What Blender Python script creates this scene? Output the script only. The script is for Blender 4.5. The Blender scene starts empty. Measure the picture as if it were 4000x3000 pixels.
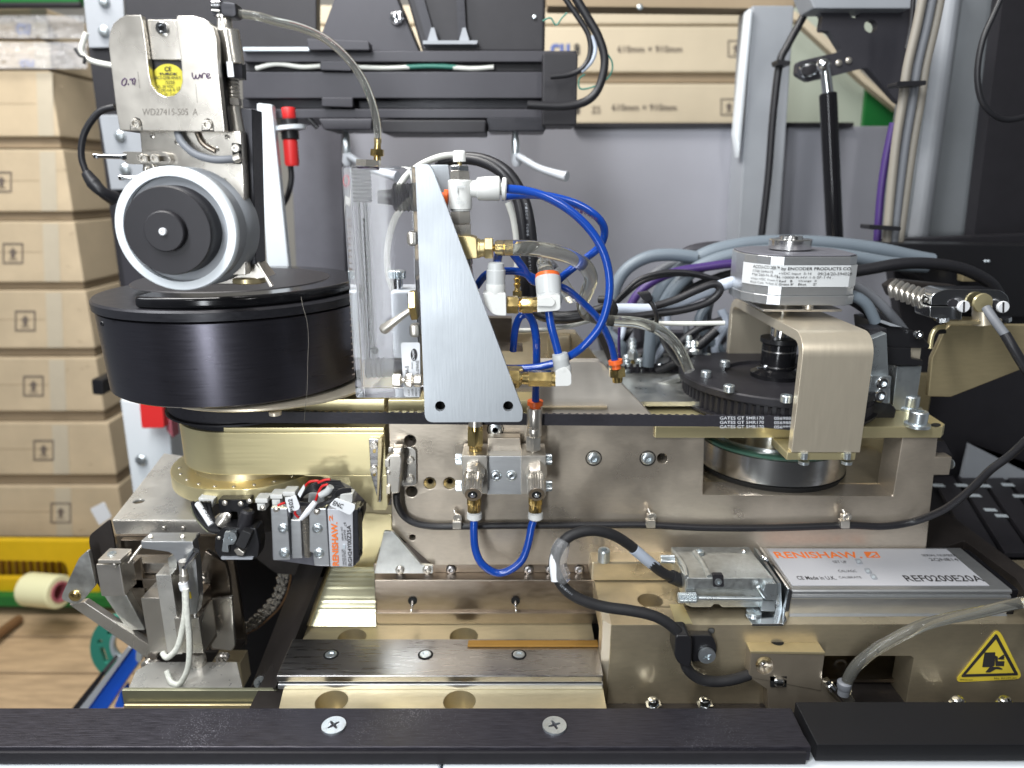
import bpy, bmesh, math, random
from mathutils import Vector, Matrix
random.seed(7)
sc = bpy.context.scene
# ---------------------------------------------------------------- camera
TH = math.radians(15.8); FP = 2775.0
cam_d = bpy.data.cameras.new("camera"); cam = bpy.data.objects.new("camera", cam_d)
sc.collection.objects.link(cam); sc.camera = cam
cam_d.sensor_fit = 'HORIZONTAL'; cam_d.sensor_width = 36.0; cam_d.lens = FP / 4000 * 36.0
cam.location = (0, 0, 0); cam.rotation_euler = (math.radians(90) - TH, 0, 0)
cam_d.clip_start = 0.05; cam_d.clip_end = 200
cam_d.dof.use_dof = True; cam_d.dof.focus_distance = 2.66; cam_d.dof.aperture_fstop = 1.0
# ---------------------------------------------------------------- world, lamps, exposure
w = bpy.data.worlds.new("World"); sc.world = w; w.use_nodes = True
bg = w.node_tree.nodes['Background']; bg.inputs[0].default_value = (0.86, 0.93, 1.0, 1); bg.inputs[1].default_value = 0.20
sc.view_settings.view_transform = 'Standard'; sc.view_settings.look = 'None'
sc.view_settings.exposure = 0.0; sc.view_settings.gamma = 1.0
sc.unit_settings.scale_length = 0.16

def area(name, loc, target, sx, sy, power, col=(1, 1, 1)):
    l = bpy.data.lights.new(name, 'AREA'); l.shape = 'RECTANGLE'; l.size = sx; l.size_y = sy
    l.energy = power; l.color = col
    o = bpy.data.objects.new(name, l); sc.collection.objects.link(o); o.location = loc
    d = Vector(target) - Vector(loc); o.rotation_euler = d.to_track_quat('-Z', 'Y').to_euler()
    return o
# room lighting: ceiling fixtures over the aisle in front of the machine and over the store behind it, plus an added tall lamp
area("ceiling_lamp_front", (-1.7, -0.4, 3.2), (0.0, 2.8, -1.0), 0.9, 3.0, 270, (0.96, 0.98, 1.0))
area("ceiling_lamp_side", (-3.6, 2.2, 2.6), (-0.6, 3.2, -0.8), 0.8, 2.6, 85, (0.95, 0.98, 1.0))
area("added_streak_lamp", (-1.7, -3.2, -0.3), (-0.4, 2.8, -0.9), 0.6, 4.4, 215, (0.93, 0.97, 1.0))  # unseen tall lamp, added for front light and upright streaks on the cylinders
area("ceiling_lamp_right", (1.7, -1.2, 2.4), (1.2, 2.8, -1.0), 0.35, 1.8, 62, (1.0, 0.99, 0.97))
area("ceiling_lamp_store", (-3.0, 3.4, 5.0), (-1.6, 7.2, -0.5), 4.0, 1.6, 620, (1.0, 0.97, 0.93))

sc.render.engine = 'CYCLES'; sc.cycles.use_denoising = True
sc.cycles.max_bounces = 10; sc.cycles.transparent_max_bounces = 12; sc.cycles.transmission_bounces = 8
sc.cycles.caustics_reflective = False; sc.cycles.caustics_refractive = False

# ---------------------------------------------------------------- geometry of the view -> places in the room
CT, ST = math.cos(TH), math.sin(TH)
def ray(px, py):
    u = (px - 2000) / FP; v = (py - 1500) / FP
    return Vector((u, CT - v * ST, -ST - v * CT))
def W(px, py, Y):
    d = ray(px, py); return d * (Y / d.y)
def WZ(px, py, Z):
    d = ray(px, py); return d * (Z / d.z)
def U(n, py, Y):
    v = (py - 1500) / FP; return n * Y / (CT - v * ST) / FP
def zat(py, Y): return W(2000, py, Y).z

# ---------------------------------------------------------------- materials
MATS = {}
def M(key, col=None, metal=0.0, rough=0.5, var=0.0, scale=8.0, brush=None, bump=0.0, spec=0.5, trans=0.0,
      ior=1.45, coat=0.0, alpha=1.0, specks=0.0, speck_col=(.7, .72, .75), emis=None, rvar=0.0, smudge=0.0):
    if col is None: return MATS[key]
    m = bpy.data.materials.new(key); m.use_nodes = True; MATS[key] = m
    nt = m.node_tree; N = nt.nodes; L = nt.links; b = N['Principled BSDF']
    b.inputs['Base Color'].default_value = (*col, 1); b.inputs['Metallic'].default_value = metal
    b.inputs['Roughness'].default_value = rough; b.inputs['IOR'].default_value = ior
    b.inputs['Specular IOR Level'].default_value = spec
    b.inputs['Transmission Weight'].default_value = trans; b.inputs['Coat Weight'].default_value = coat; b.inputs['Alpha'].default_value = alpha
    if emis: b.inputs['Emission Color'].default_value = (*emis[0], 1); b.inputs['Emission Strength'].default_value = emis[1]
    if var or bump or rvar or specks or smudge:
        tc = N.new('ShaderNodeTexCoord'); mp = N.new('ShaderNodeMapping'); L.new(tc.outputs['Object'], mp.inputs[0])
        s = brush if brush else (1, 1, 1)
        mp.inputs['Scale'].default_value = (s[0] * scale, s[1] * scale, s[2] * scale)
        nz = N.new('ShaderNodeTexNoise'); nz.inputs['Scale'].default_value = 1.0; nz.inputs['Detail'].default_value = 6
        nz.inputs['Roughness'].default_value = 0.6; L.new(mp.outputs[0], nz.inputs['Vector'])
        colout = None
        if var:
            mr = N.new('ShaderNodeMapRange'); mr.inputs[1].default_value = .3; mr.inputs[2].default_value = .7
            mr.inputs[3].default_value = 1 - var; mr.inputs[4].default_value = 1 + var; L.new(nz.outputs['Fac'], mr.inputs[0])
            mx = N.new('ShaderNodeMix'); mx.data_type = 'RGBA'; mx.blend_type = 'MULTIPLY'; mx.inputs[0].default_value = 1
            mx.inputs[6].default_value = (*col, 1); L.new(mr.outputs[0], mx.inputs[7]); colout = mx.outputs[2]
        if smudge:
            n2 = N.new('ShaderNodeTexNoise'); n2.inputs['Scale'].default_value = 3.1; n2.inputs['Detail'].default_value = 4
            L.new(tc.outputs['Object'], n2.inputs['Vector'])
            m2 = N.new('ShaderNodeMapRange'); m2.inputs[1].default_value = .35; m2.inputs[2].default_value = .68
            m2.inputs[3].default_value = -smudge; m2.inputs[4].default_value = smudge; L.new(n2.outputs['Fac'], m2.inputs[0])
            ad = N.new('ShaderNodeMath'); ad.operation = 'ADD'; ad.inputs[1].default_value = rough; L.new(m2.outputs[0], ad.inputs[0])
            L.new(ad.outputs[0], b.inputs['Roughness'])
        elif rvar:
            m2 = N.new('ShaderNodeMapRange'); m2.inputs[1].default_value = .3; m2.inputs[2].default_value = .7
            m2.inputs[3].default_value = max(.02, rough - rvar); m2.inputs[4].default_value = rough + rvar
            L.new(nz.outputs['Fac'], m2.inputs[0]); L.new(m2.outputs[0], b.inputs['Roughness'])
        if specks:
            vo = N.new('ShaderNodeTexVoronoi'); mp3 = N.new('ShaderNodeMapping'); mp3.inputs['Scale'].default_value = (26, 80, 80)
            L.new(tc.outputs['Object'], mp3.inputs[0]); L.new(mp3.outputs[0], vo.inputs['Vector'])
            n3 = N.new('ShaderNodeTexNoise'); n3.inputs['Scale'].default_value = 2.2; L.new(tc.outputs['Object'], n3.inputs['Vector'])
            th = N.new('ShaderNodeMapRange'); th.inputs[1].default_value = .45; th.inputs[2].default_value = .75
            th.inputs[3].default_value = 0; th.inputs[4].default_value = specks; L.new(n3.outputs['Fac'], th.inputs[0])
            lt = N.new('ShaderNodeMath'); lt.operation = 'LESS_THAN'; L.new(vo.outputs['Distance'], lt.inputs[0]); L.new(th.outputs[0], lt.inputs[1])
            mx2 = N.new('ShaderNodeMix'); mx2.data_type = 'RGBA'; L.new(lt.outputs[0], mx2.inputs[0])
            if colout: L.new(colout, mx2.inputs[6])
            else: mx2.inputs[6].default_value = (*col, 1)
            mx2.inputs[7].default_value = (*speck_col, 1); colout = mx2.outputs[2]
        if colout: L.new(colout, b.inputs['Base Color'])
        if bump:
            bp = N.new('ShaderNodeBump'); bp.inputs['Strength'].default_value = bump; bp.inputs['Distance'].default_value = 0.01
            L.new(nz.outputs['Fac'], bp.inputs['Height']); L.new(bp.outputs[0], b.inputs['Normal'])
    return m
M('taupe', (.62, .545, .45), .80, .37, .05, 30, (1, 1, 3), .03, smudge=.14, specks=.11, speck_col=(.85, .82, .75))
M('plate_pale', (.68, .63, .56), .5, .42, .04, 12, (1, 1, 3), .02, smudge=.1, specks=.10, speck_col=(.3, .28, .25))
M('taupe_side', (.62, .53, .37), .80, .36, .06, 20, (1, 1, 3), .03, smudge=.12, specks=.10, speck_col=(.25, .22, .18))
M('gold', (.90, .79, .46), .80, .31, .015, 8, (.4, .4, 20), .004, rvar=.03)
M('gold_pink', (.86, .77, .61), .74, .33, .015, 12, (9, 1, .7), .012, rvar=.03)
M('gold_dark', (.62, .52, .31), .75, .36, .06, 10, (1, 1, 8), .05)
M('base_gold', (.60, .52, .34), .72, .40, .05, 16, (1, 3, 1), .05, smudge=.10)
M('olive', (.30, .30, .21), .6, .42, .05, 16, (1, 3, 1), .04)
M('ribbed', (.86, .83, .58), .6, .30, .04, 6, (1, 14, 14), .05)
M('steel', (.44, .43, .43), 1, .30, .04, 14, (.5, 6, 6), .008, rvar=.07)
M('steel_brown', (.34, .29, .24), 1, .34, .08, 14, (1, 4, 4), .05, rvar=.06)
M('steel_plate', (.68, .67, .63), .7, .30, .06, 10, None, .03, rvar=.08)
M('nickel', (.70, .66, .595), .85, .32, .04, 20, None, .03, smudge=.10)
M('nickel_dark', (.62, .59, .54), .85, .28, .06, 10, None, .03, smudge=.08)
M('chrome', (.78, .80, .82), 1, .14, .03, 10)
M('zinc', (.68, .74, .77), .9, .30, .03, 30, None, .02, rvar=.04)
M('zinc_cast', (.52, .54, .53), .9, .42, .14, 40, None, .10, rvar=.1)
M('galv', (.70, .71, .68), .95, .36, .14, 14, None, .06, rvar=.1)
M('alu_brush', (.41, .44, .47), .5, .42, .045, 14, (12, 12, .6), .04, smudge=.10)
M('alu', (.70, .72, .74), .9, .34, .05, 12, (1, 4, 4), .04)
M('alu_turned', (.80, .80, .79), 1, .20, .05, 10, (1, 1, 12), .04)
M('lamp_white', (.62, .69, .74), .35, .35)
M('black_anod', (.030, .030, .036), .35, .36, .12, 10, (1.2, 10, 10), .05, rvar=.06)
M('black_beam', (.040, .038, .048), .5, .38, .35, 9, (1.5, 22, 22), .12, rvar=.10, specks=.25, speck_col=(.45, .45, .50))
M('black_drum', (.085, .082, .10), .9, .30, .07, 14, (.6, .6, 14), .015, rvar=.03, specks=.08, speck_col=(.3, .3, .3))
M('black_gloss', (.012, .012, .014), .2, .16, specks=.12, speck_col=(.6, .6, .6))
M('black_matte', (.022, .021, .025), .1, .48, .08, 14)
M('black_plastic', (.014, .014, .016), 0, .34)
M('black_rubber', (.018, .018, .020), 0, .55, .1, 30, None, .1)
M('belt', (.022, .021, .028), 0, .6, .12, 60, None, .15)
M('void', (.006, .006, .006), 0, .8)
M('dark_shell', (.035, .030, .028), .3, .42, .2, 8, None, .05)
M('grey_dark', (.15, .15, .175), .1, .45, .06, 10)
M('gantry', (.048, .047, .056), .2, .42, .06, 6)
M('grey_panel', (.37, .375, .42), 0, .42, .03, 3)
M('grey_paint', (.33, .35, .38), 0, .42, .04, 4)
M('grey_light', (.55, .58, .62), 0, .4, .03, 4)
M('white_paint', (.74, .79, .83), 0, .35, .02, 4)
M('white_plastic', (.70, .71, .69), 0, .38, .02, 20)
M('grey_plastic', (.52, .54, .54), 0, .36, .02, 20)
M('white_cable', (.72, .73, .68), 0, .45)
M('braid', (.70, .71, .64), 0, .6, .12, 60, None, .5)
M('brass', (.80, .60, .25), 1, .22, .06, 20, None, .03, rvar=.06)
M('brass_dull', (.64, .52, .27), .9, .36, .06, 24, None, .05)
M('blue_tube', (.006, .055, .34), 0, .22, .06, 12, coat=.3, spec=.6)
M('blue_paint', (.02, .14, .80), 0, .4)
M('orange', (.85, .15, .03), 0, .35)
M('red', (.70, .03, .03), 0, .4)
M('red_wire', (.62, .02, .02), 0, .35)
M('green_wire', (.05, .22, .17), 0, .4)
M('purple', (.06, .03, .15), 0, .4)
M('cable_grey', (.17, .205, .24), 0, .42)
M('cable_light', (.52, .58, .68), 0, .42)
M('cable_beige', (.26, .24, .205), 0, .45)
M('cable_black', (.016, .016, .019), 0, .40, .06, 40)
M('sleeve', (.17, .18, .20), 0, .45)
M('glass_green', (.10, .22, .16), 0, .10, trans=.3)
M('hose', (.94, .94, .86), 0, .07, trans=.93, ior=1.22, spec=.8)
M('acrylic', (.97, .98, 1.0), 0, .02, trans=1.0, ior=1.22)
M('acrylic_in', (.96, .97, 1.0), 0, .30, spec=.9, alpha=.50)
M('bronze_dark', (.42, .36, .28), .75, .38, .06, 12)
M('label_grey', (.60, .62, .63), 0, .4)
M('hose_bore', (.72, .72, .64), 0, .15, spec=.9, alpha=.22)
M('film', (.92, .93, .95), 0, .10, trans=.85, ior=1.1)
M('carton', (.57, .465, .32), 0, .70, .10, 2.2, None, .25)
M('carton_light', (.66, .57, .42), 0, .65, .04, 3, None, .03)
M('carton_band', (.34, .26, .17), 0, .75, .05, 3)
M('tape', (.56, .50, .39), 0, .30, .05, 4)
M('wrap', (.85, .87, .92), 0, .12, .2, 10, (1, 1, 5), 1.0, spec=1.0, alpha=.36)
M('bore_glass', (.86, .90, .96), 0, .05, spec=1.0, alpha=.13)
M('column_grey_shaded', (.20, .215, .23), 0, .40, .04, 4)  # grey paint darkened, shade at the right side put into the colour
M('side_black', (.010, .010, .012), .1, .5)
M('ink', (.03, .028, .03), 0, .6)
M('ink_soft', (.16, .13, .11), 0, .7)
M('ink_blue', (.10, .16, .45), 0, .6)
M('ink_marker', (.07, .03, .10), .2, .45)
M('ink_engraved', (.20, .18, .16), .3, .6)
M('ink_white', (.70, .72, .76), 0, .5)
M('ink_orange', (.88, .20, .03), 0, .45)
M('label_white', (.78, .80, .83), 0, .4)
M('label_silver', (.60, .61, .65), .3, .42)
M('label_yellow', (.80, .62, .06), 0, .4)
M('sensor_yellow', (.62, .55, .05), 0, .35)
M('wood', (.46, .33, .20), 0, .6, .22, 3, (1, 7, 7), .15)
M('wood_dark', (.17, .09, .04), 0, .6, .1, 6)
M('yellow', (.70, .46, .01), 0, .4, .05, 6)
M('green', (.01, .15, .03), 0, .5)
M('green_teal', (.05, .30, .22), 0, .35)
M('wall_pale', (.50, .55, .46), 0, .6)
M('roll_tape', (.82, .80, .50), 0, .5)
M('roll_core', (.42, .12, .15), 0, .6)
M('floor', (.22, .21, .20), 0, .5, .1, 2)
M('room', (.42, .41, .38), 0, .8)
M('room_dark', (.16, .165, .18), 0, .7)
M('ceiling_white', (.6, .6, .58), 0, .9)
M('amber', (.36, .19, .04), .2, .45, .08, 10)

# ---------------------------------------------------------------- mesh builder
class MB:
    def __init__(s): s.v = []; s.f = []; s.loops = []
    def add(s, vs, fs):
        n = len(s.v); s.v += [Vector(p) for p in vs]; s.f += [tuple(n + i for i in f) for f in fs]; return s
    def box(s, x0, x1, y0, y1, z0, z1):
        vs = [(x, y, z) for z in (z0, z1) for y in (y0, y1) for x in (x0, x1)]
        return s.add(vs, [(0, 2, 3, 1), (4, 5, 7, 6), (0, 1, 5, 4), (2, 6, 7, 3), (0, 4, 6, 2), (1, 3, 7, 5)])
    def pbox(s, x0, y0, x1, y1, Y, d):
        ym = (y0 + y1) / 2; a = W(x0, ym, Y); b = W(x1, ym, Y)
        return s.box(a.x, b.x, Y, Y + d, zat(y1, Y), zat(y0, Y))
    def gprism(s, loops, off): s.loops.append((loops, Vector(off))); return s
    def prism(s, loops, Y, d):
        if not isinstance(loops[0][0], (list, tuple)): loops = [loops]
        return s.gprism([[W(p[0], p[1], Y) for p in lp] for lp in loops], (0, d, 0))
    def hprism(s, loops, Z, dz):
        if not isinstance(loops[0][0], (list, tuple)): loops = [loops]
        return s.gprism([[WZ(p[0], p[1], Z) for p in lp] for lp in loops], (0, 0, dz))
    def plan(s, loops, z0, z1):
        if not isinstance(loops[0][0], (list, tuple)): loops = [loops]
        return s.gprism([[Vector((p[0], p[1], z0)) for p in lp] for lp in loops], (0, 0, z1 - z0))
    def lathe(s, p0, d, prof, n=32, rot=0.0, caps=True):
        p0 = Vector(p0); d = Vector(d).normalized(); q = d.to_track_quat('Z', 'Y'); X = q @ Vector((1, 0, 0)); Yv = q @ Vector((0, 1, 0))
        if any(len(e) > 2 and e[2] == 'k' for e in prof): n = 44
        elif any(len(e) > 2 and e[2] == 'h' for e in prof): n = 24
        vs = []; fs = []
        for e in prof:
            for i in range(n):
                a = 2 * math.pi * i / n; r = e[1]
                if len(e) > 2:
                    if e[2] == 'h': m = (a % (math.pi / 3)) - math.pi / 6; r = r * math.cos(math.pi / 6) / math.cos(m)
                    elif e[2] == 'k': r = r * (1.0 if i % 2 else .87)
                a += rot
                vs.append(p0 + d * e[0] + X * (r * math.cos(a)) + Yv * (r * math.sin(a)))
        for k in range(len(prof) - 1):
            for i in range(n):
                j = (i + 1) % n; fs.append((k * n + i, k * n + j, (k + 1) * n + j, (k + 1) * n + i))
        K = (len(prof) - 1) * n
        if caps and abs(prof[0][0] - prof[-1][0]) < 1e-6 and prof[0][1] > 1e-6 and prof[-1][1] > 1e-6:
            for i in range(n): j = (i + 1) % n; fs.append((K + i, K + j, j, i))
        elif caps:
            if prof[0][1] > 1e-6: fs.append(tuple(reversed(range(n))))
            if prof[-1][1] > 1e-6: fs.append(tuple(K + i for i in range(n)))
        return s.add(vs, fs)
    def cyl(s, p0, p1, r, r1=None, n=32, mode=None, c=0.0):
        p0 = Vector(p0); p1 = Vector(p1); L = (p1 - p0).length; r1 = r if r1 is None else r1
        md = (mode,) if mode else ()
        if c: pr = [(0, r - c, *md), (c, r, *md), (L - c, r1, *md), (L, r1 - c, *md)]
        else: pr = [(0, r, *md), (L, r1, *md)]
        return s.lathe(p0, p1 - p0, pr, n)
    def tube(s, pts, r, n=12, sub=8, closed=False, rs=None, inner=None):
        P = [Vector(p) for p in pts]; out = []; ro = []
        m = len(P)
        for i in range(m - 1):
            a = P[max(i - 1, 0)]; b = P[i]; c = P[i + 1]; e = P[min(i + 2, m - 1)]
            for k in range(sub):
                t = k / sub
                out.append(.5 * ((2 * b) + (c - a) * t + (2 * a - 5 * b + 4 * c - e) * t * t + (3 * b - a - 3 * c + e) * t ** 3))
                ro.append((rs[i] * (1 - t) + rs[i + 1] * t) if rs else r)
        out.append(P[-1]); ro.append(rs[-1] if rs else r)
        vs = []; fs = []; T = (out[1] - out[0]).normalized(); X = T.orthogonal().normalized()
        for i, p in enumerate(out):
            T = (out[min(i + 1, len(out) - 1)] - out[max(i - 1, 0)]).normalized()
            X = (X - T * X.dot(T)).normalized(); Yv = T.cross(X)
            for k in range(n):
                a = 2 * math.pi * k / n; vs.append(p + (X * math.cos(a) + Yv * math.sin(a)) * ro[i])
        for i in range(len(out) - 1):
            for k in range(n):
                j = (k + 1) % n; fs.append((i * n + k, i * n + j, (i + 1) * n + j, (i + 1) * n + k))
        fs.append(tuple(reversed(range(n)))); fs.append(tuple((len(out) - 1) * n + k for k in range(n)))
        return s.add(vs, fs)
    def ptube(s, pts, rpx, Y=None, **k):
        P = [W(p[0], p[1], p[2] if len(p) > 2 else Y) for p in pts]
        return s.tube(P, U(rpx, pts[0][1], pts[0][2] if len(pts[0]) > 2 else Y), **k)
    def rod(s, a, b, prof, Y, Y2=None, n=28):
        """solid of revolution from pixel a to pixel b; prof = (t, r_px[, mode])"""
        A = W(a[0], a[1], Y); B = W(b[0], b[1], Y2 if Y2 else Y); L = (B - A).length; k = U(1, a[1], Y)
        return s.lathe(A, B - A, [(e[0] * L, e[1] * k, *e[2:]) for e in prof], n)
    def sphere(s, c, r, n=16):
        c = Vector(c); vs = [c + Vector((0, 0, r))]; fs = []; m = n // 2
        for i in range(1, m):
            t = math.pi * i / m
            for k in range(n):
                a = 2 * math.pi * k / n; vs.append(c + Vector((r * math.sin(t) * math.cos(a), r * math.sin(t) * math.sin(a), r * math.cos(t))))
        vs.append(c - Vector((0, 0, r)))
        for k in range(n): fs.append((0, 1 + k, 1 + (k + 1) % n))
        for i in range(m - 2):
            for k in range(n):
                j = (k + 1) % n; a = 1 + i * n; fs.append((a + k, a + n + k, a + n + j, a + j))
        a = 1 + (m - 2) * n
        for k in range(n): fs.append((a + k, len(vs) - 1, a + (k + 1) % n))
        return s.add(vs, fs)
    def quad(s, a, b, c, d): return s.add([a, b, c, d], [(0, 1, 2, 3)])

def mesh_of(name, mb, mat, org, bev=0.0, seg=2, ang=32):
    bm = bmesh.new(); vs = [bm.verts.new(p - org) for p in mb.v]
    for f in mb.f:
        try: bm.faces.new([vs[i] for i in f])
        except ValueError: pass
    for loops, off in mb.loops:
        rings = []
        for k in (0, 1):
            edges = []; rr = []
            for lp in loops:
                vv = [bm.verts.new(p - org + off * k) for p in lp]; rr.append(vv)
                for i in range(len(vv)): edges.append(bm.edges.new((vv[i], vv[(i + 1) % len(vv)])))
            rings.append(rr)
            r = bmesh.ops.triangle_fill(bm, edges=edges, use_beauty=True, use_dissolve=False)
            fs = [g for g in r['geom'] if isinstance(g, bmesh.types.BMFace)]
            inner = [e for e in {e for f in fs for e in f.edges} if e not in edges]
            if len(loops) == 1 and inner: bmesh.ops.dissolve_edges(bm, edges=inner)
        for a, b in zip(rings[0], rings[1]):
            n = len(a)
            for i in range(n):
                j = (i + 1) % n; bm.faces.new((a[i], a[j], b[j], b[i]))
    bmesh.ops.recalc_face_normals(bm, faces=bm.faces[:])
    if bev:
        es = [e for e in bm.edges if len(e.link_faces) == 2 and e.calc_face_angle(0) > math.radians(38)]
        bmesh.ops.bevel(bm, geom=es, offset=bev, segments=seg, affect='EDGES', clamp_overlap=True, profile=.5)
    for f in bm.faces: f.smooth = True
    for e in bm.edges:
        if len(e.link_faces) == 2 and e.calc_face_angle(0) > math.radians(ang): e.smooth = False
    me = bpy.data.meshes.new(name); bm.to_mesh(me); bm.free(); me.materials.append(mat); return me

ORG = {}
def props(o, label=None, cat=None, group=None, kind=None):
    if label: o['label'] = label
    if cat: o['category'] = cat
    if group: o['group'] = group
    if kind: o['kind'] = kind
def thing(name, label, cat, at, group=None):
    o = bpy.data.objects.new(name, None); o.empty_display_size = .05; sc.collection.objects.link(o)
    o.location = at; ORG[o.name] = Vector(at); props(o, label, cat, group); return o
def add(name, mb, mat, parent=None, label=None, cat=None, group=None, kind=None, bev=0.0, seg=2, ang=32):
    if parent is not None: org = ORG[parent.name]
    else:
        pts = mb.v + [q for lp, of in mb.loops for l in lp for p in l for q in (p, p + of)]
        xs = [p.x for p in pts]; ys = [p.y for p in pts]; zs = [p.z for p in pts]
        org = Vector(((min(xs) + max(xs)) / 2, (min(ys) + max(ys)) / 2, min(zs)))
    me = mesh_of(name, mb, MATS[mat] if isinstance(mat, str) else mat, org, bev, seg, ang)
    o = bpy.data.objects.new(name, me); sc.collection.objects.link(o)
    if bev:
        wn = o.modifiers.new('weighted_normals', 'WEIGHTED_NORMAL'); wn.keep_sharp = True; wn.weight = 80
    if parent is not None: o.parent = parent
    else: o.location = org
    ORG[o.name] = org; props(o, label, cat, group, kind); return o
SCREW = {}
def screw(p, d, r, mat='zinc', parent=None, kind='socket', name='screw', spin=0.0, h=None):
    key = (kind, mat)
    if key not in SCREW:
        mb = MB()
        if kind == 'socket': mb.lathe((0, 0, 0), (0, 0, 1), [(0, 1), (.5, 1), (.62, .90), (.62, .58, 'h'), (-.3, .54, 'h'), (-.3, 0)])
        elif kind == 'button': mb.lathe((0, 0, 0), (0, 0, 1), [(0, 1), (.18, .97), (.38, .8), (.46, .55), (.46, .48, 'h'), (-.2, .44, 'h'), (-.2, 0)])
        elif kind == 'cap': mb.lathe((0, 0, 0), (0, 0, 1), [(0, .95), (.05, 1), (1.0, 1), (1.12, .9), (1.12, .56, 'h'), (.6, .54, 'h'), (.6, 0)])
        elif kind == 'knurl': mb.lathe((0, 0, 0), (0, 0, 1), [(0, 1, 'k'), (1.0, 1, 'k'), (1.1, .9), (1.1, .5), (.6, .5), (.6, 0)])
        elif kind == 'dome': mb.lathe((0, 0, 0), (0, 0, 1), [(0, 1), (.2, .95), (.42, .7), (.5, .3), (.52, 0)], 20)
        elif kind in ('phillips', 'pan'):
            c = [(math.cos(2 * math.pi * i / 28), math.sin(2 * math.pi * i / 28)) for i in range(28)]
            a, b = .13, .55
            x = [(b * .9, -a * .7), (b, 0), (b * .9, a * .7), (a, a), (a * .7, b * .9), (0, b), (-a * .7, b * .9), (-a, a), (-b * .9, a * .7), (-b, 0), (-b * .9, -a * .7), (-a, -a), (-a * .7, -b * .9), (0, -b), (a * .7, -b * .9), (a, -a)]
            hh = .10 if kind == 'phillips' else .34
            mb.plan([c, x], hh - .30, hh); mb.lathe((0, 0, -.4), (0, 0, 1), [(0, .9), (.4 + hh - .30, .97)], 28)
        SCREW[key] = mesh_of(name, mb, MATS[mat], Vector((0, 0, 0)), 0, ang=28)
    o = bpy.data.objects.new(name, SCREW[key]); sc.collection.objects.link(o)
    o.parent = parent; org = ORG[parent.name] if parent is not None else Vector((0, 0, 0))
    q = Vector(d).to_track_quat('Z', 'Y').to_matrix().to_4x4()
    o.matrix_local = Matrix.Translation(Vector(p) - org) @ q @ Matrix.Rotation(spin, 4, 'Z') @ Matrix.Diagonal((r, r, h or r, 1))
    return o
FRONT = Vector((0, -1, 0)); UP = Vector((0, 0, 1))
def fscrew(px, py, Y, r, parent, mat='zinc', kind='socket', spin=0.3, h=None):
    return screw(W(px, py, Y), FRONT, U(r, py, Y), mat, parent, kind, spin=spin, h=h)
def tq(s, BL, BR, TL, mat, parent, bold=0.0, name='lettering', kind=None):
    """flat print fitted into the parallelogram BL, BR, TL"""
    cu = bpy.data.curves.new('t', 'FONT'); cu.body = s; cu.size = 1; cu.offset = bold; cu.resolution_u = 3
    to = bpy.data.objects.new('t', cu); sc.collection.objects.link(to)
    bpy.context.view_layer.update()
    me = bpy.data.meshes.new_from_object(to); bpy.data.objects.remove(to)
    if not me.vertices: return None
    xs = [v.co.x for v in me.vertices]; ys = [v.co.y for v in me.vertices]
    x0, x1, y0, y1 = min(xs), max(xs), min(ys), max(ys); org = ORG[parent.name]
    xv = (BR - BL) / (x1 - x0); yv = (TL - BL) / (y1 - y0)
    for v in me.vertices: v.co = BL + xv * (v.co.x - x0) + yv * (v.co.y - y0) - org
    me.name = name; me.materials.clear(); me.materials.append(MATS[mat])
    o = bpy.data.objects.new(name, me); sc.collection.objects.link(o); o.parent = parent; ORG[o.name] = org
    return o
def ftext(s, x0, y1, x1, y0, Y, mat, parent, bold=0.0, eps=.003):
    """print on a front-facing plane: pixel box left x0, bottom y1, right x1, top y0"""
    return tq(s, W(x0, y1, Y - eps), W(x1, y1, Y - eps), W(x0, y0, Y - eps), mat, parent, bold)
def rp(pts, r=10, n=5):
    """round the corners of a pixel polygon; a third value on a point overrides r"""
    out = []; m = len(pts)
    for i in range(m):
        a = Vector(pts[i - 1][:2]); b = Vector(pts[i][:2]); c = Vector(pts[(i + 1) % m][:2]); rr = pts[i][2] if len(pts[i]) > 2 else r
        if rr <= 0: out.append((b.x, b.y)); continue
        u = (a - b); v = (c - b); lu, lv = u.length, v.length; t = min(rr, lu * .48, lv * .48); u.normalize(); v.normalize()
        p = b + u * t; q = b + v * t
        for k in range(n + 1):
            s = k / n; z = p * (1 - s) ** 2 + b * (2 * s * (1 - s)) + q * s * s; out.append((z.x, z.y))
    return out
def circ(cx, cy, r, n=24, ry=None): return [(cx + r * math.cos(2 * math.pi * i / n), cy + (ry or r) * math.sin(2 * math.pi * i / n)) for i in range(n)]
def rect(x0, y0, x1, y1): return [(x0, y0), (x1, y0), (x1, y1), (x0, y1)]
# ================================================================ SETTING
add('floor', MB().box(-14, 14, -7, 14, -8.1, -8), 'floor', kind='structure')
add('room_wall', MB().box(-14, 14, 13, 13.2, -8, 9), 'room', kind='structure')

add('room_wall', MB().box(-14, 14, -7.2, -7, -8, 9), 'room_dark', kind='structure')
add('ceiling', MB().box(-14, 14, -7, 13, 6.6, 6.8), 'ceiling_white', kind='structure')

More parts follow.
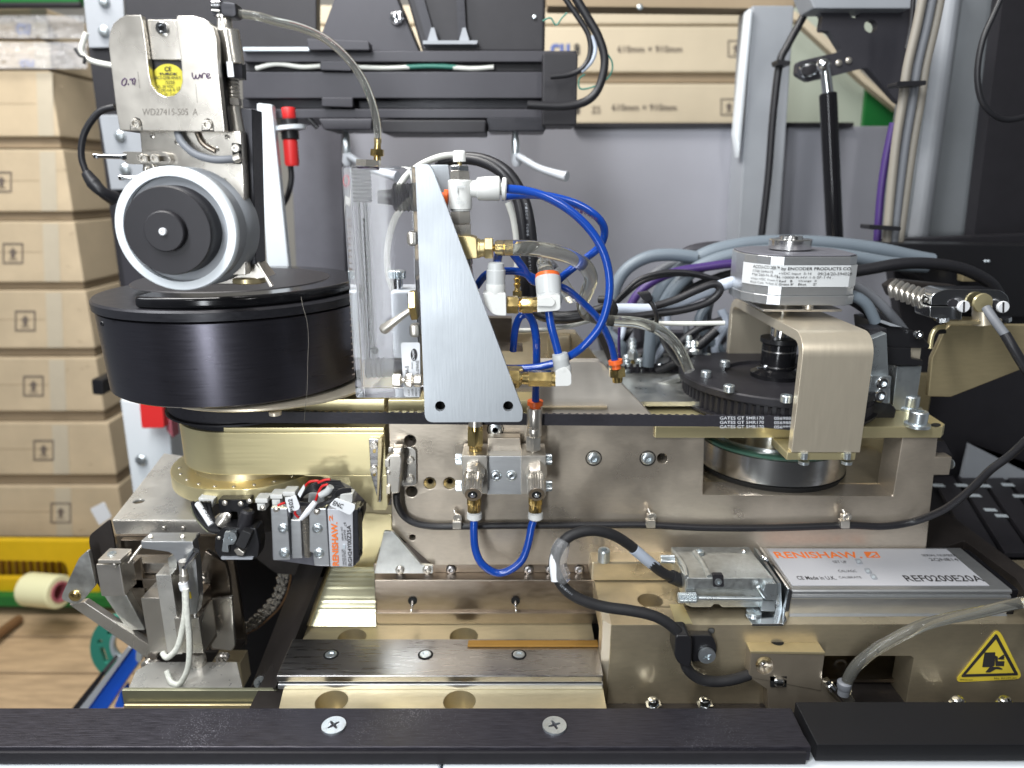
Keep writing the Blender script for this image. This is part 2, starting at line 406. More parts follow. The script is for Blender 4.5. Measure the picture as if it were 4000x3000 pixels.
# ---- stack of cartons at the left
CX0 = W(345, 1200, 7).x
rows = [(20, 150), (160, 268), (275, 535), (583, 828), (865, 1104), (1135, 1362), (1398, 1608), (1652, 1856), (1900, 2098)]
seams = [160, 272, 578, 862, 1132, 1394, 1648, 1896, 2135]
lab = ['cardboard carton at the very top of the left stack, wrapped in stretch film',
       'film wrapped carton second from the top of the left stack',
       'plain carton just below the wrapped ones in the left stack, black cable loop beside it',
       'carton fourth from the top of the left stack, arrow mark cut by the photo edge',
       'carton in the middle of the left stack, level with the white ringed roller',
       'carton of the left stack level with the top of the black drum',
       'carton of the left stack level with the lower wall of the black drum',
       'carton second from the bottom of the left stack, beside the white frame post',
       'lowest carton of the left stack, resting on the yellow pallet']
arrows = [None, None, None, 5, 50, 98, 130, 170, 237]
def CXP(i): return 190 + i * 28
def arrow_mark(cx, cy, s, Y, parent):
    m = MB()
    m.prism([rect(cx - s, cy - s, cx + s, cy + s), rect(cx - s * .86, cy - s * .86, cx + s * .86, cy + s * .86)[::-1]], Y - .006, .003)
    m.prism([(cx, cy - s * .55), (cx + s * .42, cy - s * .05), (cx + s * .2, cy - s * .05), (cx + s * .2, cy + s * .42), (cx - s * .2, cy + s * .42), (cx - s * .2, cy - s * .05), (cx - s * .42, cy - s * .05)], Y - .006, .003)
    m.prism(rect(cx - s * .42, cy + s * .55, cx + s * .42, cy + s * .62), Y - .006, .003)
    add('arrow_mark', m, 'ink_soft', parent)
for i, ((y0, y1), s) in enumerate(zip(rows, seams)):
    t = thing('carton', lab[i], 'carton', (CX0 - 1.5, 7, zat(s, 7)), 'cartons stacked at the left')
    jx = random.uniform(-.012, .012)
    add('box_body', MB().box(CX0 - 3.2, CX0 + jx, 7, 9.0, zat(y1, 7), zat(y0, 7)), 'carton', t, bev=.02)
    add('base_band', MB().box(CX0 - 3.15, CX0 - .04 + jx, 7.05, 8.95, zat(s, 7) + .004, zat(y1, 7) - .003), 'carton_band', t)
    xt = 150 + i * 12
    add('tape_strip', MB().prism([(xt - 32, y0 + 8), (xt + 30, y0 + 8), (xt + 38, y1 - 4), (xt - 24, y1 - 4)], 6.996, .003), 'tape', t)
    add('flap_seam', MB().prism([(xt - 600, (y0 + y1) / 2 - 1), (xt - 34, (y0 + y1) / 2 - 1), (xt - 34, (y0 + y1) / 2 + 1), (xt - 600, (y0 + y1) / 2 + 1)], 6.998, .002), 'carton_band', t)
    dn = MB()
    for q in range(3):
        ux, uy = random.uniform(170, CXP(i)), random.uniform(y0 + 20, y1 - 20); dn.prism([(ux, uy), (ux + random.uniform(8, 34), uy + random.uniform(-9, 9)), (ux + 3, uy + 3)], 6.998, .0015)
    add('scuff', dn, 'carton_band', t)
    if arrows[i] is not None: arrow_mark(arrows[i], (y0 + y1) / 2 + 5, 40, 7, t)
    if i < 2:
        tq('cu', W(62 + i * 14, y0 + (115 if i == 0 else 100), 6.985), W(118 + i * 14, y0 + (115 if i == 0 else 100), 6.985), W(62 + i * 14, y0 + (70 if i == 0 else 72), 6.985), 'ink_blue', t, .03)
wr = MB()
for (x0, y0, x1, y1) in [(-100, 60, 330, 150), (-100, 165, 340, 268)]:
    a = []; n = 26
    for k in range(n):
        for j in range(7):
            a.append(W(x0 + (x1 - x0) * k / (n - 1), y0 + (y1 - y0) * j / 6, 6.93 + random.uniform(-.014, .014)))
    wr.add(a, [(k * 7 + j, (k + 1) * 7 + j, (k + 1) * 7 + j + 1, k * 7 + j + 1) for k in range(n - 1) for j in range(6)])
add('stretch_film', wr, 'wrap', label='clear stretch film around the top two cartons of the left stack', cat='plastic film', ang=20)
t = thing('green_tray', 'dark green rolled tray edge at the very top left corner', 'tray', W(150, 15, 6.9))
add('rim', MB().tube([W(-100, 6, 6.9), W(318, 4, 6.9)], .05), 'green', t)
add('rim', MB().tube([W(-100, 22, 6.8), W(318, 20, 6.8)], .025), 'black_matte', t)

# ---- pallet, planks and odds and ends, lower left
PY = 6.4
t = thing('plastic_pallet', 'yellow plastic pallet under the left carton stack', 'pallet', W(150, 2350, PY))
add('rim', MB().prism([rp([(-200, 2112), (400, 2116), (390, 2350), (-200, 2330)], 20),
    rp([(-190, 2185), (255, 2195), (272, 2262), (-190, 2262)], 20)[::-1]], PY, .08), 'yellow', t, bev=.02)
add('deck', MB().prism([(-190, 2180), (275, 2190), (280, 2270), (-190, 2270)], PY + .25, .05), 'yellow', t)
g = MB()
for k in range(12): g.prism([(-60 + k * 28, 2188), (-50 + k * 28, 2188), (-44 + k * 28, 2262), (-54 + k * 28, 2262)], PY + .2, .04)
add('grid_rib', g, 'amber', t, kind='stuff')
add('green_strip', MB().prism([(-200, 2330), (460, 2335), (460, 2372), (-200, 2366)], PY - .1, .4), 'green', label='green strip lying below the yellow pallet', cat='strip')
t = thing('masking_tape_roll', 'roll of cream masking tape lying on its side before the yellow pallet', 'tape roll', W(170, 2365, 6.0))
A = W(105, 2300, 6.0); B = W(235, 2312, 5.9)
L_ = (B - A).length
add('tape_winding', MB().lathe(A, B - A, [(0, .12), (0, .13), (.03, .155), (L_ - .01, .155), (L_, .145), (L_, .10), (.02, .10), (.0, .12)], 40), 'roll_tape', t)
add('core', MB().lathe(A, B - A, [(L_ * .5, .098), (L_ + .012, .098), (L_ + .012, .078), (L_ * .5, .078)], 40), 'roll_core', t)
deck = thing('plank_bench', 'pale wooden bench top of wide planks below the yellow pallet', 'bench', W(250, 2760, 5))
zt = zat(2765, 5.0)
ys = [7.1, 6.5]; py_j = [2362, 2486, 2628, 2790, 2950]
for k in range(4):
    y1 = WZ(2000, py_j[k], zt).y - .012; y0 = WZ(2000, py_j[k + 1], zt).y + .012
    add('plank', MB().box(-6.0, -2.2, y0, y1, zt - .15, zt), 'wood', deck, bev=.012)
add('support', MB().box(-5.9, -2.3, 4.6, 6.9, zt - .5, zt - .16), 'wood_dark', deck)
add('wooden_stick', MB().tube([WZ(-80, 2530, zt + .12), WZ(75, 2418, zt + .06)], .045, n=8), 'wood_dark', label='short dark brown stick on the planks at the left edge', cat='stick')
t = thing('gasket_disc', 'teal green slotted plastic disc lying on the planks', 'disc', W(430, 2650, 4.6))
c0 = circ(455, 2530, 104, 40, 122); c1 = circ(478, 2520, 36, 24, 50)[::-1]
sl = [rp([(388, 2530), (405, 2528), (425, 2590), (408, 2592)], 8)]
dots = [circ(390, 2508, 10, 12)[::-1], circ(427, 2474, 9, 12)[::-1]]
add('disc_plate', MB().prism([c0, c1] + [s[::-1] for s in sl] + dots, 4.6, .04), 'green_teal', t)
add('hub_ring', MB().prism([circ(478, 2520, 50, 24, 66), circ(478, 2520, 36, 24, 50)[::-1]], 4.57, .03), 'lamp_white', t)
t = thing('blue_clamp_bar', 'bright blue slanting bar with grey edge strip at the lower left', 'clamp bar', W(430, 2765, 3.9))
add('bar_body', MB().prism(rp([(305, 2800), (512, 2533), (545, 2540), (540, 2590), (470, 2690), (400, 2800)], 14), 3.9, .14), 'blue_paint', t, bev=.01)
add('edge_strip', MB().prism([(285, 2800), (500, 2525), (512, 2533), (320, 2800)], 3.88, .18), 'grey_light', t)
add('edge_strip', MB().prism([(255, 2800), (400, 2620), (412, 2625), (285, 2800)], 3.92, .16), 'black_matte', t)
add('foot', MB().prism(rp([(445, 2765), (470, 2700), (485, 2765)], 8), 3.86, .1), 'blue_paint', t)
add('tip', MB().prism(rp([(532, 2540), (556, 2552), (548, 2592), (530, 2580)], 8), 3.87, .16), 'lamp_white', t)

# ---- frame column at the left
t = thing('frame_column', 'grey painted machine frame column behind the left sensor head', 'column', W(560, 2000, 5))
add('plate', MB().prism([(318, -60), (478, -60), (492, 185), (345, 188)], 5.0, .3), 'grey_paint', t, bev=.01)
add('core', MB().prism([(345, 186), (470, 186), (560, 860), (640, 1120), (470, 1120), (395, 560)], 5.04, .3), 'black_matte', t)
add('plate', MB().prism([(385, 448), (548, 448), (575, 740), (432, 742)], 4.98, .3), 'grey_paint', t, bev=.01)
add('plate', MB().prism([(440, 760), (620, 760), (655, 1150), (490, 1150)], 5.02, .3), 'gantry', t, bev=.01)
add('plate', MB().prism([(468, 1560), (640, 1590), (662, 1675), (672, 1800), (665, 1935), (520, 1935)], 4.9, .3), 'white_paint', t, bev=.012)
for (x, y) in [(405, 5), (405, 122), (468, 532), (488, 662), (552, 1798)]:
    fscrew(x, y, 4.97 if y > 400 else 4.99, 22, t, 'zinc', 'dome') if y < 1000 else fscrew(x, y, 4.89, 24, t, 'zinc', 'dome')
t = thing('red_interlock', 'red box mounted on the white part of the left frame column', 'switch', W(600, 1675, 4.85))
add('housing', MB().prism(rp([(542, 1560), (634, 1570), (642, 1672), (552, 1674)], 8), 4.75, .12), 'red', t, bev=.008)
add('side_plate', MB().prism([(640, 1572), (664, 1590), (676, 1710), (650, 1680)], 4.82, .1), 'roll_core', t)
add('side_block', MB().prism(rp([(355, 1480), (400, 1485), (404, 1545), (360, 1542)], 10), 5.2, .2), 'black_plastic', label='small black block beside the left edge of the black drum', cat='block', bev=.01)
add('paper_tag', MB().prism(rp([(352, 1988), (405, 1962), (435, 2020), (388, 2052)], 6), 5.4, .01), 'label_white', label='blurred white paper tag sticking out left of the steel cutter plate', cat='tag')
# cables at the left column
t = thing('sensor_cable', 'black cable loop with connector at the left of the sensor head', 'cable', W(330, 700, 3.6))
add('cord', MB().ptube([(450, 418, 3.6), (385, 440, 3.6), (330, 520, 3.6), (318, 610, 3.6), (342, 685, 3.6)], 13), 'cable_black', t)
add('plug', MB().ptube([(335, 672, 3.6), (365, 715, 3.6), (400, 750, 3.6), (445, 775, 3.65)], 28, rs=[U(18, 700, 3.6), U(27, 700, 3.6), U(22, 700, 3.6), U(30, 700, 3.6)]), 'cable_black', t)
t = thing('tied_cable', 'pale cable bent around a black zip tie beside the sensor head', 'cable', W(320, 230, 4.6))
add('cord', MB().ptube([(338, 128), (318, 190), (330, 222), (370, 242), (450, 258)], 10, 4.6), 'white_cable', t)
add('zip_tie', MB().ptube([(292, 190), (310, 215), (330, 225), (328, 250)], 6, 4.55), 'cable_black', t)

# ---- black panel and gantry at top
add('black_upright_panel', MB().prism([(482, -80), (1236, -80), (1236, 192), (496, 192)], 4.6, .1), 'black_matte', label='matte black panel behind the sensor head at the top', cat='panel', bev=.01)
t = thing('gantry_rail', 'dark grey grooved gantry rail hanging across the top of the photo', 'gantry', W(1600, 450, 4.2))
for (a, b, dY, m) in [(198, 242, 0, 'gantry'), (280, 384, 0, 'gantry'), (425, 462, 0, 'gantry'), (242, 280, .07, 'black_matte'), (384, 425, .09, 'black_anod')]:
    add('rail_section', MB().prism([(945, a), (2252, a), (2250, b), (947, b)], 4.2 + dY, .5), m, t, bev=.006)
add('rail_lip', MB().prism([(1240, 462), (1455, 462), (1450, 508), (1265, 508)], 4.15, .3), 'gantry', t, bev=.01)
add('rail_lip', MB().prism([(1488, 468), (1900, 468), (1895, 520), (1490, 520)], 4.12, .4), 'black_matte', t, bev=.01)
add('rail_lip', MB().prism([(1900, 456), (2135, 456), (2130, 514), (1905, 514)], 4.2, .3), 'black_anod', t, bev=.01)
for (x, y) in [(1250, 238), (1256, 380)]:
    add('cable_clip', MB().prism(rp([(x, y), (x + 122, y), (x + 122, y + 40), (x, y + 36)], 6), 4.17, .05), 'gantry', t, bev=.01)
add('cable_clip', MB().prism(rp([(1195, 150), (1440, 160), (1445, 196), (1205, 196)], 8), 4.14, .1), 'gantry', t, bev=.01)
add('edge_strip', MB().prism([(948, 184), (1208, 184), (1208, 198), (948, 198)], 4.16, .06), 'lamp_white', t)
for (pts, mt) in [([(1000, 268), (1080, 250), (1180, 262), (1252, 258)], 'white_cable'), ([(1372, 262), (1500, 266), (1600, 262)], 'white_cable'), ([(1590, 262), (1680, 258), (1780, 262)], 'green_wire'), ([(1770, 264), (1850, 268), (1928, 262)], 'white_cable')]:
    add('ground_wire', MB().ptube(pts, 9, 4.22), mt, t)
t = thing('gantry_bracket', 'slanted dark mounting bracket and motor block on top of the gantry rail', 'bracket', W(1600, 200, 4.3))
add('slanted_plate', MB().prism([(1325, -60), (1530, -60), (1640, 205), (1262, 202), (1240, 170)], 4.35, .25), 'gantry', t, bev=.01)
add('motor_block', MB().prism([(1575, -60), (2132, -60), (2128, 205), (1650, 205)], 4.3, .5), 'black_matte', t, bev=.02)
add('motor_rib', MB().prism([(1600, -60), (1640, -60), (1700, 150), (1668, 160)], 4.26, .05), 'black_anod', t)
add('motor_rib', MB().prism([(1780, -60), (1810, -60), (1822, 150), (1790, 150)], 4.26, .05), 'black_anod', t)
add('foot_plate', MB().prism([(1652, 158), (1866, 158), (1862, 172), (1652, 172)], 4.2, .2), 'grey_paint', t)
for x in (1690, 1813): add('gusset', MB().prism([(x - 6, 108), (x + 6, 108), (x + 20, 158), (x - 20, 158)], 4.22, .05), 'grey_paint', t)
fscrew(1548, 70, 4.33, 26, t, 'chrome', 'dome'); fscrew(1562, 62, 4.31, 20, t, 'chrome', 'dome')
fscrew(2088, 66, 4.28, 8, t, 'zinc', 'dome')
t = thing('rail_end_block', 'black square end block closing the right end of the gantry rail', 'block', W(2200, 480, 4.15))
add('block_body', MB().prism([(2120, 205), (2258, 208), (2252, 490), (2118, 490)], 4.1, .3), 'black_matte', t, bev=.01)
for (nm, lb, pts, r, mt) in [
    ('drag_cable', 'outer black cable bundle looping beside the gantry rail end', [(2235, -30), (2290, 60), (2340, 150), (2362, 240), (2340, 340), (2290, 395), (2200, 415), (2060, 410)], 17, 'cable_black'),
    ('drag_cable', 'inner black cable looping tightly beside the gantry rail end', [(2190, -30), (2260, 70), (2300, 140), (2305, 210), (2280, 262), (2230, 290), (2150, 300)], 11, 'cable_black'),
    ('ground_cable', 'pale cable tucked inside the black cable loop at the top', [(2310, 140), (2325, 190), (2310, 240), (2270, 280)], 9, 'cable_light'),
    ('green_wire', 'thin green wire dangling around the black cable loop', [(2355, 190), (2390, 240), (2385, 290), (2340, 330), (2270, 348), (2262, 310), (2285, 290)], 3.2, 'green_wire'),
    ('green_wire', 'thin green wire hanging in a small loop above the blue lettering', [(2120, 82), (2150, 70), (2172, 98), (2195, 70), (2215, 50)], 3.0, 'green_wire')]:
    o = add(nm, MB().ptube(pts, r, 4.0), mt, label=lb, cat='wire' if 'wire' in nm else 'cable')

# ---- cartons upper right behind
clab = ['uppermost carton of the right hand store, mostly hidden by the beige shelf', 'upper right carton with an arrow mark close to the white post', 'lowest visible right carton, resting above the grey back panel', ]
for i, (y0, y1, s) in enumerate([(18, 96, 104), (100, 284, 322), (325, 484, 500)]):
    t = thing('carton', clab[i], 'carton', W(2400, s, 7.6), 'cartons in the store at the upper right')
    add('box_body', MB().prism([(1236, y0), (2960, y0), (2960, y1), (1236, y1)], 7.6, 1.5), 'carton_light', t, bev=.03)
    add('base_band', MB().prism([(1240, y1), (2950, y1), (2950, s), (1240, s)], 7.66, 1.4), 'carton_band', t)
    if i:
        yc = 192 if i == 1 else 420; dx = 0 if i == 1 else -22
        ftext('610mm × 910mm', 2412 + dx, yc + 12, 2664 + dx, yc - 14, 7.6, 'ink_soft', t, .01, eps=.01)
        arrow_mark(2876 + (-28 if i == 2 else 0), yc - 2, 33, 7.6, t)
        ftext('cu', 2150, 215 if i == 1 else 450, 2225, 170 if i == 1 else 405, 7.6, 'ink_blue', t, .03, eps=.01)
        ftext('8', 2242, 215 if i == 1 else 445, 2265, 170 if i == 1 else 412, 7.6, 'ink', t, .03, eps=.01)
        if i == 2: ftext('Z5', 2310, 442, 2345, 415, 7.6, 'ink_soft', t, .0, eps=.01)
t = thing('shelf_board', 'beige shelf board across the top right with a small screw', 'shelf', W(2600, 45, 5.2))
add('board', MB().prism([(2120, -80), (3110, -80), (3105, 34), (2900, 34), (2140, 26)], 5.2, .2), 'carton_band', t, bev=.01)
fscrew(2500, 28, 5.18, 12, t, 'zinc', 'dome')

# ---- grey back panel and lever handles
t = thing('back_panel', 'wide pale grey machine back panel behind the blue tubes', 'panel', W(2200, 1500, 5.4))
add('panel_sheet', MB().prism([(1300, 500), (3500, 492), (3500, 1700), (1300, 1700)], 5.4, .08), 'grey_panel', t, bev=.01)
add('top_edge', MB().prism([(2240, 480), (3330, 480), (3330, 497), (2240, 497)], 5.36, .16), 'black_matte', t)
add('inner_post', MB().prism([(1130, 480), (1335, 480), (1350, 1150), (1160, 1150)], 5.3, .2), 'grey_dark', label='dark grey inner post between the white post and the flowmeter', cat='post', bev=.01)
for k, (x, lb) in enumerate([(1352, 'lever handle hanging under the gantry just right of the clear hose'), (2012, 'lever handle hanging under the gantry above the blue tubes, pointing right')]):
    t = thing('clamp_lever', 'pale grey ' + lb, 'lever handle', W(x, 640, 4.25), 'clamp levers under the gantry rail')
    add('stem', MB().rod((x, 505), (x + 2, 630), [(0, 12), (.25, 12), (.3, 15), (.75, 17), (.95, 15), (1, 8)], 4.3), 'zinc', t)
    add('hub', MB().rod((x + 4, 600), (x + 6, 650), [(0, 17), (.6, 21), (1, 14)], 4.28), 'grey_light', t)
    add('arm', MB().ptube([(x + 10, 608, 4.25), (x + 90, 655, 4.2), (x + 170, 682, 4.15), (x + 203, 690, 4.12)], 14, rs=[U(14, 650, 4.2), U(13, 650, 4.2), U(17, 650, 4.2), U(20, 650, 4.2)]), 'grey_light', t)
t = thing('white_post', 'white painted upright post left of the flowmeter', 'post', W(1070, 1080, 4.1))
add('post_body', MB().prism([(1000, 402), (1062, 408), (1132, 1075), (1044, 1072)], 4.1, .06), 'white_paint', t, bev=.012)
t = thing('red_fitting', 'red and black cylindrical air sensor beside the white post', 'sensor', W(1135, 650, 4.2))
for (y0, y1, r, m) in [(420, 465, 26, 'red'), (465, 492, 34, 'black_plastic'), (492, 510, 62, 'white_paint'), (510, 545, 34, 'black_plastic'), (545, 648, 28, 'red')]:
    add('ring' if m != 'red' else 'cap', MB().rod((1126 + (y0 - 420) * .06, y0), (1128 + (y1 - 420) * .06, y1), [(0, r * .92), (.08, r), (.9, r), (1, r * .9)], 4.2), m, t)
add('cord', MB().ptube([(1135, 648), (1138, 700), (1125, 760), (1105, 800)], 11, 4.25), 'cable_black', t)
add('side_cord', MB().ptube([(1150, 440), (1200, 460), (1240, 500)], 9, 4.22), 'cable_black', t)

# ---- upper right background
t = thing('window_post', 'grey post with a bright white edge right of the cartons', 'post', W(2960, 900, 5.1))
add('post_body', MB().prism([(2938, 20), (3105, 20), (3040, 1000), (2880, 1000)], 5.1, .3), 'grey_paint', t, bev=.015)
add('white_edge', MB().prism([(2922, 34), (2944, 34), (2896, 560), (2888, 620), (2872, 520)], 5.07, .1), 'white_paint', t, bev=.02)
add('back_wall_board', MB().prism([(3090, 30), (3560, 30), (3560, 500), (3060, 500)], 6.6, .1), 'wall_pale', label='pale green board seen behind the gas strut', cat='board')
add('green_board', MB().prism([(3388, 330), (3560, 330), (3560, 495), (3372, 495)], 6.4, .05), 'green', label='dark green board visible behind the beige cables', cat='board')
t = thing('slanted_trim', 'cream slanted strip crossing behind the strut bracket', 'trim', W(3300, 300, 6.2))
add('strip', MB().prism([(3105, 40), (3150, 70), (3510, 395), (3510, 435), (3370, 320), (3105, 75)], 6.2, .1), 'carton_light', t, bev=.01)
add('strip', MB().prism([(3360, 262), (3385, 258), (3510, 380), (3510, 400)], 6.15, .1), 'grey_light', t)
add('low_shelf_edge', MB().prism([(3065, 478), (3335, 478), (3335, 498), (3060, 498)], 5.5, .1), 'void', label='thin black edge under the pale board, behind the gas strut', cat='edge strip')
t = thing('strut_bracket', 'dark grey perforated hinge bracket at the top of the gas strut', 'bracket', W(3300, 250, 4.4))
add('bracket_plate', MB().prism([rp([(3170, 30), (3560, 30), (3560, 420), (3510, 400), (3385, 262), (3230, 302), (3160, 318), (3112, 290), (3118, 240), (3290, 200), (3240, 120), (3205, 120), (3215, 60)], 14),
    circ(3402, 102, 26)[::-1], circ(3340, 48, 22)[::-1]], 4.4, .06), 'gantry', t, bev=.008)
add('slot_pad', MB().prism(rp([(3120, 252), (3190, 236), (3200, 285), (3140, 308)], 20), 4.37, .02), 'chrome', t)
add('slot_pad', MB().prism(rp([(3128, 262), (3186, 248), (3192, 280), (3144, 298)], 16), 4.355, .02), 'black_matte', t)
for x, y in [(3276, 246), (3315, 236)]: fscrew(x, y, 4.39, 13, t, 'nickel', 'dome')
add('top_rail', MB().prism([(3140, -60), (3565, -60), (3560, 34), (3180, 34)], 4.3, .2), 'grey_paint', t, bev=.01)
t = thing('gas_strut', 'black gas strut with a chrome rod and ball end', 'gas strut', W(3240, 950, 4.3))
add('cylinder_body', MB().rod((3234, 362), (3262, 960), [(0, 26), (.01, 33), (1, 33)], 4.3), 'black_gloss', t)
add('piston_rod', MB().rod((3222, 262), (3234, 366), [(0, 20), (1, 21)], 4.3), 'chrome', t)
add('ball_end', MB().sphere(W(3216, 252, 4.28), U(27, 250, 4.3)), 'chrome', t)
t = thing('hanging_cable', 'thick black cable with a tie hanging along the grey post', 'cable', W(3000, 980, 4.6))
add('cord', MB().ptube([(3180, -20), (3130, 80), (3075, 180), (3045, 250), (3020, 450), (3000, 700), (2970, 960)], 15, 4.6), 'cable_black', t)
add('zip_tie', MB().prism(rp([(3036, 232), (3088, 238), (3086, 256), (3040, 252)], 4), 4.5, .1), 'cable_black', t)
t = thing('beige_cable_bundle', 'three beige and grey cables strapped together running up the right side', 'cable bundle', W(3480, 950, 4.0))
for k, (dx, m) in enumerate([(0, 'cable_beige'), (38, 'sleeve'), (70, 'cable_beige')]):
    add('cord', MB().ptube([(3610 + dx, -40), (3582 + dx, 100), (3545 + dx, 260), (3525 + dx, 400), (3500 + dx * .95, 560), (3480 + dx * .85, 750), (3462 + dx * .7, 960)], 18, 3.9 + .01 * k), m, t)
add('cord', MB().ptube([(3570, -40), (3560, 90), (3540, 190)], 9, 3.95), 'cable_black', t)
add('strap', MB().prism(rp([(3505, 318), (3618, 314), (3618, 332), (3505, 338)], 6), 3.8, .1), 'cable_black', t)
add('strap', MB().prism(rp([(3395, 878), (3520, 886), (3518, 902), (3395, 896)], 6), 3.8, .1), 'cable_black', t)
add('purple_cable', MB().ptube([(3490, 480), (3460, 620), (3440, 760), (3425, 960)], 15, 4.0), 'purple', label='purple cable beside the strapped beige cables', cat='cable')
t = thing('right_column', 'broad grey curved cover column at the upper right', 'column', W(3700, 950, 4.5))
cc = []
for k in range(9):
    a = math.pi * k / 8; cc.append((W(3620, 500, 4.6).x + .0 - .22 * math.cos(a), 4.75 - .22 * math.sin(a)))
xr = W(3850, 500, 4.6).x
add('cover', MB().prism([(3640, -60), (3930, -60), (3800, 950), (3500, 950)], 4.55, .3), 'column_grey_shaded', t, bev=.08, seg=5)
add('side_cover', MB().prism([(3700, -60), (3780, -60), (3640, 950), (3560, 950)], 4.5, .3), 'grey_paint', t, bev=.06, seg=5)
add('dark_door', MB().prism([(3925, -60), (4300, -60), (4300, 960), (3800, 960)], 4.4, .1), 'black_matte', label='dark door panel at the right edge of the photo', cat='door panel')
add('cable_loop', MB().ptube([(3925, -40), (3880, 60), (3838, 160), (3818, 280), (3830, 380), (3870, 440), (3940, 468), (4060, 440)], 12, 3.6), 'cable_black', label='black cable hanging in a wide loop at the upper right corner', cat='cable')
# ================================================================ FRONT BEAM AND BASE
ZB = -1.87
yb, yf = WZ(2000, 2764, ZB).y, WZ(2000, 2918, ZB).y
t = thing('front_beam', 'long black front beam with two cross screws and scuffed top', 'beam', (0, yf, ZB))
xl = WZ(3095, 2840, ZB)
BR1 = WZ(3090, 2762, ZB); BR2 = WZ(3172, 2918, ZB)
add('beam_body', MB().plan([(-3.2, yf), (BR2.x, yf), (BR2.x - .004, yf + .06), (BR1.x, yb), (-3.2, yb)], ZB - .060, ZB), 'black_beam', t, bev=.006)
add('front_lip', MB().box(-3.2, BR2.x - .02, yf - .012, yf, ZB - .062, ZB - .014), 'black_matte', t, bev=.002)
for x in (1304, 2166):
    screw(WZ(x, 2835, ZB + .004), UP, .043, 'zinc', t, 'phillips', spin=.5 + x)
t = thing('side_beam', 'darker black beam section right of the mitred gap', 'beam', (2, yf, ZB))
add('beam_body', MB().plan([(BR2.x + .016, yf - .0), (3.4, yf), (3.4, yb + .02), (BR1.x + .02, yb + .02)], ZB - .060, ZB + .010), 'side_black', t, bev=.005)
for nm, x0, x1, lb in [('cover_panel', -3.2, WZ(1725, 2980, ZB - .1).x, 'white lower cover panel left of its thin seam, under the black beam'), ('cover_panel', WZ(1735, 2980, ZB - .1).x, 3.4, 'white lower cover panel right of its thin seam, under the black beam')]:
    add(nm, MB().box(x0, x1, yf - .03, yf + .12, ZB - .9, ZB - .066), 'white_paint', label=lb, cat='panel', group='white cover panels under the beam', bev=.012, seg=3)
add('machine_bed', MB().box(-1.05, 3.4, yb + .05, 4.6, -2.4, -2.02), 'dark_shell', label='dark machine bed below the golden base plate', cat='machine bed')

# base plate with the oval looking counterbores
ZP = -1.90
XE = W(2350, 2600, 2.41).x
hx = [WZ(1295, 2740, ZP), WZ(1795, 2740, ZP), WZ(1375, 2490, ZP), WZ(1812, 2485, ZP)]
def wc(c, r, n=28): return [(c.x + r * math.cos(-2 * math.pi * i / n), c.y + r * math.sin(-2 * math.pi * i / n)) for i in range(n)]
t = thing('base_plate', 'gold anodised base plate with large round holes under the steel rail', 'plate', (0, 2.3, ZP))
P0 = WZ(1065, 2780, ZP); P1 = WZ(1110, 2680, ZP); P2 = WZ(1205, 2440, ZP)
add('plate_body', MB().plan([[(P0.x + .02, 2.225), (XE, 2.225), (XE, 3.2), (P2.x + .1, 3.2), (P2.x, P2.y), (P1.x, P1.y)]] + [wc(h, .062) for h in hx], ZP - .12, ZP), 'base_gold', t, bev=.004)
for h in hx: add('bore_bottom', MB().cyl((h.x, h.y, ZP - .11), (h.x, h.y, ZP - .1), .06), 'gold_dark', t)
# steel rail
yR0 = 2.346; zR = zat(2640, yR0)
a = W(1078, 2640, yR0); b = WZ(1142, 2495, zR)
t = thing('linear_rail', 'dark ground steel rail block with three recessed screws on the base plate', 'rail', (0, yR0, ZP))
add('rail_top', MB().plan([(a.x, a.y), (XE, a.y), (XE, b.y), (b.x + .05, b.y), (b.x, b.y)], zR - .030, zR), 'steel', t, bev=.006)
add('rail_side', MB().plan([(a.x, a.y + .012), (XE, a.y + .012), (XE, b.y), (b.x, b.y)], ZP + .0, zR - .034), 'steel', t, bev=.008)
add('rail_step', MB().plan([(a.x + .002, a.y - .004), (XE, a.y - .004), (XE, a.y + .06), (a.x + .01, a.y + .06)], zR - .060, zR - .036), 'alu', t, bev=.006)
for x in (1293, 1662, 2027):
    p = WZ(x, 2557, zR + .001); s_ = screw(p, UP, .023, 'zinc', t, 'socket', h=.006)
    add('screw_recess', MB().lathe(p, UP, [(0.0, .024), (.0012, .024), (.0012, .031), (0, .031)], 28), 'void', t)
add('brass_strip', MB().plan([tuple(WZ(1826, 2530, zR).xy), (XE, WZ(1826, 2530, zR).y), (XE, WZ(1826, 2508, zR).y), tuple(WZ(1830, 2508, zR).xy)], zR + .001, zR + .010), 'amber', t, bev=.002)
# carriage
t = thing('rail_carriage', 'brownish steel carriage block with two grease nipples under the main plate', 'carriage', (0, 2.78, ZP))
zc = zat(2265, 2.78)
add('carriage_body', MB().box(W(1465, 2340, 2.78).x, .9, 2.78, 3.3, ZP + .035, zc), 'steel_brown', t, bev=.006)
add('carriage_foot', MB().box(W(1468, 2425, 2.765).x, .9, 2.765, 3.2, ZP + .001, ZP + .06), 'steel_brown', t, bev=.006)
add('top_strip', MB().box(W(1465, 2340, 2.83).x, .9, 2.84, 3.3, zc + .0, zc + .045), 'steel_brown', t, bev=.004)
for x in (1612, 2014):
    p = W(x, 2345, 2.78); add('nipple_socket', MB().cyl(p + Vector((0, -.002, .0)), p + Vector((0, -.006, 0)), .020), 'void', t)
    add('grease_nipple', MB().lathe(p, (0.02, -1, -.35), [(0, .008), (.03, .008), (.034, .005), (.05, .005), (.055, .0065), (.062, .003)], 16), 'chrome', t)
for x in (1562, 1670, 1762, 2065, 2150, 2262): fscrew(x, 2224, 2.838, 20, t, 'steel', 'button')
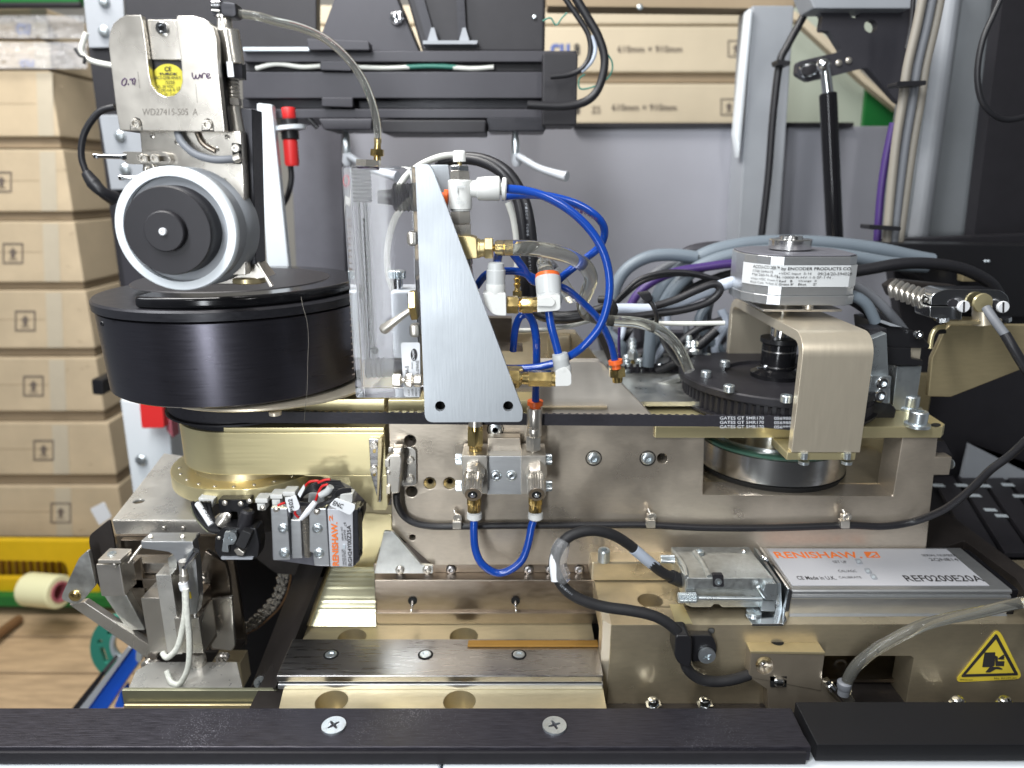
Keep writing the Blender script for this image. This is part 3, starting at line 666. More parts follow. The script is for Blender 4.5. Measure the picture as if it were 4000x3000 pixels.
# ribbed bright gold guard
t = thing('ribbed_guard', 'bright pale gold ribbed guard sheet sloping down left of the carriage', 'guard', W(1320, 2445, 2.6))
g0, g1 = W(1285, 2215, 2.95), W(1462, 2215, 2.95); g2, g3 = WZ(1468, 2446, ZP + .006), WZ(1204, 2446, ZP + .006)
m = MB(); n = 26; random.seed(5)
for k in range(n + 1):
    f = k / n; a = g0.lerp(g3, f); b = g1.lerp(g2, f); bump = Vector((0, -.5, .6)) * (.0085 * (k % 2) * random.uniform(.02, .24))
    m.v += [a + bump, b + bump]
for k in range(n): m.f.append((2 * k, 2 * k + 1, 2 * k + 3, 2 * k + 2))
add('ribbed_sheet', m, 'ribbed', t, ang=5)
add('side_edge', MB().tube([g0, g3], .010, n=6), 'gold_dark', t)
# dark trough between cutter and guard
t = thing('dark_trough', 'dark brown curved chute between the cutter and the golden guard', 'chute', W(1100, 2700, 2.7))
m = MB(); n = 10
for k in range(n + 1):
    f = k / n
    m.v += [WZ(1290 - 30 * f - 185 * f, 2150 + 540 * f, -1.62 - .38 * f), W(1190 - 220 * f, 2150 + 560 * f, 3.1 - .4 * f)]
for k in range(n): m.f.append((2 * k, 2 * k + 1, 2 * k + 3, 2 * k + 2))
add('chute_sheet', m, 'dark_shell', t)
add('chute_back', MB().prism([(820, 2100), (1330, 2180), (1250, 2420), (1090, 2720), (820, 2720)], 3.45, .1), 'black_matte', t)
add('tab_plate', MB().prism(rp([(975, 2690), (1015, 2640), (1085, 2630), (1090, 2700), (975, 2702)], 12), 2.66, .05), 'dark_shell', t, bev=.006)
fscrew(1020, 2665, 2.655, 26, t, 'zinc', 'pan')
# chain of pale bristles seen in the trough
t = thing('drag_chain', 'curved dark link chain glinting deep inside the chute', 'chain', W(1050, 2450, 3.2))
pth = [(1112, 2190), (1108, 2250), (1092, 2310), (1065, 2360), (1025, 2400), (985, 2435), (940, 2460), (905, 2478)]
add('rail_edge', MB().ptube([(p[0] + 26, p[1] + 14) for p in pth], 4, 3.15), 'wood_dark', t)
lk = MB()
for k in range(30):
    f = k / 29 * (len(pth) - 1.001); i = int(f); f -= i
    x = pth[i][0] * (1 - f) + pth[i + 1][0] * f; y = pth[i][1] * (1 - f) + pth[i + 1][1] * f
    for j in (-1, 0, 1): lk.sphere(W(x + j * 13 + random.uniform(-3, 3), y + j * 5 + (k % 2) * 4, 3.14), U(random.uniform(7, 12), y, 3.14), 6)
add('chain_link', lk, 'nickel_dark', t, kind='stuff')

# olive cross bar lower left
t = thing('olive_bar', 'olive green anodised bar along the bottom left behind the black beam', 'bar', W(780, 2765, 2.5))
add('bar_body', MB().pbox(478, 2697, 1086, 2752, 2.48, .02), 'olive', t, bev=.005)
add('bar_body', MB().pbox(484, 2755, 1078, 2790, 2.46, .015), 'gold_dark', t, bev=.005)

# ================================================================ CUTTER ASSEMBLY (left, lower)
t = thing('cutter_mechanism', 'steel wire cutter mechanism of bent plates and blocks at the lower left', 'cutter', W(700, 2690, 2.75))
Zt = zat(2032, 2.75)
top = [tuple(WZ(*p, Zt).xy) for p in [(437, 2030), (792, 2030), (860, 1900), (860, 1800), (640, 1770), (540, 1900)]]
hc = WZ(543, 1957, Zt)
add('top_plate', MB().plan([top, wc(hc, .024, 20)], Zt - .014, Zt), 'steel_plate', t, bev=.004)
add('front_apron', MB().prism([(437, 2034), (785, 2034), (842, 2088), (452, 2088)], 2.752, .03), 'nickel_dark', t, bev=.004)
add('rear_plate', MB().prism([(455, 2092), (900, 2092), (960, 2520), (600, 2620), (470, 2300)], 3.1, .03), 'steel_brown', t, bev=.003)  # dark brown steel panel behind the slide blocks
add('side_sheet', MB().prism(rp([(428, 2028), (445, 2110), (460, 2240), (468, 2300), (575, 2480), (500, 2460), (405, 2320), (372, 2270), (346, 2115), (350, 2090)], 14), 2.78, .012), 'dark_shell', t, bev=.003)
add('guard_wedge', MB().prism([(402, 2322), (492, 2322), (566, 2462), (498, 2462)], 2.76, .05), 'galv', t, bev=.004)
add('inner_sheet', MB().prism([(492, 2230), (545, 2180), (570, 2340), (566, 2460), (492, 2322)], 2.80, .02), 'steel_brown', t, bev=.003)
lk_ = add('link_plate', MB().prism([rp([(344, 2148), (374, 2285), (318, 2352), (290, 2362), (240, 2342), (243, 2320), (308, 2180)], 14)], 2.70, .02), 'galv', t, bev=.004)
screw(W(293, 2327, 2.70), FRONT, U(24, 2327, 2.7), 'brass', lk_, 'dome')
add('diagonal_strut', MB().prism([(268, 2362), (330, 2352), (618, 2545), (610, 2580), (578, 2576)], 2.74, .035), 'nickel_dark', t, bev=.004)
blk = add('clamp_block', MB().pbox(384, 2205, 478, 2330, 2.62, .10), 'nickel_dark', t, bev=.005)
zt_ = zat(2187, 2.60)
add('clamp_cap', MB().plan([tuple(WZ(*p, zt_).xy) for p in [(381, 2187), (470, 2187), (515, 2143), (428, 2140)]], zt_ - .018, zt_), 'nickel', t, bev=.003)
screw(WZ(437, 2165, zt_), UP, .018, 'zinc', t, 'pan')
screw(W(446, 2208, 2.605), FRONT, .010, 'nickel_dark', t, 'dome')
zt_ = zat(2113, 2.62)
add('gantry_cap', MB().plan([tuple(WZ(*p, zt_).xy) for p in [(548, 2113), (745, 2113), (782, 2078), (586, 2078)]], zt_ - .022, zt_), 'alu', t, bev=.006)
add('gantry_arm', MB().prism([rp([(548, 2116, 12), (752, 2116, 4), (766, 2200, 2), (776, 2330, 2), (768, 2400, 4), (716, 2400, 4), (696, 2200, 20), (670, 2158, 20), (552, 2142, 10)], 6)], 2.60, .05), 'alu', t, bev=.006)
for x in (590, 715): screw(W(x, 2098, 2.63), (0, -.6, .8), .008, 'nickel', t, 'cap')
for x in (640, 715): screw(W(x, 2064, 2.748), FRONT, .010, 'nickel_dark', t, 'button')
add('rail_bar', MB().prism([(512, 2262), (690, 2244), (690, 2262), (512, 2285)], 2.85, .03), 'nickel', t, bev=.003)
add('rail_bar', MB().prism([(545, 2302), (700, 2252), (700, 2275), (560, 2322)], 2.9, .03), 'galv', t, bev=.003)
add('slide_block', MB().pbox(566, 2336, 652, 2550, 2.66, .13), 'nickel_dark', t, bev=.005)
add('slide_block', MB().pbox(630, 2246, 690, 2556, 2.645, .12), 'steel_plate', t, bev=.004)
add('slide_block', MB().pbox(688, 2414, 786, 2552, 2.635, .14), 'nickel_dark', t, bev=.005)
add('slide_block', MB().pbox(766, 2330, 800, 2540, 2.70, .10), 'steel_brown', t, bev=.004)
add('slot_back', MB().pbox(688, 2300, 772, 2418, 2.76, .02), 'void', t)
add('cross_bar', MB().pbox(500, 2200, 700, 2240, 2.84, .08), 'nickel_dark', t, bev=.004)
add('cross_bar', MB().pbox(480, 2262, 640, 2300, 2.80, .08), 'steel_brown', t, bev=.004)
add('guide_plate', MB().prism([(470, 2110), (560, 2110), (500, 2190), (475, 2200)], 2.86, .03), 'steel_brown', t, bev=.003)
add('guide_rod', MB().ptube([(555, 2130, 2.72), (500, 2200, 2.66)], 6), 'nickel', t)
add('latch_plate', MB().prism([(655, 2180), (690, 2160), (692, 2250), (660, 2245)], 2.70, .03), 'galv', t, bev=.003)
add('side_panel', MB().prism(rp([(800, 2150), (880, 2200), (895, 2260), (916, 2520), (906, 2540), (822, 2540), (806, 2440), (775, 2240)], 10), 2.86, .03), 'steel_brown', t, bev=.006)
add('side_panel', MB().prism(rp([(805, 2345), (905, 2330), (918, 2525), (905, 2545), (826, 2535)], 10), 2.82, .02), 'nickel_dark', t, bev=.012)
add('cylinder_rod', MB().rod((750, 2230), (762, 2405), [(0, 14), (.6, 14), (.62, 8), (1, 8)], 2.66), 'chrome', t)
add('fitting_body', MB().rod((765, 2150), (720, 2215), [(0, 14), (.4, 16), (.6, 12), (1, 14)], 2.56), 'chrome', t)
add('fitting_body', MB().rod((716, 2190), (722, 2295), [(0, 17), (.12, 17), (.14, 12), (.45, 14), (.5, 18), (.7, 18), (.72, 12), (.9, 17), (1, 17)], 2.56), 'nickel', t)
add('fitting_body', MB().rod((716, 2275), (722, 2300), [(0, 18), (1, 18)], 2.55), 'label_white', t)
add('yellow_plug', MB().rod((745, 2298), (752, 2330), [(0, 15), (.15, 20), (.9, 20), (1, 16)], 2.62), 'label_yellow', t)
screw(W(790, 2265, 2.78), FRONT, .022, 'nickel', t, 'dome'); screw(W(793, 2248, 2.79), UP, .014, 'nickel', t, 'cap')
for (x, y, r) in [(580, 2590, 22), (612, 2592, 20), (655, 2606, 20), (705, 2600, 17), (870, 2565, 22), (885, 2560, 14)]:
    add('chain_pin', MB().lathe(W(x, y, 2.72), FRONT, [(0, U(r, y, 2.7)), (.02, U(r, y, 2.7)), (.025, U(r * .8, y, 2.7)), (.025, U(r * .4, y, 2.7)), (.01, U(r * .4, y, 2.7)), (.01, 0)], 18), 'nickel_dark', t)
add('pivot_pillar', MB().rod((775, 2550), (785, 2640), [(0, 20), (.2, 26), (.6, 26), (.8, 22), (1, 10)], 2.66), 'nickel_dark', t)
add('pivot_link', MB().ptube([(785, 2630, 2.64), (770, 2660, 2.62), (740, 2678, 2.60)], 10), 'nickel_dark', t)
add('foot_block', MB().prism([(825, 2590), (938, 2590), (952, 2688), (830, 2688)], 2.86, .1), 'base_gold', t, bev=.004)
zf = zat(2692, 2.50)
add('foot_plate', MB().plan([tuple(WZ(*p, zf).xy) for p in [(500, 2692), (950, 2692), (925, 2585), (590, 2585), (530, 2620)]], zf - .02, zf), 'steel_plate', t, bev=.003)
add('lower_block', MB().prism([(560, 2548), (930, 2545), (930, 2600), (570, 2600)], 2.95, .1), 'dark_shell', t, bev=.004)
for (nm, pts, lb) in [('braided_hose', [(722, 2300, 2.55), (724, 2380, 2.54), (712, 2460, 2.54), (692, 2530, 2.54), (655, 2568, 2.55), (635, 2550, 2.57)], 'short white braided hose curling back to the cutter plate'),
                  ('braided_hose', [(726, 2300, 2.53), (732, 2400, 2.52), (740, 2500, 2.52), (736, 2600, 2.52), (705, 2668, 2.52), (670, 2665, 2.53), (652, 2620, 2.56)], 'longer white braided hose hanging in a loop almost to the base')]:
    o = thing(nm, lb, 'hose', W(pts[-1][0], pts[-1][1], 2.55), 'white braided hoses at the cutter')
    add('hose_sleeve', MB().ptube(pts, 11.5, n=16), 'braid', o)

# ================================================================ BLACK DRUM, BELT, GOLD ARM
CX, CY = -1.19, 3.05
C = lambda z: Vector((CX, CY, z))
t = thing('drum_housing', 'large matte black round housing with a lid below the white ringed roller', 'drum', C(-.81))
add('drum_shell', MB().lathe(C(-.812), UP, [(0, .515), (.006, .523), (.322, .536), (.326, .530)], 96), 'black_drum', t)
add('lid', MB().lathe(C(-.482), UP, [(0, .536), (0.003, .546), (.034, .548), (.042, .540), (.042, 0)], 96), 'black_anod', t)
R = .518; xc = W(541, 1180, 2.6).x; pts = []
a0 = math.acos((xc - CX) / R) if abs((xc - CX) / R) < 1 else 2.0
k0 = 60
for k in range(k0 + 1):
    a = -a0 + (2 * a0) * k / k0; pts.append((CX + R * math.cos(a), CY + R * math.sin(a)))
add('raised_cap', MB().plan(pts, -.44, -.396), 'black_gloss', t, bev=.016, seg=4)
add('cap_recess', MB().lathe(C(-.397), UP, [(0, .40), (.004, .395), (.004, 0)], 64), 'black_matte', t)
screw(W(400, 1264, 2.60), (-.5, -1, 0), .010, 'black_plastic', t, 'button')
add('lower_disc', MB().lathe(C(-.86), UP, [(0, .34), (.004, .345), (.03, .345), (.036, .34)], 80), 'black_anod', t)
t2 = thing('lower_shim_disc', 'thin pale gold disc peeking out under the right side of the drum', 'disc', C(-.85))
add('disc_body', MB().lathe(C(-.838) + Vector((.13, -.01, 0)), UP, [(0, .475), (.004, .48), (.012, .48), (.015, .475)], 80), 'gold_pink', t2)
screw(W(1075, 1608, 2.60), -UP, .024, 'gold_pink', t2, 'cap', h=.012)
t = thing('left_pulley', 'black toothed belt pulley mostly hidden under the drum', 'pulley', C(-.95))
add('pulley_body', MB().lathe(C(-.955), UP, [(0, .30), (.004, .335), (.012, .335), (.014, .318), (.08, .318), (.082, .335), (.09, .335), (.09, .2)], 80), 'black_matte', t)
RX, RY, RR = 1.21, 3.14, .41
YB = 2.725
zb0, zb1 = -.933, -.886
# belt: outer run in front, inner run behind, wrapping the right pulley
t = thing('timing_belt', 'black toothed timing belt running from under the drum to the right pulley', 'belt', (0, YB, zb0))
pth = []; rL = CY - YB; rR = RY - YB
for k in range(25): a = -math.pi / 2 + math.pi * k / 24; pth.append((RX + rR * math.cos(a), RY + rR * math.sin(a), zb0 - .022, zb1 - .022))
for k in range(25): a = math.pi / 2 + math.pi * k / 24; pth.append((CX + rL * math.cos(a), CY + rL * math.sin(a), zb0, zb1))
m = MB(); n = len(pth); th = .008
for i, p in enumerate(pth):
    a = Vector(pth[i - 1][:2]); b = Vector(pth[(i + 1) % n][:2]); d = (b - a).normalized(); nn = Vector((d.y, -d.x))
    for (off, z) in ((0, p[2]), (0, p[3]), (-th, p[3]), (-th, p[2])): m.v.append(Vector((p[0] + nn.x * off, p[1] + nn.y * off, z)))
for i in range(n):
    j = (i + 1) % n
    for q in range(4): r_ = (q + 1) % 4; m.f.append((4 * i + q, 4 * i + r_, 4 * j + r_, 4 * j + q))
add('belt_band', m, 'belt', t)
m = MB(); x = CX + .05
while x < RX - .02:
    f = (x - CX) / (RX - CX); m.lathe((x, YB + .014, zb0 - .022 * f), UP, [(0, .008), (zb1 - zb0 - .001, .008)], 8)
    m.lathe((x, CY + rL * (1 - f) + f * 0 + (RY + rR - CY) * f - .014, zb0), UP, [(0, .008), (zb1 - zb0, .008)], 6); x += .0312
add('belt_tooth', m, 'belt', t, kind='stuff')
for k, y in enumerate((1633, 1650, 1667)):
    h0, h1 = y - 8, y + 4
    ftext('GATES GT 5MR170', 2812, h1 + 2, 2984, h0 + 2, YB - .001, 'ink_white', t, .01, eps=.001)
    ftext('056988', 3024, h1 + 3, 3090, h0 + 3, YB - .001, 'ink_white', t, .01, eps=.001)
# gold arm
YA = 2.765
t = thing('gold_arm', 'polished gold anodised arm with a round hub at its left end', 'arm', W(1100, 1990, YA))
rh = CY - YA
arm = [tuple((p[0], p[1])) for p in [(1180, 1856.6), (1511, 1856.6), (1514, 1975), (1508, 1992), (1458, 1992), (1420, 1950), (1370, 1900), (1320, 1876), (1250, 1862), (1200, 1859)]]
add('arm_web', MB().prism([arm], YA, .10), 'gold', t, bev=.0015)
zh0, zh1 = zat(1856, YA), zat(1690, YA)
xs_ = W(1505, 1770, YA).x
hp_ = [(xs_, YA)] + [(CX + rh * math.sin(math.pi + math.pi * (1 - k / 48) + 0), CY - rh * math.cos(math.pi * k / 48)) for k in range(49)] + [(xs_, YA + .1)]
hp_ = [(xs_, YA)] + [(CX - rh * math.sin(math.pi * k / 48), CY - rh * math.cos(math.pi * k / 48)) for k in range(49)] + [(xs_, CY + rh)]
add('arm_body', MB().plan([hp_], zh0, zh1), 'gold', t, bev=.003)
add('arm_upper', MB().plan([(CX, YA + .002), (W(1504, 1640, 2.8).x, YA + .002), (W(1504, 1640, 2.8).x, 3.3), (CX, 3.3)], zh1, zat(1662, YA + .03)), 'gold', t, bev=.003)
add('top_flange', MB().prism([(1000, 1560), (1502, 1560), (1502, 1604), (1000, 1604)], 2.80, .5), 'gold', t, bev=.003)
add('hub_neck', MB().lathe(C(zh1), UP, [(0, .27), (.05, .27)], 60), 'black_anod', t)
add('side_plate', MB().prism([(1440, 1714), (1470, 1714), (1492, 1720), (1488, 1962), (1478, 1962), (1447, 1850), (1443, 1760)], YA - .016, .014), 'steel', t, bev=.003)
add('side_plate', MB().prism([(1476, 1720), (1492, 1704), (1492, 1760), (1478, 1962), (1472, 1962)], YA - .028, .012), 'gold_dark', t, bev=.002)
for y in (1738, 1832): fscrew(1461, y, YA - .017, 15, t, 'nickel', 'cap', h=U(10, y, YA))
for y in (1762, 1853): add('slot', MB().prism(rp([(1456, y - 10), (1468, y - 10), (1468, y + 8), (1456, y + 8)], 6), YA - .0175, .002), 'brass', t)
# turntable ring
t = thing('turntable_ring', 'gold round flange with a flat front facet under the arm hub', 'ring', C(-1.27))
pts = []; RT = .347
for k in range(96):
    a = 2 * math.pi * k / 96; x = RT * math.cos(a); y = max(RT * math.sin(a), -RT * .965); pts.append((CX + x, CY + y))
add('flange', MB().plan(pts, -1.288, -1.222), 'gold', t, bev=.004)
add('neck', MB().lathe(C(-1.222), UP, [(0, .255), (.03, .25), (.04, .262), (.046, .262)], 72), 'gold_dark', t)
for k in range(10):
    a = math.radians(200 + k * 15); screw(C(-1.2215) + Vector((.31 * math.cos(a), .31 * math.sin(a), 0)), UP, .008, 'nickel', t, 'dome')
t = thing('under_hub', 'dark round motor body hidden under the turntable ring', 'motor', C(-1.5))
add('motor_body', MB().lathe(C(-1.50), UP, [(0, .10), (.0, .2), (.226, .22)], 48), 'dark_shell', t)

# ---------------- electronics below the ring
YE = 2.62
t = thing('optical_switch', 'black plastic sensor block with a zinc clamp hanging under the ring', 'sensor', W(930, 2185, YE))
add('body_plate', MB().prism(rp([(838, 2100), (870, 2060), (1000, 2062), (1014, 2130), (1008, 2180), (960, 2190), (860, 2188), (836, 2150)], 12), YE, .08), 'black_plastic', t, bev=.008)
add('upper_post', MB().prism(rp([(850, 1952), (975, 1952), (960, 2040), (968, 2075), (930, 2075), (926, 2000), (900, 2000), (905, 2070), (866, 2060)], 8), YE + .05, .08), 'black_plastic', t, bev=.006)
add('round_cap', MB().rod((968, 1990), (955, 2060), [(0, 18), (.1, 26), (.9, 30), (1, 26)], YE + .03), 'black_matte', t)
add('flag', MB().prism(rp([(945, 2070), (984, 2085), (955, 2150), (916, 2130)], 8), YE - .03, .04), 'black_rubber', t, bev=.006)
zc_ = add('zinc_clamp', MB().prism(rp([(876, 2078), (922, 2080), (916, 2128), (890, 2130), (894, 2160), (864, 2156)], 8), YE - .02, .02), 'zinc', t, bev=.004)
fscrew(903, 2095, YE - .02, 24, zc_, 'zinc', 'pan'); fscrew(855, 2101, YE, 8, t, 'nickel', 'dome')
add('connector_tip', MB().prism([(912, 2150), (930, 2142), (955, 2160), (948, 2172), (926, 2170)], YE - .02, .02), 'nickel', t, bev=.003)
add('edge_bar', MB().prism([(862, 2178), (988, 2178), (986, 2186), (866, 2186)], YE - .012, .02), 'grey_paint', t)
for x, y in [(878, 1965), (940, 1968), (974, 1958), (893, 2015), (1025, 1985)]: fscrew(x, y, YE + .02, 11, t, 'nickel', 'dome')
add('metal_horn', MB().rod((898, 2000), (862, 2040), [(0, 10), (.4, 26), (1, 30)], YE + .06), 'nickel', t)
for k, (x, y) in enumerate([(800, 1962), (1020, 1962), (1078, 1946), (1128, 1935)]):
    t2 = thing('white_connector', ['white plug connector at the left under the gold ring', 'white plug connector just right of the black sensor, under the ring', 'white plug connector second from the right under the ring', 'white plug connector farthest right, touching the P502 tag'][k], 'connector', W(x, y, YE + .05), 'white connectors under the ring')
    if k == 0:
        add('housing', MB().prism([(772, 1945), (835, 1952), (830, 1985), (780, 1972)], YE + .06, .06), 'white_plastic', t2, bev=.005)
    else:
        add('housing', MB().pbox(x - 24, y - 14, x + 25, y + 4, YE + .04, .06), 'white_plastic', t2, bev=.004)
        add('plug', MB().pbox(x - 16, y + 5, x + 17, y + 32, YE + .045, .05), 'white_plastic', t2, bev=.004)
t = thing('sleeve_tag', 'white cable sleeve marked P506 on a slanting black cable', 'cable tag', W(800, 2020, 2.6))
add('tag_body', MB().ptube([(772, 1968, 2.62), (800, 2010, 2.58), (825, 2050, 2.56)], 12), 'label_white', t)
tq('P506', W(790, 1988, 2.545), W(823, 2036, 2.545), W(804, 1980, 2.545), 'ink', t, .01)
t = thing('sensor_cable', 'black cables curving down beside the P506 tag', 'cable', W(780, 2030, 2.65))
for k in range(5): add('cord', MB().ptube([(752 + k * 16, 1960, 2.66), (770 + k * 14, 2010, 2.66), (815 + k * 9, 2065, 2.66), (850 + k * 5, 2078, 2.66)], 8), 'cable_black', t)
add('cord', MB().ptube([(745, 1975, 2.66), (765, 2025, 2.66), (812, 2078, 2.66)], 4), 'olive', t)
# readhead block
YH = 2.60
t = thing('encoder_readhead', 'grey metal encoder readhead with an orange lettered label, below the gold arm', 'readhead', W(1230, 2215, YH))
add('left_plate', MB().prism([(1056, 1984), (1122, 1986), (1134, 2188), (1066, 2190)], YH, .04), 'alu', t, bev=.005)
add('center_rib', MB().prism([(1134, 2030), (1176, 2030), (1182, 2182), (1140, 2184)], YH + .0, .05), 'alu', t, bev=.006)
add('back_body', MB().prism([(1058, 1978), (1400, 1984), (1404, 2190), (1380, 2216), (1250, 2214), (1064, 2188)], YH + .05, .05), 'grey_dark', t, bev=.005)
add('right_plate', MB().prism([(1206, 1986), (1274, 1986), (1288, 2212), (1226, 2210), (1222, 2160), (1208, 2156)], YH + .0, .05), 'alu', t, bev=.005)
lbl_ = add('label_body', MB().prism([(1278, 1988), (1378, 1992), (1380, 2214), (1290, 2214)], YH - .002, .07), 'label_silver', t, bev=.003)
add('black_cap', MB().prism([(1378, 1990), (1398, 1990), (1402, 2180), (1381, 2214)], YH + .002, .08), 'black_anod', t, bev=.003)
sp = MB()
for k in range(36):
    y = 1975 + k * 5.6; c = W(1190 + k * .35, y, YH + .01)
    sp.lathe(c - Vector((0, 0, .0019)), UP, [(0, .0125), (.0010, .0152), (.0026, .0152), (.0036, .0125)], 14)
add('coil_spring', sp, 'nickel_dark', t, kind='stuff')
for x, y in [(1106, 2064), (1110, 2160), (1240, 2064), (1246, 2160)]: fscrew(x, y, YH, 21, t, 'zinc', 'button')
for x, y in [(1078, 1990), (1237, 2000)]: fscrew(x, y, YH - .01, 12, t, 'nickel', 'dome')
for y in (1990, 2158): screw(W(1398, y, YH + .03), (1, -.2, 0), .014, 'black_plastic', t, 'cap')
def vtext(s, x0, x1, y0, y1, Y, mat, par, bold=0.0, lean=6):
    # reads bottom to top; x0 = top of the letters
    return tq(s, W(x1 + lean, y1, Y - .003), W(x1, y0, Y - .003), W(x0 + lean, y1, Y - .003), mat, par, bold)
_t = t; t = lbl_
vtext('RENISHAW.', 1293, 1318, 2040, 2210, YH - .002, 'ink_orange', t, .03)
tq('2', W(1300, 2036, YH - .005), W(1298, 2012, YH - .005), W(1286, 2036, YH - .005), 'ink_orange', t, .01)
vtext('MADE IN UK', 1333, 1340, 2145, 2208, YH - .002, 'ink', t)
vtext('PATENTED', 1342, 1349, 2150, 2208, YH - .002, 'ink', t)
vtext('SERIAL NO', 1330, 1337, 2058, 2112, YH - .002, 'ink', t)
vtext('2PKP38', 1341, 1349, 2070, 2112, YH - .002, 'ink', t)
vtext('RGH24Y00Z35A', 1354, 1370, 2052, 2210, YH - .002, 'ink', t, .012)
vtext('CE', 1341, 1349, 2040, 2056, YH - .002, 'ink', t)
add('indicator', MB().prism(rp([(1338, 2128), (1349, 2128), (1349, 2144), (1338, 2144)], 4), YH - .006, .004), 'lamp_white', t)
t = _t
for (nm, lb, pts, c3, s) in [
    ('wire_tag', 'white tag marked P502 hanging among the red wires', rp([(1112, 1948), (1155, 1935), (1172, 1980), (1166, 1992), (1128, 2004)], 6), (W(1132, 1995, 2.54), W(1124, 1950, 2.54), W(1112, 1999, 2.54)), 'P502'),
    ('wire_tag', 'rounded white tag marked ENC above the orange lettered readhead', rp([(1312, 1945), (1388, 1972), (1386, 1990), (1368, 2014), (1284, 1975)], 10), (W(1288, 1972, 2.54), W(1334, 1988, 2.54), W(1294, 1952, 2.54)), 'ENC')]:
    o = thing(nm, lb, 'cable tag', W(1200, 2000, 2.56), 'white wire tags')
    o = add('tag_sheet', MB().prism(pts, 2.545, .006), 'label_white', o, bev=.002)
    if s == 'P502': tq(s, W(1150, 1998, 2.54), W(1140, 1948, 2.54), W(1134, 2000, 2.54), 'ink', o, .01)
    else: tq(s, W(1298, 1972, 2.54), W(1336, 1988, 2.54), W(1305, 1955, 2.54), 'ink', o, .01)
o = thing('wire_tag', 'small white folded tag close under the gold ring, left of the red wires', 'cable tag', W(1180, 1940, 2.58), 'white wire tags')
add('tag_sheet', MB().prism(rp([(1162, 1930), (1186, 1893), (1192, 1905), (1172, 1945)], 4), 2.56, .006), 'label_white', o)
o = thing('wire_sleeve', 'white heat shrink sleeve on the red wire above the coil spring', 'sleeve', W(1200, 1990, 2.55))
add('sleeve_body', MB().ptube([(1232, 1960, 2.55), (1205, 1995, 2.54), (1176, 2028, 2.54)], 12, rs=[.011, .013, .008]), 'label_white', o)
for lb, pts in [('red wire arching from the small white tag to the arm', [(1190, 1902), (1210, 1882), (1245, 1878)]), ('red wire running along the arm edge', [(1242, 1886), (1265, 1876), (1290, 1872)]), ('red wire entering the white sleeve', [(1232, 1960), (1242, 1930), (1258, 1900), (1282, 1892)]), ('red wire poking out below the P502 tag', [(1152, 1998), (1155, 2010), (1168, 2022)]), ('red wire passing left of the P502 tag', [(1086, 1975), (1100, 1968), (1114, 1964)])]:
    add('red_wire', MB().ptube(pts, 5, 2.60), 'red_wire', label=lb, cat='wire', group='red wires under the arm')
o = thing('wire_bundle', 'black wires fanning out between the white tags', 'wires', W(1300, 1950, 2.65))
random.seed(3)
for k in range(9):
    add('wire', MB().ptube([(1170 + k * 4, 1955 - k * 6, 2.64), (1210 + k * 5, 1900 + k * 3, 2.64), (1262, 1880 + k * 7, 2.66), (1330 + k * 4, 1880 + k * 5, 2.68)], 4.5), 'cable_black', o)
for k in range(6):
    add('wire', MB().ptube([(1168, 1962 + k * 4, 2.61), (1240, 1968 + k * 3, 2.60), (1290 + k * 3, 1950, 2.62), (1320, 1915 + k * 4, 2.64), (1372, 1908 + k * 3, 2.66)], 4.5), 'cable_black', o)
add('terminal', MB().prism(rp([(1205, 1925), (1270, 1925), (1268, 1970), (1202, 1970)], 8), 2.68, .05), 'grey_plastic', o, bev=.008)
add('terminal', MB().prism(rp([(1325, 1930), (1378, 1930), (1376, 1965), (1328, 1962)], 6), 2.64, .05), 'white_plastic', o, bev=.008)
add('terminal', MB().ptube([(1250, 1935, 2.6), (1278, 1920, 2.6), (1292, 1900, 2.6)], 14), 'grey_plastic', o)
add('dark_bracket', MB().prism([(1380, 1975), (1420, 1975), (1420, 2010), (1400, 2080), (1402, 2100), (1380, 2100)], 2.72, .06), 'black_anod', label='small black bracket right of the readhead label', cat='bracket', bev=.005)
add('gold_wall', MB().prism([(1384, 1996), (1530, 2010), (1540, 2250), (1465, 2240), (1330, 2240)], 2.99, .1), 'gold', label='polished gold wall seen between readhead and zinc corner plate', cat='plate', bev=.004)
add('hub_under', MB().prism([(1040, 1980), (1330, 1980), (1330, 2260), (1080, 2240), (1000, 2180)], 3.1, .1), 'dark_shell', label='dark cavity wall behind the encoder readhead', cat='plate')

# ================================================================ WIRE SENSOR HEAD (upper left)
YS = 2.36
t = thing('wire_sensor', 'nickel plated wire sensor head with a slotted cover plate, above the roller', 'sensor head', W(800, 1110, 2.6))
outer = [(423, 175), (428, 125), (442, 92), (466, 70), (492, 58), (550, 58), (556, 75), (570, 170), (583, 290), (592, 330), (615, 362), (645, 378), (680, 372), (703, 350), (712, 318), (708, 250), (686, 75), (692, 61), (755, 61), (800, 75), (832, 105), (846, 150), (851, 260), (878, 515), (468, 509), (455, 440)]
add('cover_plate', MB().prism([outer], YS, .030), 'nickel', t, bev=.003)
notch = [(508, 508), (508, 478), (516, 464), (530, 458), (546, 464), (553, 478), (556, 509)]
for dx in (0, 280):
    add('screw_recess', MB().prism([(p[0] + dx, p[1] + (4 if dx else 0)) for p in notch], YS - .0015, .003), 'void', t)
    add('recess_pad', MB().prism([(p[0] * .88 + (531 + 0) * .12 + dx, p[1] * .88 + 505 * .12) for p in notch if p[1] > 460], YS - .003, .002), 'nickel', t)
    fscrew(531 + dx, 484 + (4 if dx else 0), YS - .004, 19, t, 'nickel', 'socket')
add('back_plate', MB().prism([rp([(445, 70, 60), (850, 70, 90), (862, 260, 4), (900, 512, 4), (480, 512, 4), (452, 300, 4)], 10)], YS + .05, .10), 'black_anod', t, bev=.004)
add('insert_plate', MB().prism([(574, 75), (702, 76), (710, 234), (592, 233)], YS + .022, .02), 'nickel', t, bev=.003)
fscrew(636, 112, YS + .022, 24, t, 'chrome', 'socket')
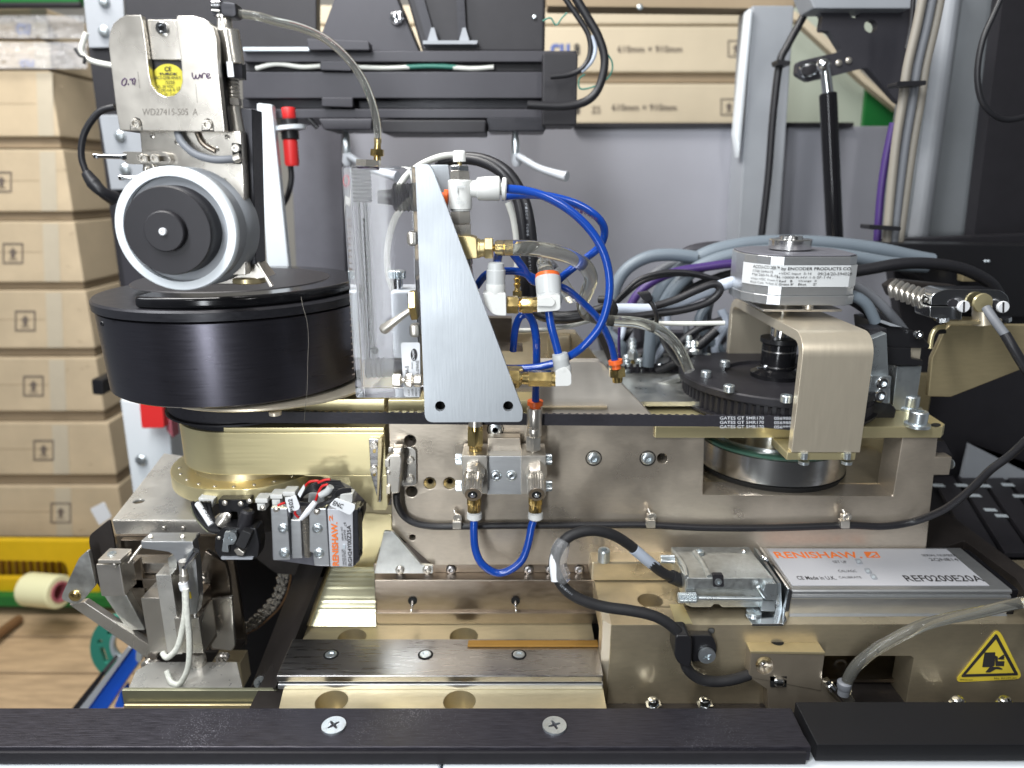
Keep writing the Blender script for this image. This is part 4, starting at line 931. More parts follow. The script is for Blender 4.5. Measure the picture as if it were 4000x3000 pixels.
add('sensor_body', MB().prism([(590, 235), (712, 236), (718, 385), (600, 385)], YS + .034, .015), 'black_matte', t)
yl = add('round_label', MB().prism([circ(656, 315, 66, 40)], YS + .031, .003), 'sensor_yellow', t)
E = .002
_t = t; t = yl
ftext('CE', 642, 278, 668, 260, YS + .030, 'ink', t, .02, E)
ftext('TURCK', 620, 293, 694, 284, YS + .030, 'ink', t, .05, E)
ftext('BC5-Q08-AN6X', 606, 311, 706, 297, YS + .030, 'ink', t, .0, E)
ftext('/S250', 645, 328, 681, 315, YS + .030, 'ink', t, .0, E)
ftext('10...30 VDC', 613, 343, 679, 332, YS + .030, 'ink', t, .0, E)
ftext('200 mA ®', 627, 357, 684, 346, YS + .030, 'ink', t, .0, E)
ftext('Sn : 5 mm', 642, 373, 694, 361, YS + .030, 'ink', t, .0, E)
ftext('UL', 690, 354, 706, 338, YS + .030, 'ink', t, .0, E)
t = _t
ftext('WD27415-505  A', 556, 450, 771, 424, YS, 'ink_engraved', t, -.008, .0015)
def stroke(pts, r=2.2): 
    add('handwriting', MB().tube([W(p[0], p[1], YS - .0012) for p in pts], U(r, 300, YS), n=6, sub=5), 'ink_marker', t)
stroke([(488, 305), (478, 315), (476, 328), (484, 334), (492, 326), (494, 312), (486, 305)])
stroke([(500, 326), (502, 332)]); stroke([(506, 312), (514, 308), (518, 318), (518, 330)]); stroke([(514, 316), (524, 306), (528, 314), (524, 332)])
stroke([(750, 284), (752, 300), (760, 308), (764, 296)]); stroke([(764, 292), (768, 306), (776, 304), (780, 288)]); stroke([(783, 292), (785, 306)], 2)
stroke([(790, 306), (790, 290), (798, 286), (803, 290)]); stroke([(806, 300), (816, 296), (818, 288), (810, 288), (806, 298), (812, 306), (824, 302)])
add('left_scratch', MB().tube([W(538, 280, YS - .0005), W(546, 345, YS - .0005)], .0007, n=4), 'ink_engraved', t)
add('right_scratch', MB().tube([W(764, 330, YS - .0005), W(771, 402, YS - .0005)], .0007, n=4), 'ink_engraved', t)
# mid plate and post
add('mounting_plate', MB().prism([(545, 508), (940, 512), (952, 700), (960, 1075), (900, 1075), (880, 700), (560, 690)], YS + .05, .05), 'nickel', t, bev=.004)
add('post_side', MB().prism([(938, 420), (984, 425), (1000, 1030), (960, 1045)], YS + .10, .10), 'black_anod', t, bev=.004)
add('post_body', MB().prism([(860, 690), (958, 690), (978, 1000), (1045, 1085), (900, 1112), (800, 1112)], YS + .12, .10), 'nickel_dark', t, bev=.006)
for x, y, r in [(595, 530, 10), (692, 555, 10), (848, 583, 9), (888, 535, 10)]: add('dowel', MB().lathe(W(x, y, YS + .05), FRONT, [(0, U(r, y, YS)), (.003, U(r, y, YS)), (.004, U(r * .6, y, YS)), (.001, 0)], 18), 'nickel_dark', t)
add('cable_notch', MB().prism(rp([(905, 558), (942, 562), (944, 640), (910, 640)], 6), YS + .047, .002), 'void', t)
fscrew(925, 580, YS + .04, 15, t, 'nickel', 'cap')
pp_ = add('probe_plate', MB().prism([rp([(476, 592, 12), (652, 594, 20), (668, 628, 20), (655, 642, 10), (490, 641, 20)], 12), rp([(535, 608), (652, 610), (655, 630), (540, 628)], 9)[::-1]], YS + .022, .026), 'nickel', t, bev=.003)
add('slot_bottom', MB().prism(rp([(530, 604), (672, 606), (675, 632), (535, 630)], 9), YS + .043, .003), 'nickel_dark', t)
for x in (562, 607): fscrew(x, 619, YS + .020, 17, pp_, 'nickel', 'socket')
add('probe_rod', MB().rod((366, 610), (500, 614), [(0, 6), (.02, 10), (.10, 11), (.12, 8), (.8, 8), (.82, 10), (.9, 14), (1, 14)], YS + .03), 'chrome', t)
add('probe_rod', MB().rod((464, 694), (570, 692), [(0, 5), (.03, 10), (.14, 11), (.2, 7), (1, 7)], YS + .06), 'chrome', t)
add('probe_lug', MB().prism([circ(580, 660, 24, 24), circ(580, 660, 10, 16)[::-1]], YS + .04, .02), 'nickel', t, bev=.002)
# black post lower base
add('base_washer', MB().lathe(W(975, 1104, 2.52), UP, [(0, .055), (.004, .06), (.018, .06), (.022, .052), (.022, 0)], 40), 'gold_dark', t)
screw(W(980, 1082, 2.52), UP, .034, 'nickel', t, 'dome')
add('brace', MB().prism([(985, 1000), (1000, 1010), (1066, 1118), (1052, 1122)], 2.48, .015), 'nickel', t, bev=.002)
t = thing('sensor_lead', 'grey sensor cable curving from the cover plate to a notch on the right', 'cable', W(800, 620, YS))
add('cord', MB().ptube([(694, 512, YS + .03), (710, 555, YS + .01), (760, 600, YS), (830, 622, YS), (900, 622, YS + .01), (935, 618, YS + .03)], 15), 'sleeve', t)
add('grommet', MB().rod((915, 622), (940, 614), [(0, 16), (1, 16)], YS + .015), 'nickel', t)
add('cord_shade', MB().ptube([(770, 515, YS + .045), (792, 560, YS + .04), (840, 590, YS + .045)], 11), 'steel_brown', t)
# fitting column right of the head
t = thing('air_fitting_column', 'steel air fitting with swivel elbow standing right of the sensor head', 'air fitting', W(915, 515, YS + .1))
YF = YS + .06
add('elbow', MB().prism([rp([(868, 2), (920, 10), (925, 60), (905, 68), (862, 62), (856, 20)], 10)], YF, .06), 'black_anod', t, bev=.012)
add('elbow_cap', MB().rod((832, 32), (868, 34), [(0, 20), (.1, 30), (1, 32)], YF + .03), 'chrome', t)
add('neck', MB().rod((876, 62), (880, 122), [(0, 30), (.15, 32), (.2, 26), (.9, 30), (1, 34)], YF + .03), 'nickel_dark', t)
add('cylinder_body', MB().rod((890, 118), (912, 255), [(0, 40), (.03, 43), (.97, 44), (1, 40)], YF + .03), 'nickel_dark', t)
add('hex_body', MB().rod((912, 245), (915, 308), [(0, 46, 'h'), (1, 46, 'h')], YF + .035), 'black_anod', t)
add('label_patch', MB().prism([(884, 240), (908, 242), (914, 300), (890, 300)], YF - .022, .003), 'label_white', t)
add('threaded_stem', MB().rod((905, 305), (912, 392), [(i / 12, 24 if i % 2 else 28) for i in range(13)], YF + .035), 'nickel_dark', t)
add('hex_nut', MB().rod((910, 385), (912, 412), [(0, 32, 'h'), (1, 32, 'h')], YF + .035), 'nickel_dark', t)
add('rod', MB().rod((908, 410), (925, 516), [(0, 30), (1, 32)], YF + .04), 'nickel', t)
t = thing('clear_hose', 'clear plastic hose arching from the steel elbow down to the flowmeter', 'hose', W(1475, 580, 2.6))
HY = 2.45
hp = [(905, 50, YF + .03), (1000, 62, 2.44), (1080, 84, 2.45), (1180, 110, 2.47), (1270, 152, 2.49), (1350, 220, 2.51), (1410, 300, 2.53), (1450, 390, 2.55), (1472, 480, 2.57), (1476, 560, 2.58)]
add('hose_wall', MB().ptube(hp, 16, n=20), 'hose', t)
add('hose_bore', MB().ptube(hp, 8, n=16), 'hose_bore', t)
# roller
t = thing('wire_roller', 'white ringed wire roller with a black hub below the sensor head', 'roller', W(690, 1130, 2.4))
YR = 2.27
XR = W(686, 898, YR); ax = lambda y: Vector((XR.x, y, XR.z)); u = U(1, 898, YR)
add('front_ring', MB().lathe(ax(YR), (0, 1, 0), [(.0, 203 * u), (0, 234 * u), (.006, 239 * u), (.020, 240 * u), (.024, 232 * u), (.024, 203 * u), (0, 203 * u)], 96), 'white_paint', t)
add('rear_flange', MB().lathe(ax(YR + .025), (0, 1, 0), [(0, 205 * u), (.0, 231 * u), (.09, 225 * u), (.10, 236 * u), (.13, 243 * u), (.17, 245 * u), (.17, 0)], 96), 'grey_paint', t)
add('inner_wall', MB().lathe(ax(YR + .02), (0, 1, 0), [(0, 202.5 * u), (.09, 200 * u), (.09, 0)], 80, caps=False), 'black_matte', t)
add('hub_drum', MB().lathe(ax(YR - .055), (0, 1, 0), [(0, 0), (0, 163 * u), (.008, 168 * u), (.15, 169 * u)], 80), 'black_matte', t)
add('hub_boss', MB().lathe(ax(YR - .080), (0, 1, 0), [(0, 0), (0, 72 * u), (.004, 76 * u), (.03, 77 * u)], 56), 'black_matte', t)
add('axle_tip', MB().lathe(ax(YR - .09), (0, 1, 0), [(0.003, 0), (0.003, 4 * u), (0, 5 * u), (0, 12 * u), (.003, 14 * u), (.02, 14 * u)], 24), 'label_white', t)

add('hair_thread', MB().ptube([(1176, 1160, 2.50), (1184, 1200, 2.48), (1200, 1260, 2.47), (1205, 1330, 2.47), (1202, 1420, 2.47), (1200, 1520, 2.48), (1192, 1600, 2.5), (1188, 1645, 2.6)], .6), 'cable_beige', label='fine pale thread hanging down the front of the black drum', cat='thread')
# ================================================================ MAIN PLATE
YM = 2.80
t = thing('main_plate', 'large taupe anodised machine plate with a rectangular window at the right', 'machine plate', W(2500, 2205, YM))
outer = [(1518, 1652), (2556, 1652), (2556, 1703), (2762, 1705), (2752, 1712), (2745, 1933), (3488, 1938), (3526, 1706), (3664, 1706), (3612, 2200), (1690, 2208), (1532, 2072)]
holes = [circ(1602, 1722, 22)[::-1], circ(1608, 1920, 22)[::-1], circ(2587, 1791, 20)[::-1], circ(1679, 1888, 23)[::-1], circ(1756, 1888, 23)[::-1], circ(1611, 2100, 12)[::-1]]
add('plate_body', MB().prism([outer] + holes, YM, .14), 'taupe', t, bev=.004)
add('hole_backing', MB().prism([(1560, 1700), (2620, 1700), (2620, 2120), (1560, 2120)], YM + .10, .01), 'dark_shell', t)
for x in (1679, 1756):
    c = W(x, 1888, YM - .0005); r = U(23, 1888, YM)
    add('countersink', MB().lathe(c, (0, 1, 0), [(.0, r), (.022, r * .5)], 28, caps=False), 'gold_dark', t)
for x, y, r in [(2319, 1790, 30), (2530, 1790, 30), (1935, 1677, 31)]:
    add('counterbore', MB().lathe(W(x, y, YM - .001), FRONT, [(0, U(r - 2, y, YM)), (.0012, U(r - 2, y, YM)), (.0012, U(r + 2, y, YM)), (0, U(r + 2, y, YM))], 32), 'void', t)
    fscrew(x, y, YM, r - 4, t, 'zinc', 'button')
add('rear_top_ledge', MB().prism([(1516, 1562), (2100, 1562), (2100, 1652), (1516, 1652)], YM + .03, .12), 'gold', t, bev=.003)
add('gusset_plate', MB().prism([(2100, 1412), (2336, 1412), (2352, 1418), (2562, 1640), (2556, 1660), (2100, 1660)], YM + .06, .06), 'plate_pale', t, bev=.004)
add('inner_wall', MB().prism([(1640, 1300), (2250, 1300), (2340, 1410), (2420, 1480), (1640, 1500)], YM + .34, .08), 'taupe_side', t, bev=.004)
add('inner_wall', MB().prism([(2140, 1310), (2232, 1310), (2236, 1420), (2140, 1420)], YM + .30, .05), 'taupe_side', t, bev=.02)
add('dark_plate', MB().prism([(1900, 1240), (2000, 1242), (2000, 1372), (1930, 1372)], YM + .2, .05), 'steel_brown', t, bev=.004)
add('dark_plate', MB().prism([(2000, 1348), (2042, 1348), (2042, 1375), (2000, 1375)], YM + .22, .05), 'steel_brown', t, bev=.003)
add('top_tray', MB().plan([(-.45, YM + .04), (.4, YM + .04), (.4, YM + .4), (-.45, YM + .4)], zat(1500, 3.2) - .01, zat(1500, 3.2)), 'taupe_side', t)
add('window_floor', MB().box(W(2700, 1900, 3.0).x, W(3560, 1900, 3.0).x, YM + .13, 3.9, zat(1935, YM) - .06, zat(1935, YM)), 'taupe_side', t)
add('window_back', MB().box(W(2700, 1700, 3.9).x - .3, 2.4, 3.9, 3.95, -1.8, -1.05), 'gold_dark', t)
add('window_block', MB().prism([(3355, 1715), (3482, 1715), (3465, 1820), (3365, 1820)], 3.4, .1), 'gold_dark', t, bev=.004)
add('window_block', MB().prism([(3350, 1825), (3455, 1822), (3450, 1905), (3352, 1905)], 3.3, .1), 'black_matte', t, bev=.004)
add('lower_flange', MB().pbox(1700, 2165, 3612, 2245, YM + .11, .06), 'taupe_side', t)
add('end_block', MB().prism([(3648, 1785), (3720, 1785), (3708, 1856), (3642, 1856)], YM + .0, .22), 'taupe', t, bev=.004)
add('end_block', MB().prism([(3660, 1722), (3690, 1722), (3722, 1783), (3655, 1783)], YM + .05, .12), 'black_matte', t, bev=.004)
screw(W(3714, 1812, YM + .04), (1, 0, 0), .022, 'zinc', t, 'dome')
# zinc corner plate
t = thing('corner_plate', 'galvanised triangular corner plate at the lower left of the main plate', 'corner plate', W(1560, 2240, 2.76))
add('plate_body', MB().prism(rp([(1500, 2076, 8), (1536, 2078, 8), (1646, 2206, 6), (1690, 2210, 2), (1690, 2240, 2), (1462, 2240, 2)], 6), 2.76, .015), 'galv', t, bev=.003)
for x in (1562, 1668): fscrew(x, 2226, 2.757, 18, t, 'nickel', 'button')
# sensor connector left of plate
t = thing('plug_bracket', 'small nickel connector with bracket holding the black cable end', 'connector', W(1560, 1935, 2.72))
add('bracket_plate', MB().prism(rp([(1515, 1747), (1610, 1748), (1626, 1760), (1628, 1890), (1618, 1898), (1530, 1900)], 8), YM - .016, .014), 'nickel_dark', t, bev=.003)
add('connector_body', MB().prism(rp([(1505, 1790), (1525, 1775), (1566, 1775), (1572, 1800), (1560, 1928), (1528, 1930), (1510, 1900)], 8), 2.69, .06), 'nickel', t, bev=.008)
add('connector_body', MB().prism([(1528, 1752), (1572, 1748), (1575, 1800), (1562, 1862), (1540, 1800)], 2.72, .05), 'nickel_dark', t, bev=.008)
add('latch', MB().prism(rp([(1503, 1795), (1520, 1795), (1520, 1825), (1503, 1825)], 3), 2.68, .03), 'nickel', t, bev=.003)
add('latch', MB().prism(rp([(1508, 1898), (1524, 1898), (1524, 1930), (1508, 1930)], 3), 2.68, .03), 'gold_pink', t, bev=.003)
for x, y in [(1602, 1797), (1602, 1870)]: fscrew(x, y, YM - .018, 15, t, 'nickel', 'cap', h=U(9, y, YM))
fscrew(1559, 1797, 2.70, 10, t, 'nickel', 'dome'); fscrew(1517, 1846, 2.69, 10, t, 'nickel', 'dome'); fscrew(1542, 1738, YM, 7, t, 'nickel', 'dome')
# encoder cable across plate
YC = 2.775
t = thing('plate_cable', 'black cable clipped along the bottom of the main plate and off to the right', 'cable', W(2500, 2060, YC))
add('cord', MB().ptube([(1548, 1925, 2.73), (1552, 1968, 2.75), (1575, 2012, YC), (1620, 2042, YC), (1690, 2055, YC), (1780, 2056, YC), (1950, 2053, YC), (2150, 2052, YC), (2400, 2050, YC), (2540, 2051, YC), (2750, 2061, YC), (3000, 2062, YC), (3200, 2056, YC), (3320, 2052, YC), (3450, 2056, YC), (3560, 2040, YC), (3650, 2008, 2.72), (3720, 1970, 2.66), (3800, 1905, 2.6), (3870, 1835, 2.56), (3950, 1775, 2.52), (4040, 1690, 2.45)], 14.5, n=16), 'cable_black', t)
for k, (x, y) in enumerate([(1785, 2020), (2543, 2016), (3303, 2017)]):
    t = thing('cable_clip', ['nickel cable clip left of the blue tube loop', 'nickel cable clip in the middle of the plate bottom', 'nickel cable clip nearest the right end of the plate'][k], 'cable clip', W(x, y + 50, YC), 'cable clips on the main plate')
    add('strap', MB().prism(rp([(x - 18, y + 18), (x + 18, y + 18), (x + 17, y + 48), (x - 17, y + 48)], 4), YC - .028, .03), 'nickel', t, bev=.005)
    add('ear', MB().prism(rp([(x - 14, y - 6), (x + 14, y - 6), (x + 16, y + 26), (x - 16, y + 26)], 6), YC - .010, .02), 'nickel', t, bev=.003)
    add('tail', MB().ptube([(x - 12, y - 28, YC), (x - 4, y - 12, YC - .01), (x, y, YC - .01)], 6), 'nickel', t)
    fscrew(x + 3, y, YC - .012, 17, t, 'nickel', 'cap', h=U(9, y, YC))

# ================================================================ NEEDLE VALVE MANIFOLD
t = thing('valve_manifold', 'nickel manifold with two knurled needle valves on a flat aluminium block', 'valve manifold', W(1970, 1950, 2.7))
YV = 2.64
add('center_block', MB().pbox(1900, 1782, 2040, 1932, YV + .03, .12), 'alu', t, bev=.003)
add('rear_block', MB().prism([(1905, 1712), (2032, 1712), (2038, 1780), (1903, 1780)], YV + .09, .06), 'taupe', t, bev=.003)
for x in (1938, 1999): fscrew(x, 1858, YV + .03, 22, t, 'zinc', 'button')
for k, (x0, x1, vx) in enumerate([(1806, 1904, 1850), (2035, 2132, 2089)]):
    add('valve_block', MB().pbox(x0, 1780, x1, 1930, YV, .14), 'nickel', t, bev=.003)
    vx2 = vx + (0 if k else -2)
    add('hex_bonnet', MB().lathe(W(vx2 + 6, 1838, YV), (-.0, -1, -.30), [(-.02, .043, 'h'), (.035, .043, 'h'), (.045, .036)], rot=.2), 'nickel', t)
    add('knurled_sleeve', MB().lathe(W(vx2 + 4, 1850, YV), (0.0, -1, -.34), [(.02, .033), (.03, .038, 'k'), (.115, .036, 'k'), (.12, .033)]), 'nickel_dark', t)
    add('end_face', MB().lathe(W(vx2 + 4, 1850, YV), (0.0, -1, -.34), [(.118, .0315), (.123, .031), (.123, .020), (.105, .019), (.105, 0)], 32), 'steel_brown', t)
    add('end_recess', MB().lathe(W(vx2 + 4, 1850, YV), (0.0, -1, -.34), [(.1235, 0), (.1235, .019), (.124, .019), (.124, 0)], 24), 'void', t)
    add('adjust_stem', MB().lathe(W(vx2 + 4, 1850, YV), (0.0, -1, -.34), [(.105, .011), (.128, .011), (.131, .008), (.131, 0)], 20), 'chrome', t)
    sx = x0 - 2 if k == 0 else x1
    for y in (1794, 1898): screw(W(sx, y, YV + .05), (-1 if k == 0 else 1, 0, 0), U(22, y, YV), 'zinc', t, 'knurl')
    add('brass_outlet', MB().rod((vx + 2, 1925), (vx + 2, 1996), [(0, 28), (.05, 31, 'h'), (.55, 31, 'h'), (.6, 26), (1, 26)], YV + .07), 'brass', t)
    add('white_collet', MB().rod((vx + 3, 1990), (vx + 3, 2030), [(0, 20), (.3, 20), (.32, 29), (.8, 30), (1, 20)], YV + .07), 'white_plastic', t)
add('brass_inlet', MB().rod((1857, 1650), (1857, 1758), [(0, 26), (.22, 30), (.26, 34, 'h'), (.8, 34, 'h'), (.83, 26), (1, 26)], YV + .06), 'brass', t)
add('inlet_collar', MB().rod((1857, 1640), (1857, 1662), [(0, 26), (1, 28)], YV + .06), 'nickel', t)
t2 = thing('push_fitting', 'nickel push-in fitting with an orange ring on the right valve block', 'push fitting', W(2085, 1760, YV + .06))
add('hex_base', MB().rod((2083, 1698), (2083, 1764), [(0, 28), (.05, 32, 'h'), (.85, 32, 'h'), (.88, 22), (1, 22)], YV + .06), 'nickel', t2)
add('barrel', MB().rod((2089, 1592), (2086, 1702), [(0, 28), (.03, 30), (.7, 30), (.72, 29), (.74, 30), (.97, 30), (1, 28)], YV + .05), 'nickel', t2)
add('orange_ring', MB().rod((2091, 1562), (2090, 1600), [(0, 24), (.08, 31), (.5, 31), (.6, 22), (1, 22)], YV + .05), 'orange', t2)
BT = lambda name, lb, pts, r=15.5: add(name, MB().ptube(pts, r, n=16), 'blue_tube', label=lb, cat='tube', group='blue pneumatic tubes')
BT('blue_tube', 'blue tube bent in a U loop below the two needle valves', [(1853, 2020, YV + .06), (1851, 2080, YV + .05), (1858, 2150, YV + .04), (1885, 2205, YV + .03), (1940, 2238, YV + .03), (1995, 2225, YV + .03), (2040, 2185, YV + .04), (2064, 2120, YV + .05), (2076, 2060, YV + .06), (2092, 2010, YV + .07)])

# ================================================================ GAUGE BRACKET AND FLOWMETER
YG = 2.40
t = thing('gauge_bracket', 'brushed aluminium triangular bracket with two round holes, carrying the flowmeter', 'bracket', W(1850, 1649, YG))
br = rp([(1622, 643, 6), (1674, 640, 14), (1690, 662, 8), (2042, 1600, 10), (2040, 1648, 18), (1660, 1650, 34)], 8)
add('bracket_face', MB().prism([br, circ(1719, 1587, 20)[::-1], circ(1985, 1587, 20)[::-1]], YG, .022), 'alu_brush', t, bev=.004)
fx = W(1626, 800, YG).x
add('side_flange', MB().box(fx, fx + .02, YG + .022, YG + .34, zat(1560, YG), zat(648, YG)), 'alu_brush', t, bev=.004)
add('rear_tab', MB().prism([(1680, 643), (1752, 643), (1762, 725), (1745, 830), (1720, 820)], YG + .26, .02), 'alu_brush', t, bev=.004)
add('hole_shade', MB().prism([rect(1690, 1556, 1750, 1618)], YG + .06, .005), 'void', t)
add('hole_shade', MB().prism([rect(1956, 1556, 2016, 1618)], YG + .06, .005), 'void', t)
YQ = 2.50
t = thing('flowmeter', 'clear acrylic flowmeter block with black scale ticks left of the bracket', 'flowmeter', W(1490, 1558, YQ))
xa, xb = W(1335, 648, YQ), W(1383, 1556, YQ)
zq0, zq1 = zat(1556, YQ), zat(648, YQ)
xL, xR = W(1360, 1100, YQ).x, W(1625, 1100, YQ).x
def ring_tube(mb, c0, c1, ro, ri, n=32):
    d = (c1 - c0); L = d.length; return mb.lathe(c0, d, [(0, ri), (0, ro), (L, ro), (L, ri), (0, ri)], n)
add('acrylic_block', MB().box(xL, xR, YQ, YQ + .17, zq0, zq1), 'acrylic', t, bev=.008, seg=2)
cxq = W(1437, 1100, YQ + .08).x
add('bore_tube', MB().cyl((cxq, YQ + .085, zat(1400, YQ + .08)), (cxq, YQ + .085, zat(790, YQ + .08)), U(30, 1100, YQ), n=28), 'bore_glass', t)
for dx in (-.012, .004, .013): add('guide_rod', MB().cyl((cxq + dx, YQ + .075, zat(1400, YQ + .08)), (cxq + dx, YQ + .075, zat(790, YQ + .08)), .0035, n=8), 'acrylic_in', t)
add('thread_insert', MB().lathe((cxq, YQ + .085, zat(790, YQ + .08)), UP, [(i * .0065, U(40 if i % 2 else 35, 700, YQ)) for i in range(20)], 28), 'acrylic_in', t)
zz = zat(770, YQ + .085)
add('side_port', MB().lathe((W(1480, 770, YQ + .085).x, YQ + .085, zz), (1, 0, 0), [(0, .022), (.05, .028)] + [(.055 + i * .007, .050 if i % 2 else .044) for i in range(12)], 28), 'acrylic_in', t)
zz = zat(1432, YQ + .085)
add('lower_port', MB().lathe((W(1434, 1432, YQ + .085).x, YQ + .085, zz), (1, 0, 0), [(0, .036), (.006, .042)] + [(.02 + i * .009, .040 if i % 2 else .034) for i in range(7)] + [(.10, .036), (.15, .036)], 28), 'acrylic_in', t)
add('float_ball', MB().sphere((cxq + .015, YQ + .08, zat(1365, YQ + .08)), .014, 20), 'black_plastic', t)
add('o_ring', MB().rod((1437, 650), (1437, 664), [(0, 48), (1, 48)], YQ + .085), 'ink_marker', t)
add('plug_cap', MB().rod((1440, 624), (1440, 652), [(0, 50, 'h'), (1, 52, 'h')], YQ + .085), 'nickel', t)
tk = MB()
for k in range(9): tk.prism(rect(1356 + k * .9, 856 + k * 24, 1368 + k * .9, 863 + k * 24), YQ - .003, .003)
for k in range(14): tk.prism([(1362 + k * 1.1, 1150 + k * 24), (1372 + k * 1.1, 1146 + k * 24), (1373 + k * 1.1, 1150 + k * 24), (1363 + k * 1.1, 1154 + k * 24)], YQ - .003, .003)
add('scale_print', tk, 'ink_soft', t)
tk = MB()
for k in range(22): tk.prism(rect(1416 + k * 1.3, 856 + k * 24, 1424 + k * 1.3, 861 + k * 24), YQ - .003, .003)
tk.prism([(1419, 850), (1421, 850), (1446, 1400), (1444, 1400)], YQ - .002, .002)
add('scale_print', tk, 'ink', t)
ring = MB().prism([circ(1352, 706, 12, 24, 22), circ(1352, 706, 10, 24, 20)[::-1]], YQ - .003, .002)
add('red_mark', ring, 'red_wire', t)
il_ = add('info_label', MB().prism(rp([(1565, 1338), (1640, 1338), (1642, 1550), (1578, 1550)], 10), YQ - .006, .004), 'label_white', t)
_t = t; t = il_
add('logo_oval', MB().prism([circ(1617, 1386, 13, 24, 24)], YQ - .008, .002), 'ink', t)
tq('Dwyer', W(1624, 1406, YQ - .010), W(1620, 1367, YQ - .010), W(1610, 1404, YQ - .010), 'label_white', t, .01)
vtext('RMA-5', 1582, 1597, 1430, 1476, YQ - .006, 'ink', t, .012, 1)
vtext('INC', 1606, 1612, 1413, 1440, YQ - .006, 'ink', t, 0, 1)
vtext('I-09AE', 1624, 1636, 1408, 1460, YQ - .006, 'ink', t, .0, 1)
for k, s in enumerate(['CAT.', 'DWYER', 'MICH', 'MAD']): vtext(s, 1593 + k * 14, 1601 + k * 14, 1518, 1546, YQ - .006, 'ink', t, 0, 1)
t = _t
add('top_barb', MB().rod((1476, 538), (1474, 592), [(0, 8), (.1, 12), (.5, 13), (1, 15)], 2.58), 'brass', t)
add('hex_fitting', MB().rod((1474, 583), (1474, 626), [(0, 27, 'h'), (.6, 29, 'h'), (.68, 14), (1, 15)], 2.58), 'brass', t)
add('mount_nut', MB().pbox(1588, 904, 1628, 962, YQ - .01, .05), 'nickel', t, bev=.012)
add('mount_nut', MB().pbox(1598, 1268, 1638, 1320, YQ - .01, .05), 'nickel', t, bev=.012)
kn = MB().rod((1536, 1484), (1645, 1487), [(0, 22), (.03, 24, 'k'), (.26, 24, 'k'), (.30, 18), (.34, 10), (.40, 10), (.44, 22), (.50, 27, 'k'), (.66, 27, 'k'), (.72, 18), (.78, 26), (1, 26)], YQ - .035)
add('knurled_valve_stem', kn, 'nickel', t)
t = thing('toggle_switch', 'chrome toggle lever with a brass hex nut on the bracket edge', 'toggle switch', W(1610, 1190, YG + .08))
add('hex_nut', MB().rod((1602, 1192), (1631, 1190), [(0, 52, 'h'), (.15, 62, 'h'), (.85, 62, 'h'), (1, 56, 'h')], YG + .06, n=24), 'brass', t)
add('lever', MB().rod((1610, 1206), (1488, 1294), [(0, 11), (.45, 14), (.9, 21), (.96, 17), (1, 8)], YG + .04), 'nickel', t)
# grey thing seen through the acrylic
t = thing('rear_regulator', 'grey cast regulator with a knurled knob seen through the clear block', 'regulator', W(1570, 1400, 3.1))
add('body', MB().prism(rp([(1528, 1130), (1650, 1130), (1650, 1400), (1540, 1400)], 20), 3.05, .2), 'grey_light', t, bev=.03, seg=3)
add('knob', MB().rod((1556, 1052), (1556, 1082), [(0, 28), (.1, 34, 'k'), (1, 34, 'k')], 3.1), 'zinc', t)
add('neck', MB().rod((1560, 1080), (1562, 1132), [(0, 18), (1, 18)], 3.1), 'chrome', t)

# ================================================================ PNEUMATIC FITTINGS RIGHT OF THE BRACKET
YP = 2.50
t = thing('speed_controller', 'white speed controller with a fluted knob at the top right of the bracket', 'flow controller', W(1797, 830, YP))
add('knob', MB().rod((1793, 588), (1795, 632), [(0, 20, 'k'), (.1, 24, 'k'), (.9, 25, 'k'), (1, 24)], YP), 'white_plastic', t)
add('needle_stem', MB().rod((1795, 630), (1796, 652), [(0, 8), (1, 10)], YP), 'brass_dull', t)
add('lock_nut', MB().rod((1796, 646), (1796, 670), [(0, 34, 'h'), (.15, 38, 'h'), (.85, 38, 'h'), (1, 34, 'h')], YP), 'chrome', t)
add('hex_cap', MB().rod((1796, 670), (1797, 704), [(0, 42, 'h'), (1, 42, 'h')], YP), 'nickel', t)
add('valve_body', MB().rod((1797, 702), (1800, 824), [(0, 44), (.05, 48), (.8, 45), (.93, 44), (.95, 40), (1, 38)], YP), 'white_plastic', t)
add('port_barrel', MB().rod((1838, 738), (1952, 736), [(0, 30), (.2, 34), (.24, 43), (.5, 46), (.95, 47), (1, 44)], YP), 'white_plastic', t)
add('release_collar', MB().rod((1952, 737), (1979, 738), [(0, 22), (.3, 24), (.35, 42), (.8, 44), (1, 38)], YP), 'white_plastic', t)
add('orange_stub', MB().rod((1712, 770), (1752, 774), [(0, 20), (.5, 20), (.55, 32), (.9, 32), (1, 26)], YP + .02), 'orange', t)
YT = YP - .049
ftext('AS', 1781, 782, 1798, 771, YT + .002, 'grey_plastic', t, .01, .002); ftext('1201F', 1782, 796, 1822, 785, YT + .002, 'grey_plastic', t, .01, .002)
fl = MB().prism([(1784, 727), (1812, 727), (1812, 723), (1821, 729), (1812, 735), (1812, 731), (1788, 731), (1788, 756), (1784, 756)], YT, .003)
add('flow_arrow', fl, 'grey_plastic', t)
t = thing('brass_tee', 'brass tee with stacked nickel hex nuts feeding the clear hose', 'tee fitting', W(1820, 1010, YP))
add('hex_nut', MB().rod((1798, 826), (1800, 874), [(0, 40, 'h'), (.1, 43, 'h'), (.9, 43, 'h'), (1, 40, 'h')], YP), 'nickel', t)
add('hex_nut', MB().rod((1801, 876), (1803, 922), [(0, 40, 'h'), (.1, 43, 'h'), (.9, 43, 'h'), (1, 40, 'h')], YP), 'nickel', t)
add('tee_body', MB().prism(rp([(1770, 920, 6), (1838, 922, 4), (1862, 930, 8), (1866, 1010, 8), (1800, 1014, 4), (1770, 990, 4)], 6), YP - .04, .08), 'brass_dull', t, bev=.008)
add('tee_barrel', MB().rod((1860, 970), (1895, 969), [(0, 38), (.4, 38), (.45, 34), (1, 34)], YP), 'brass_dull', t)
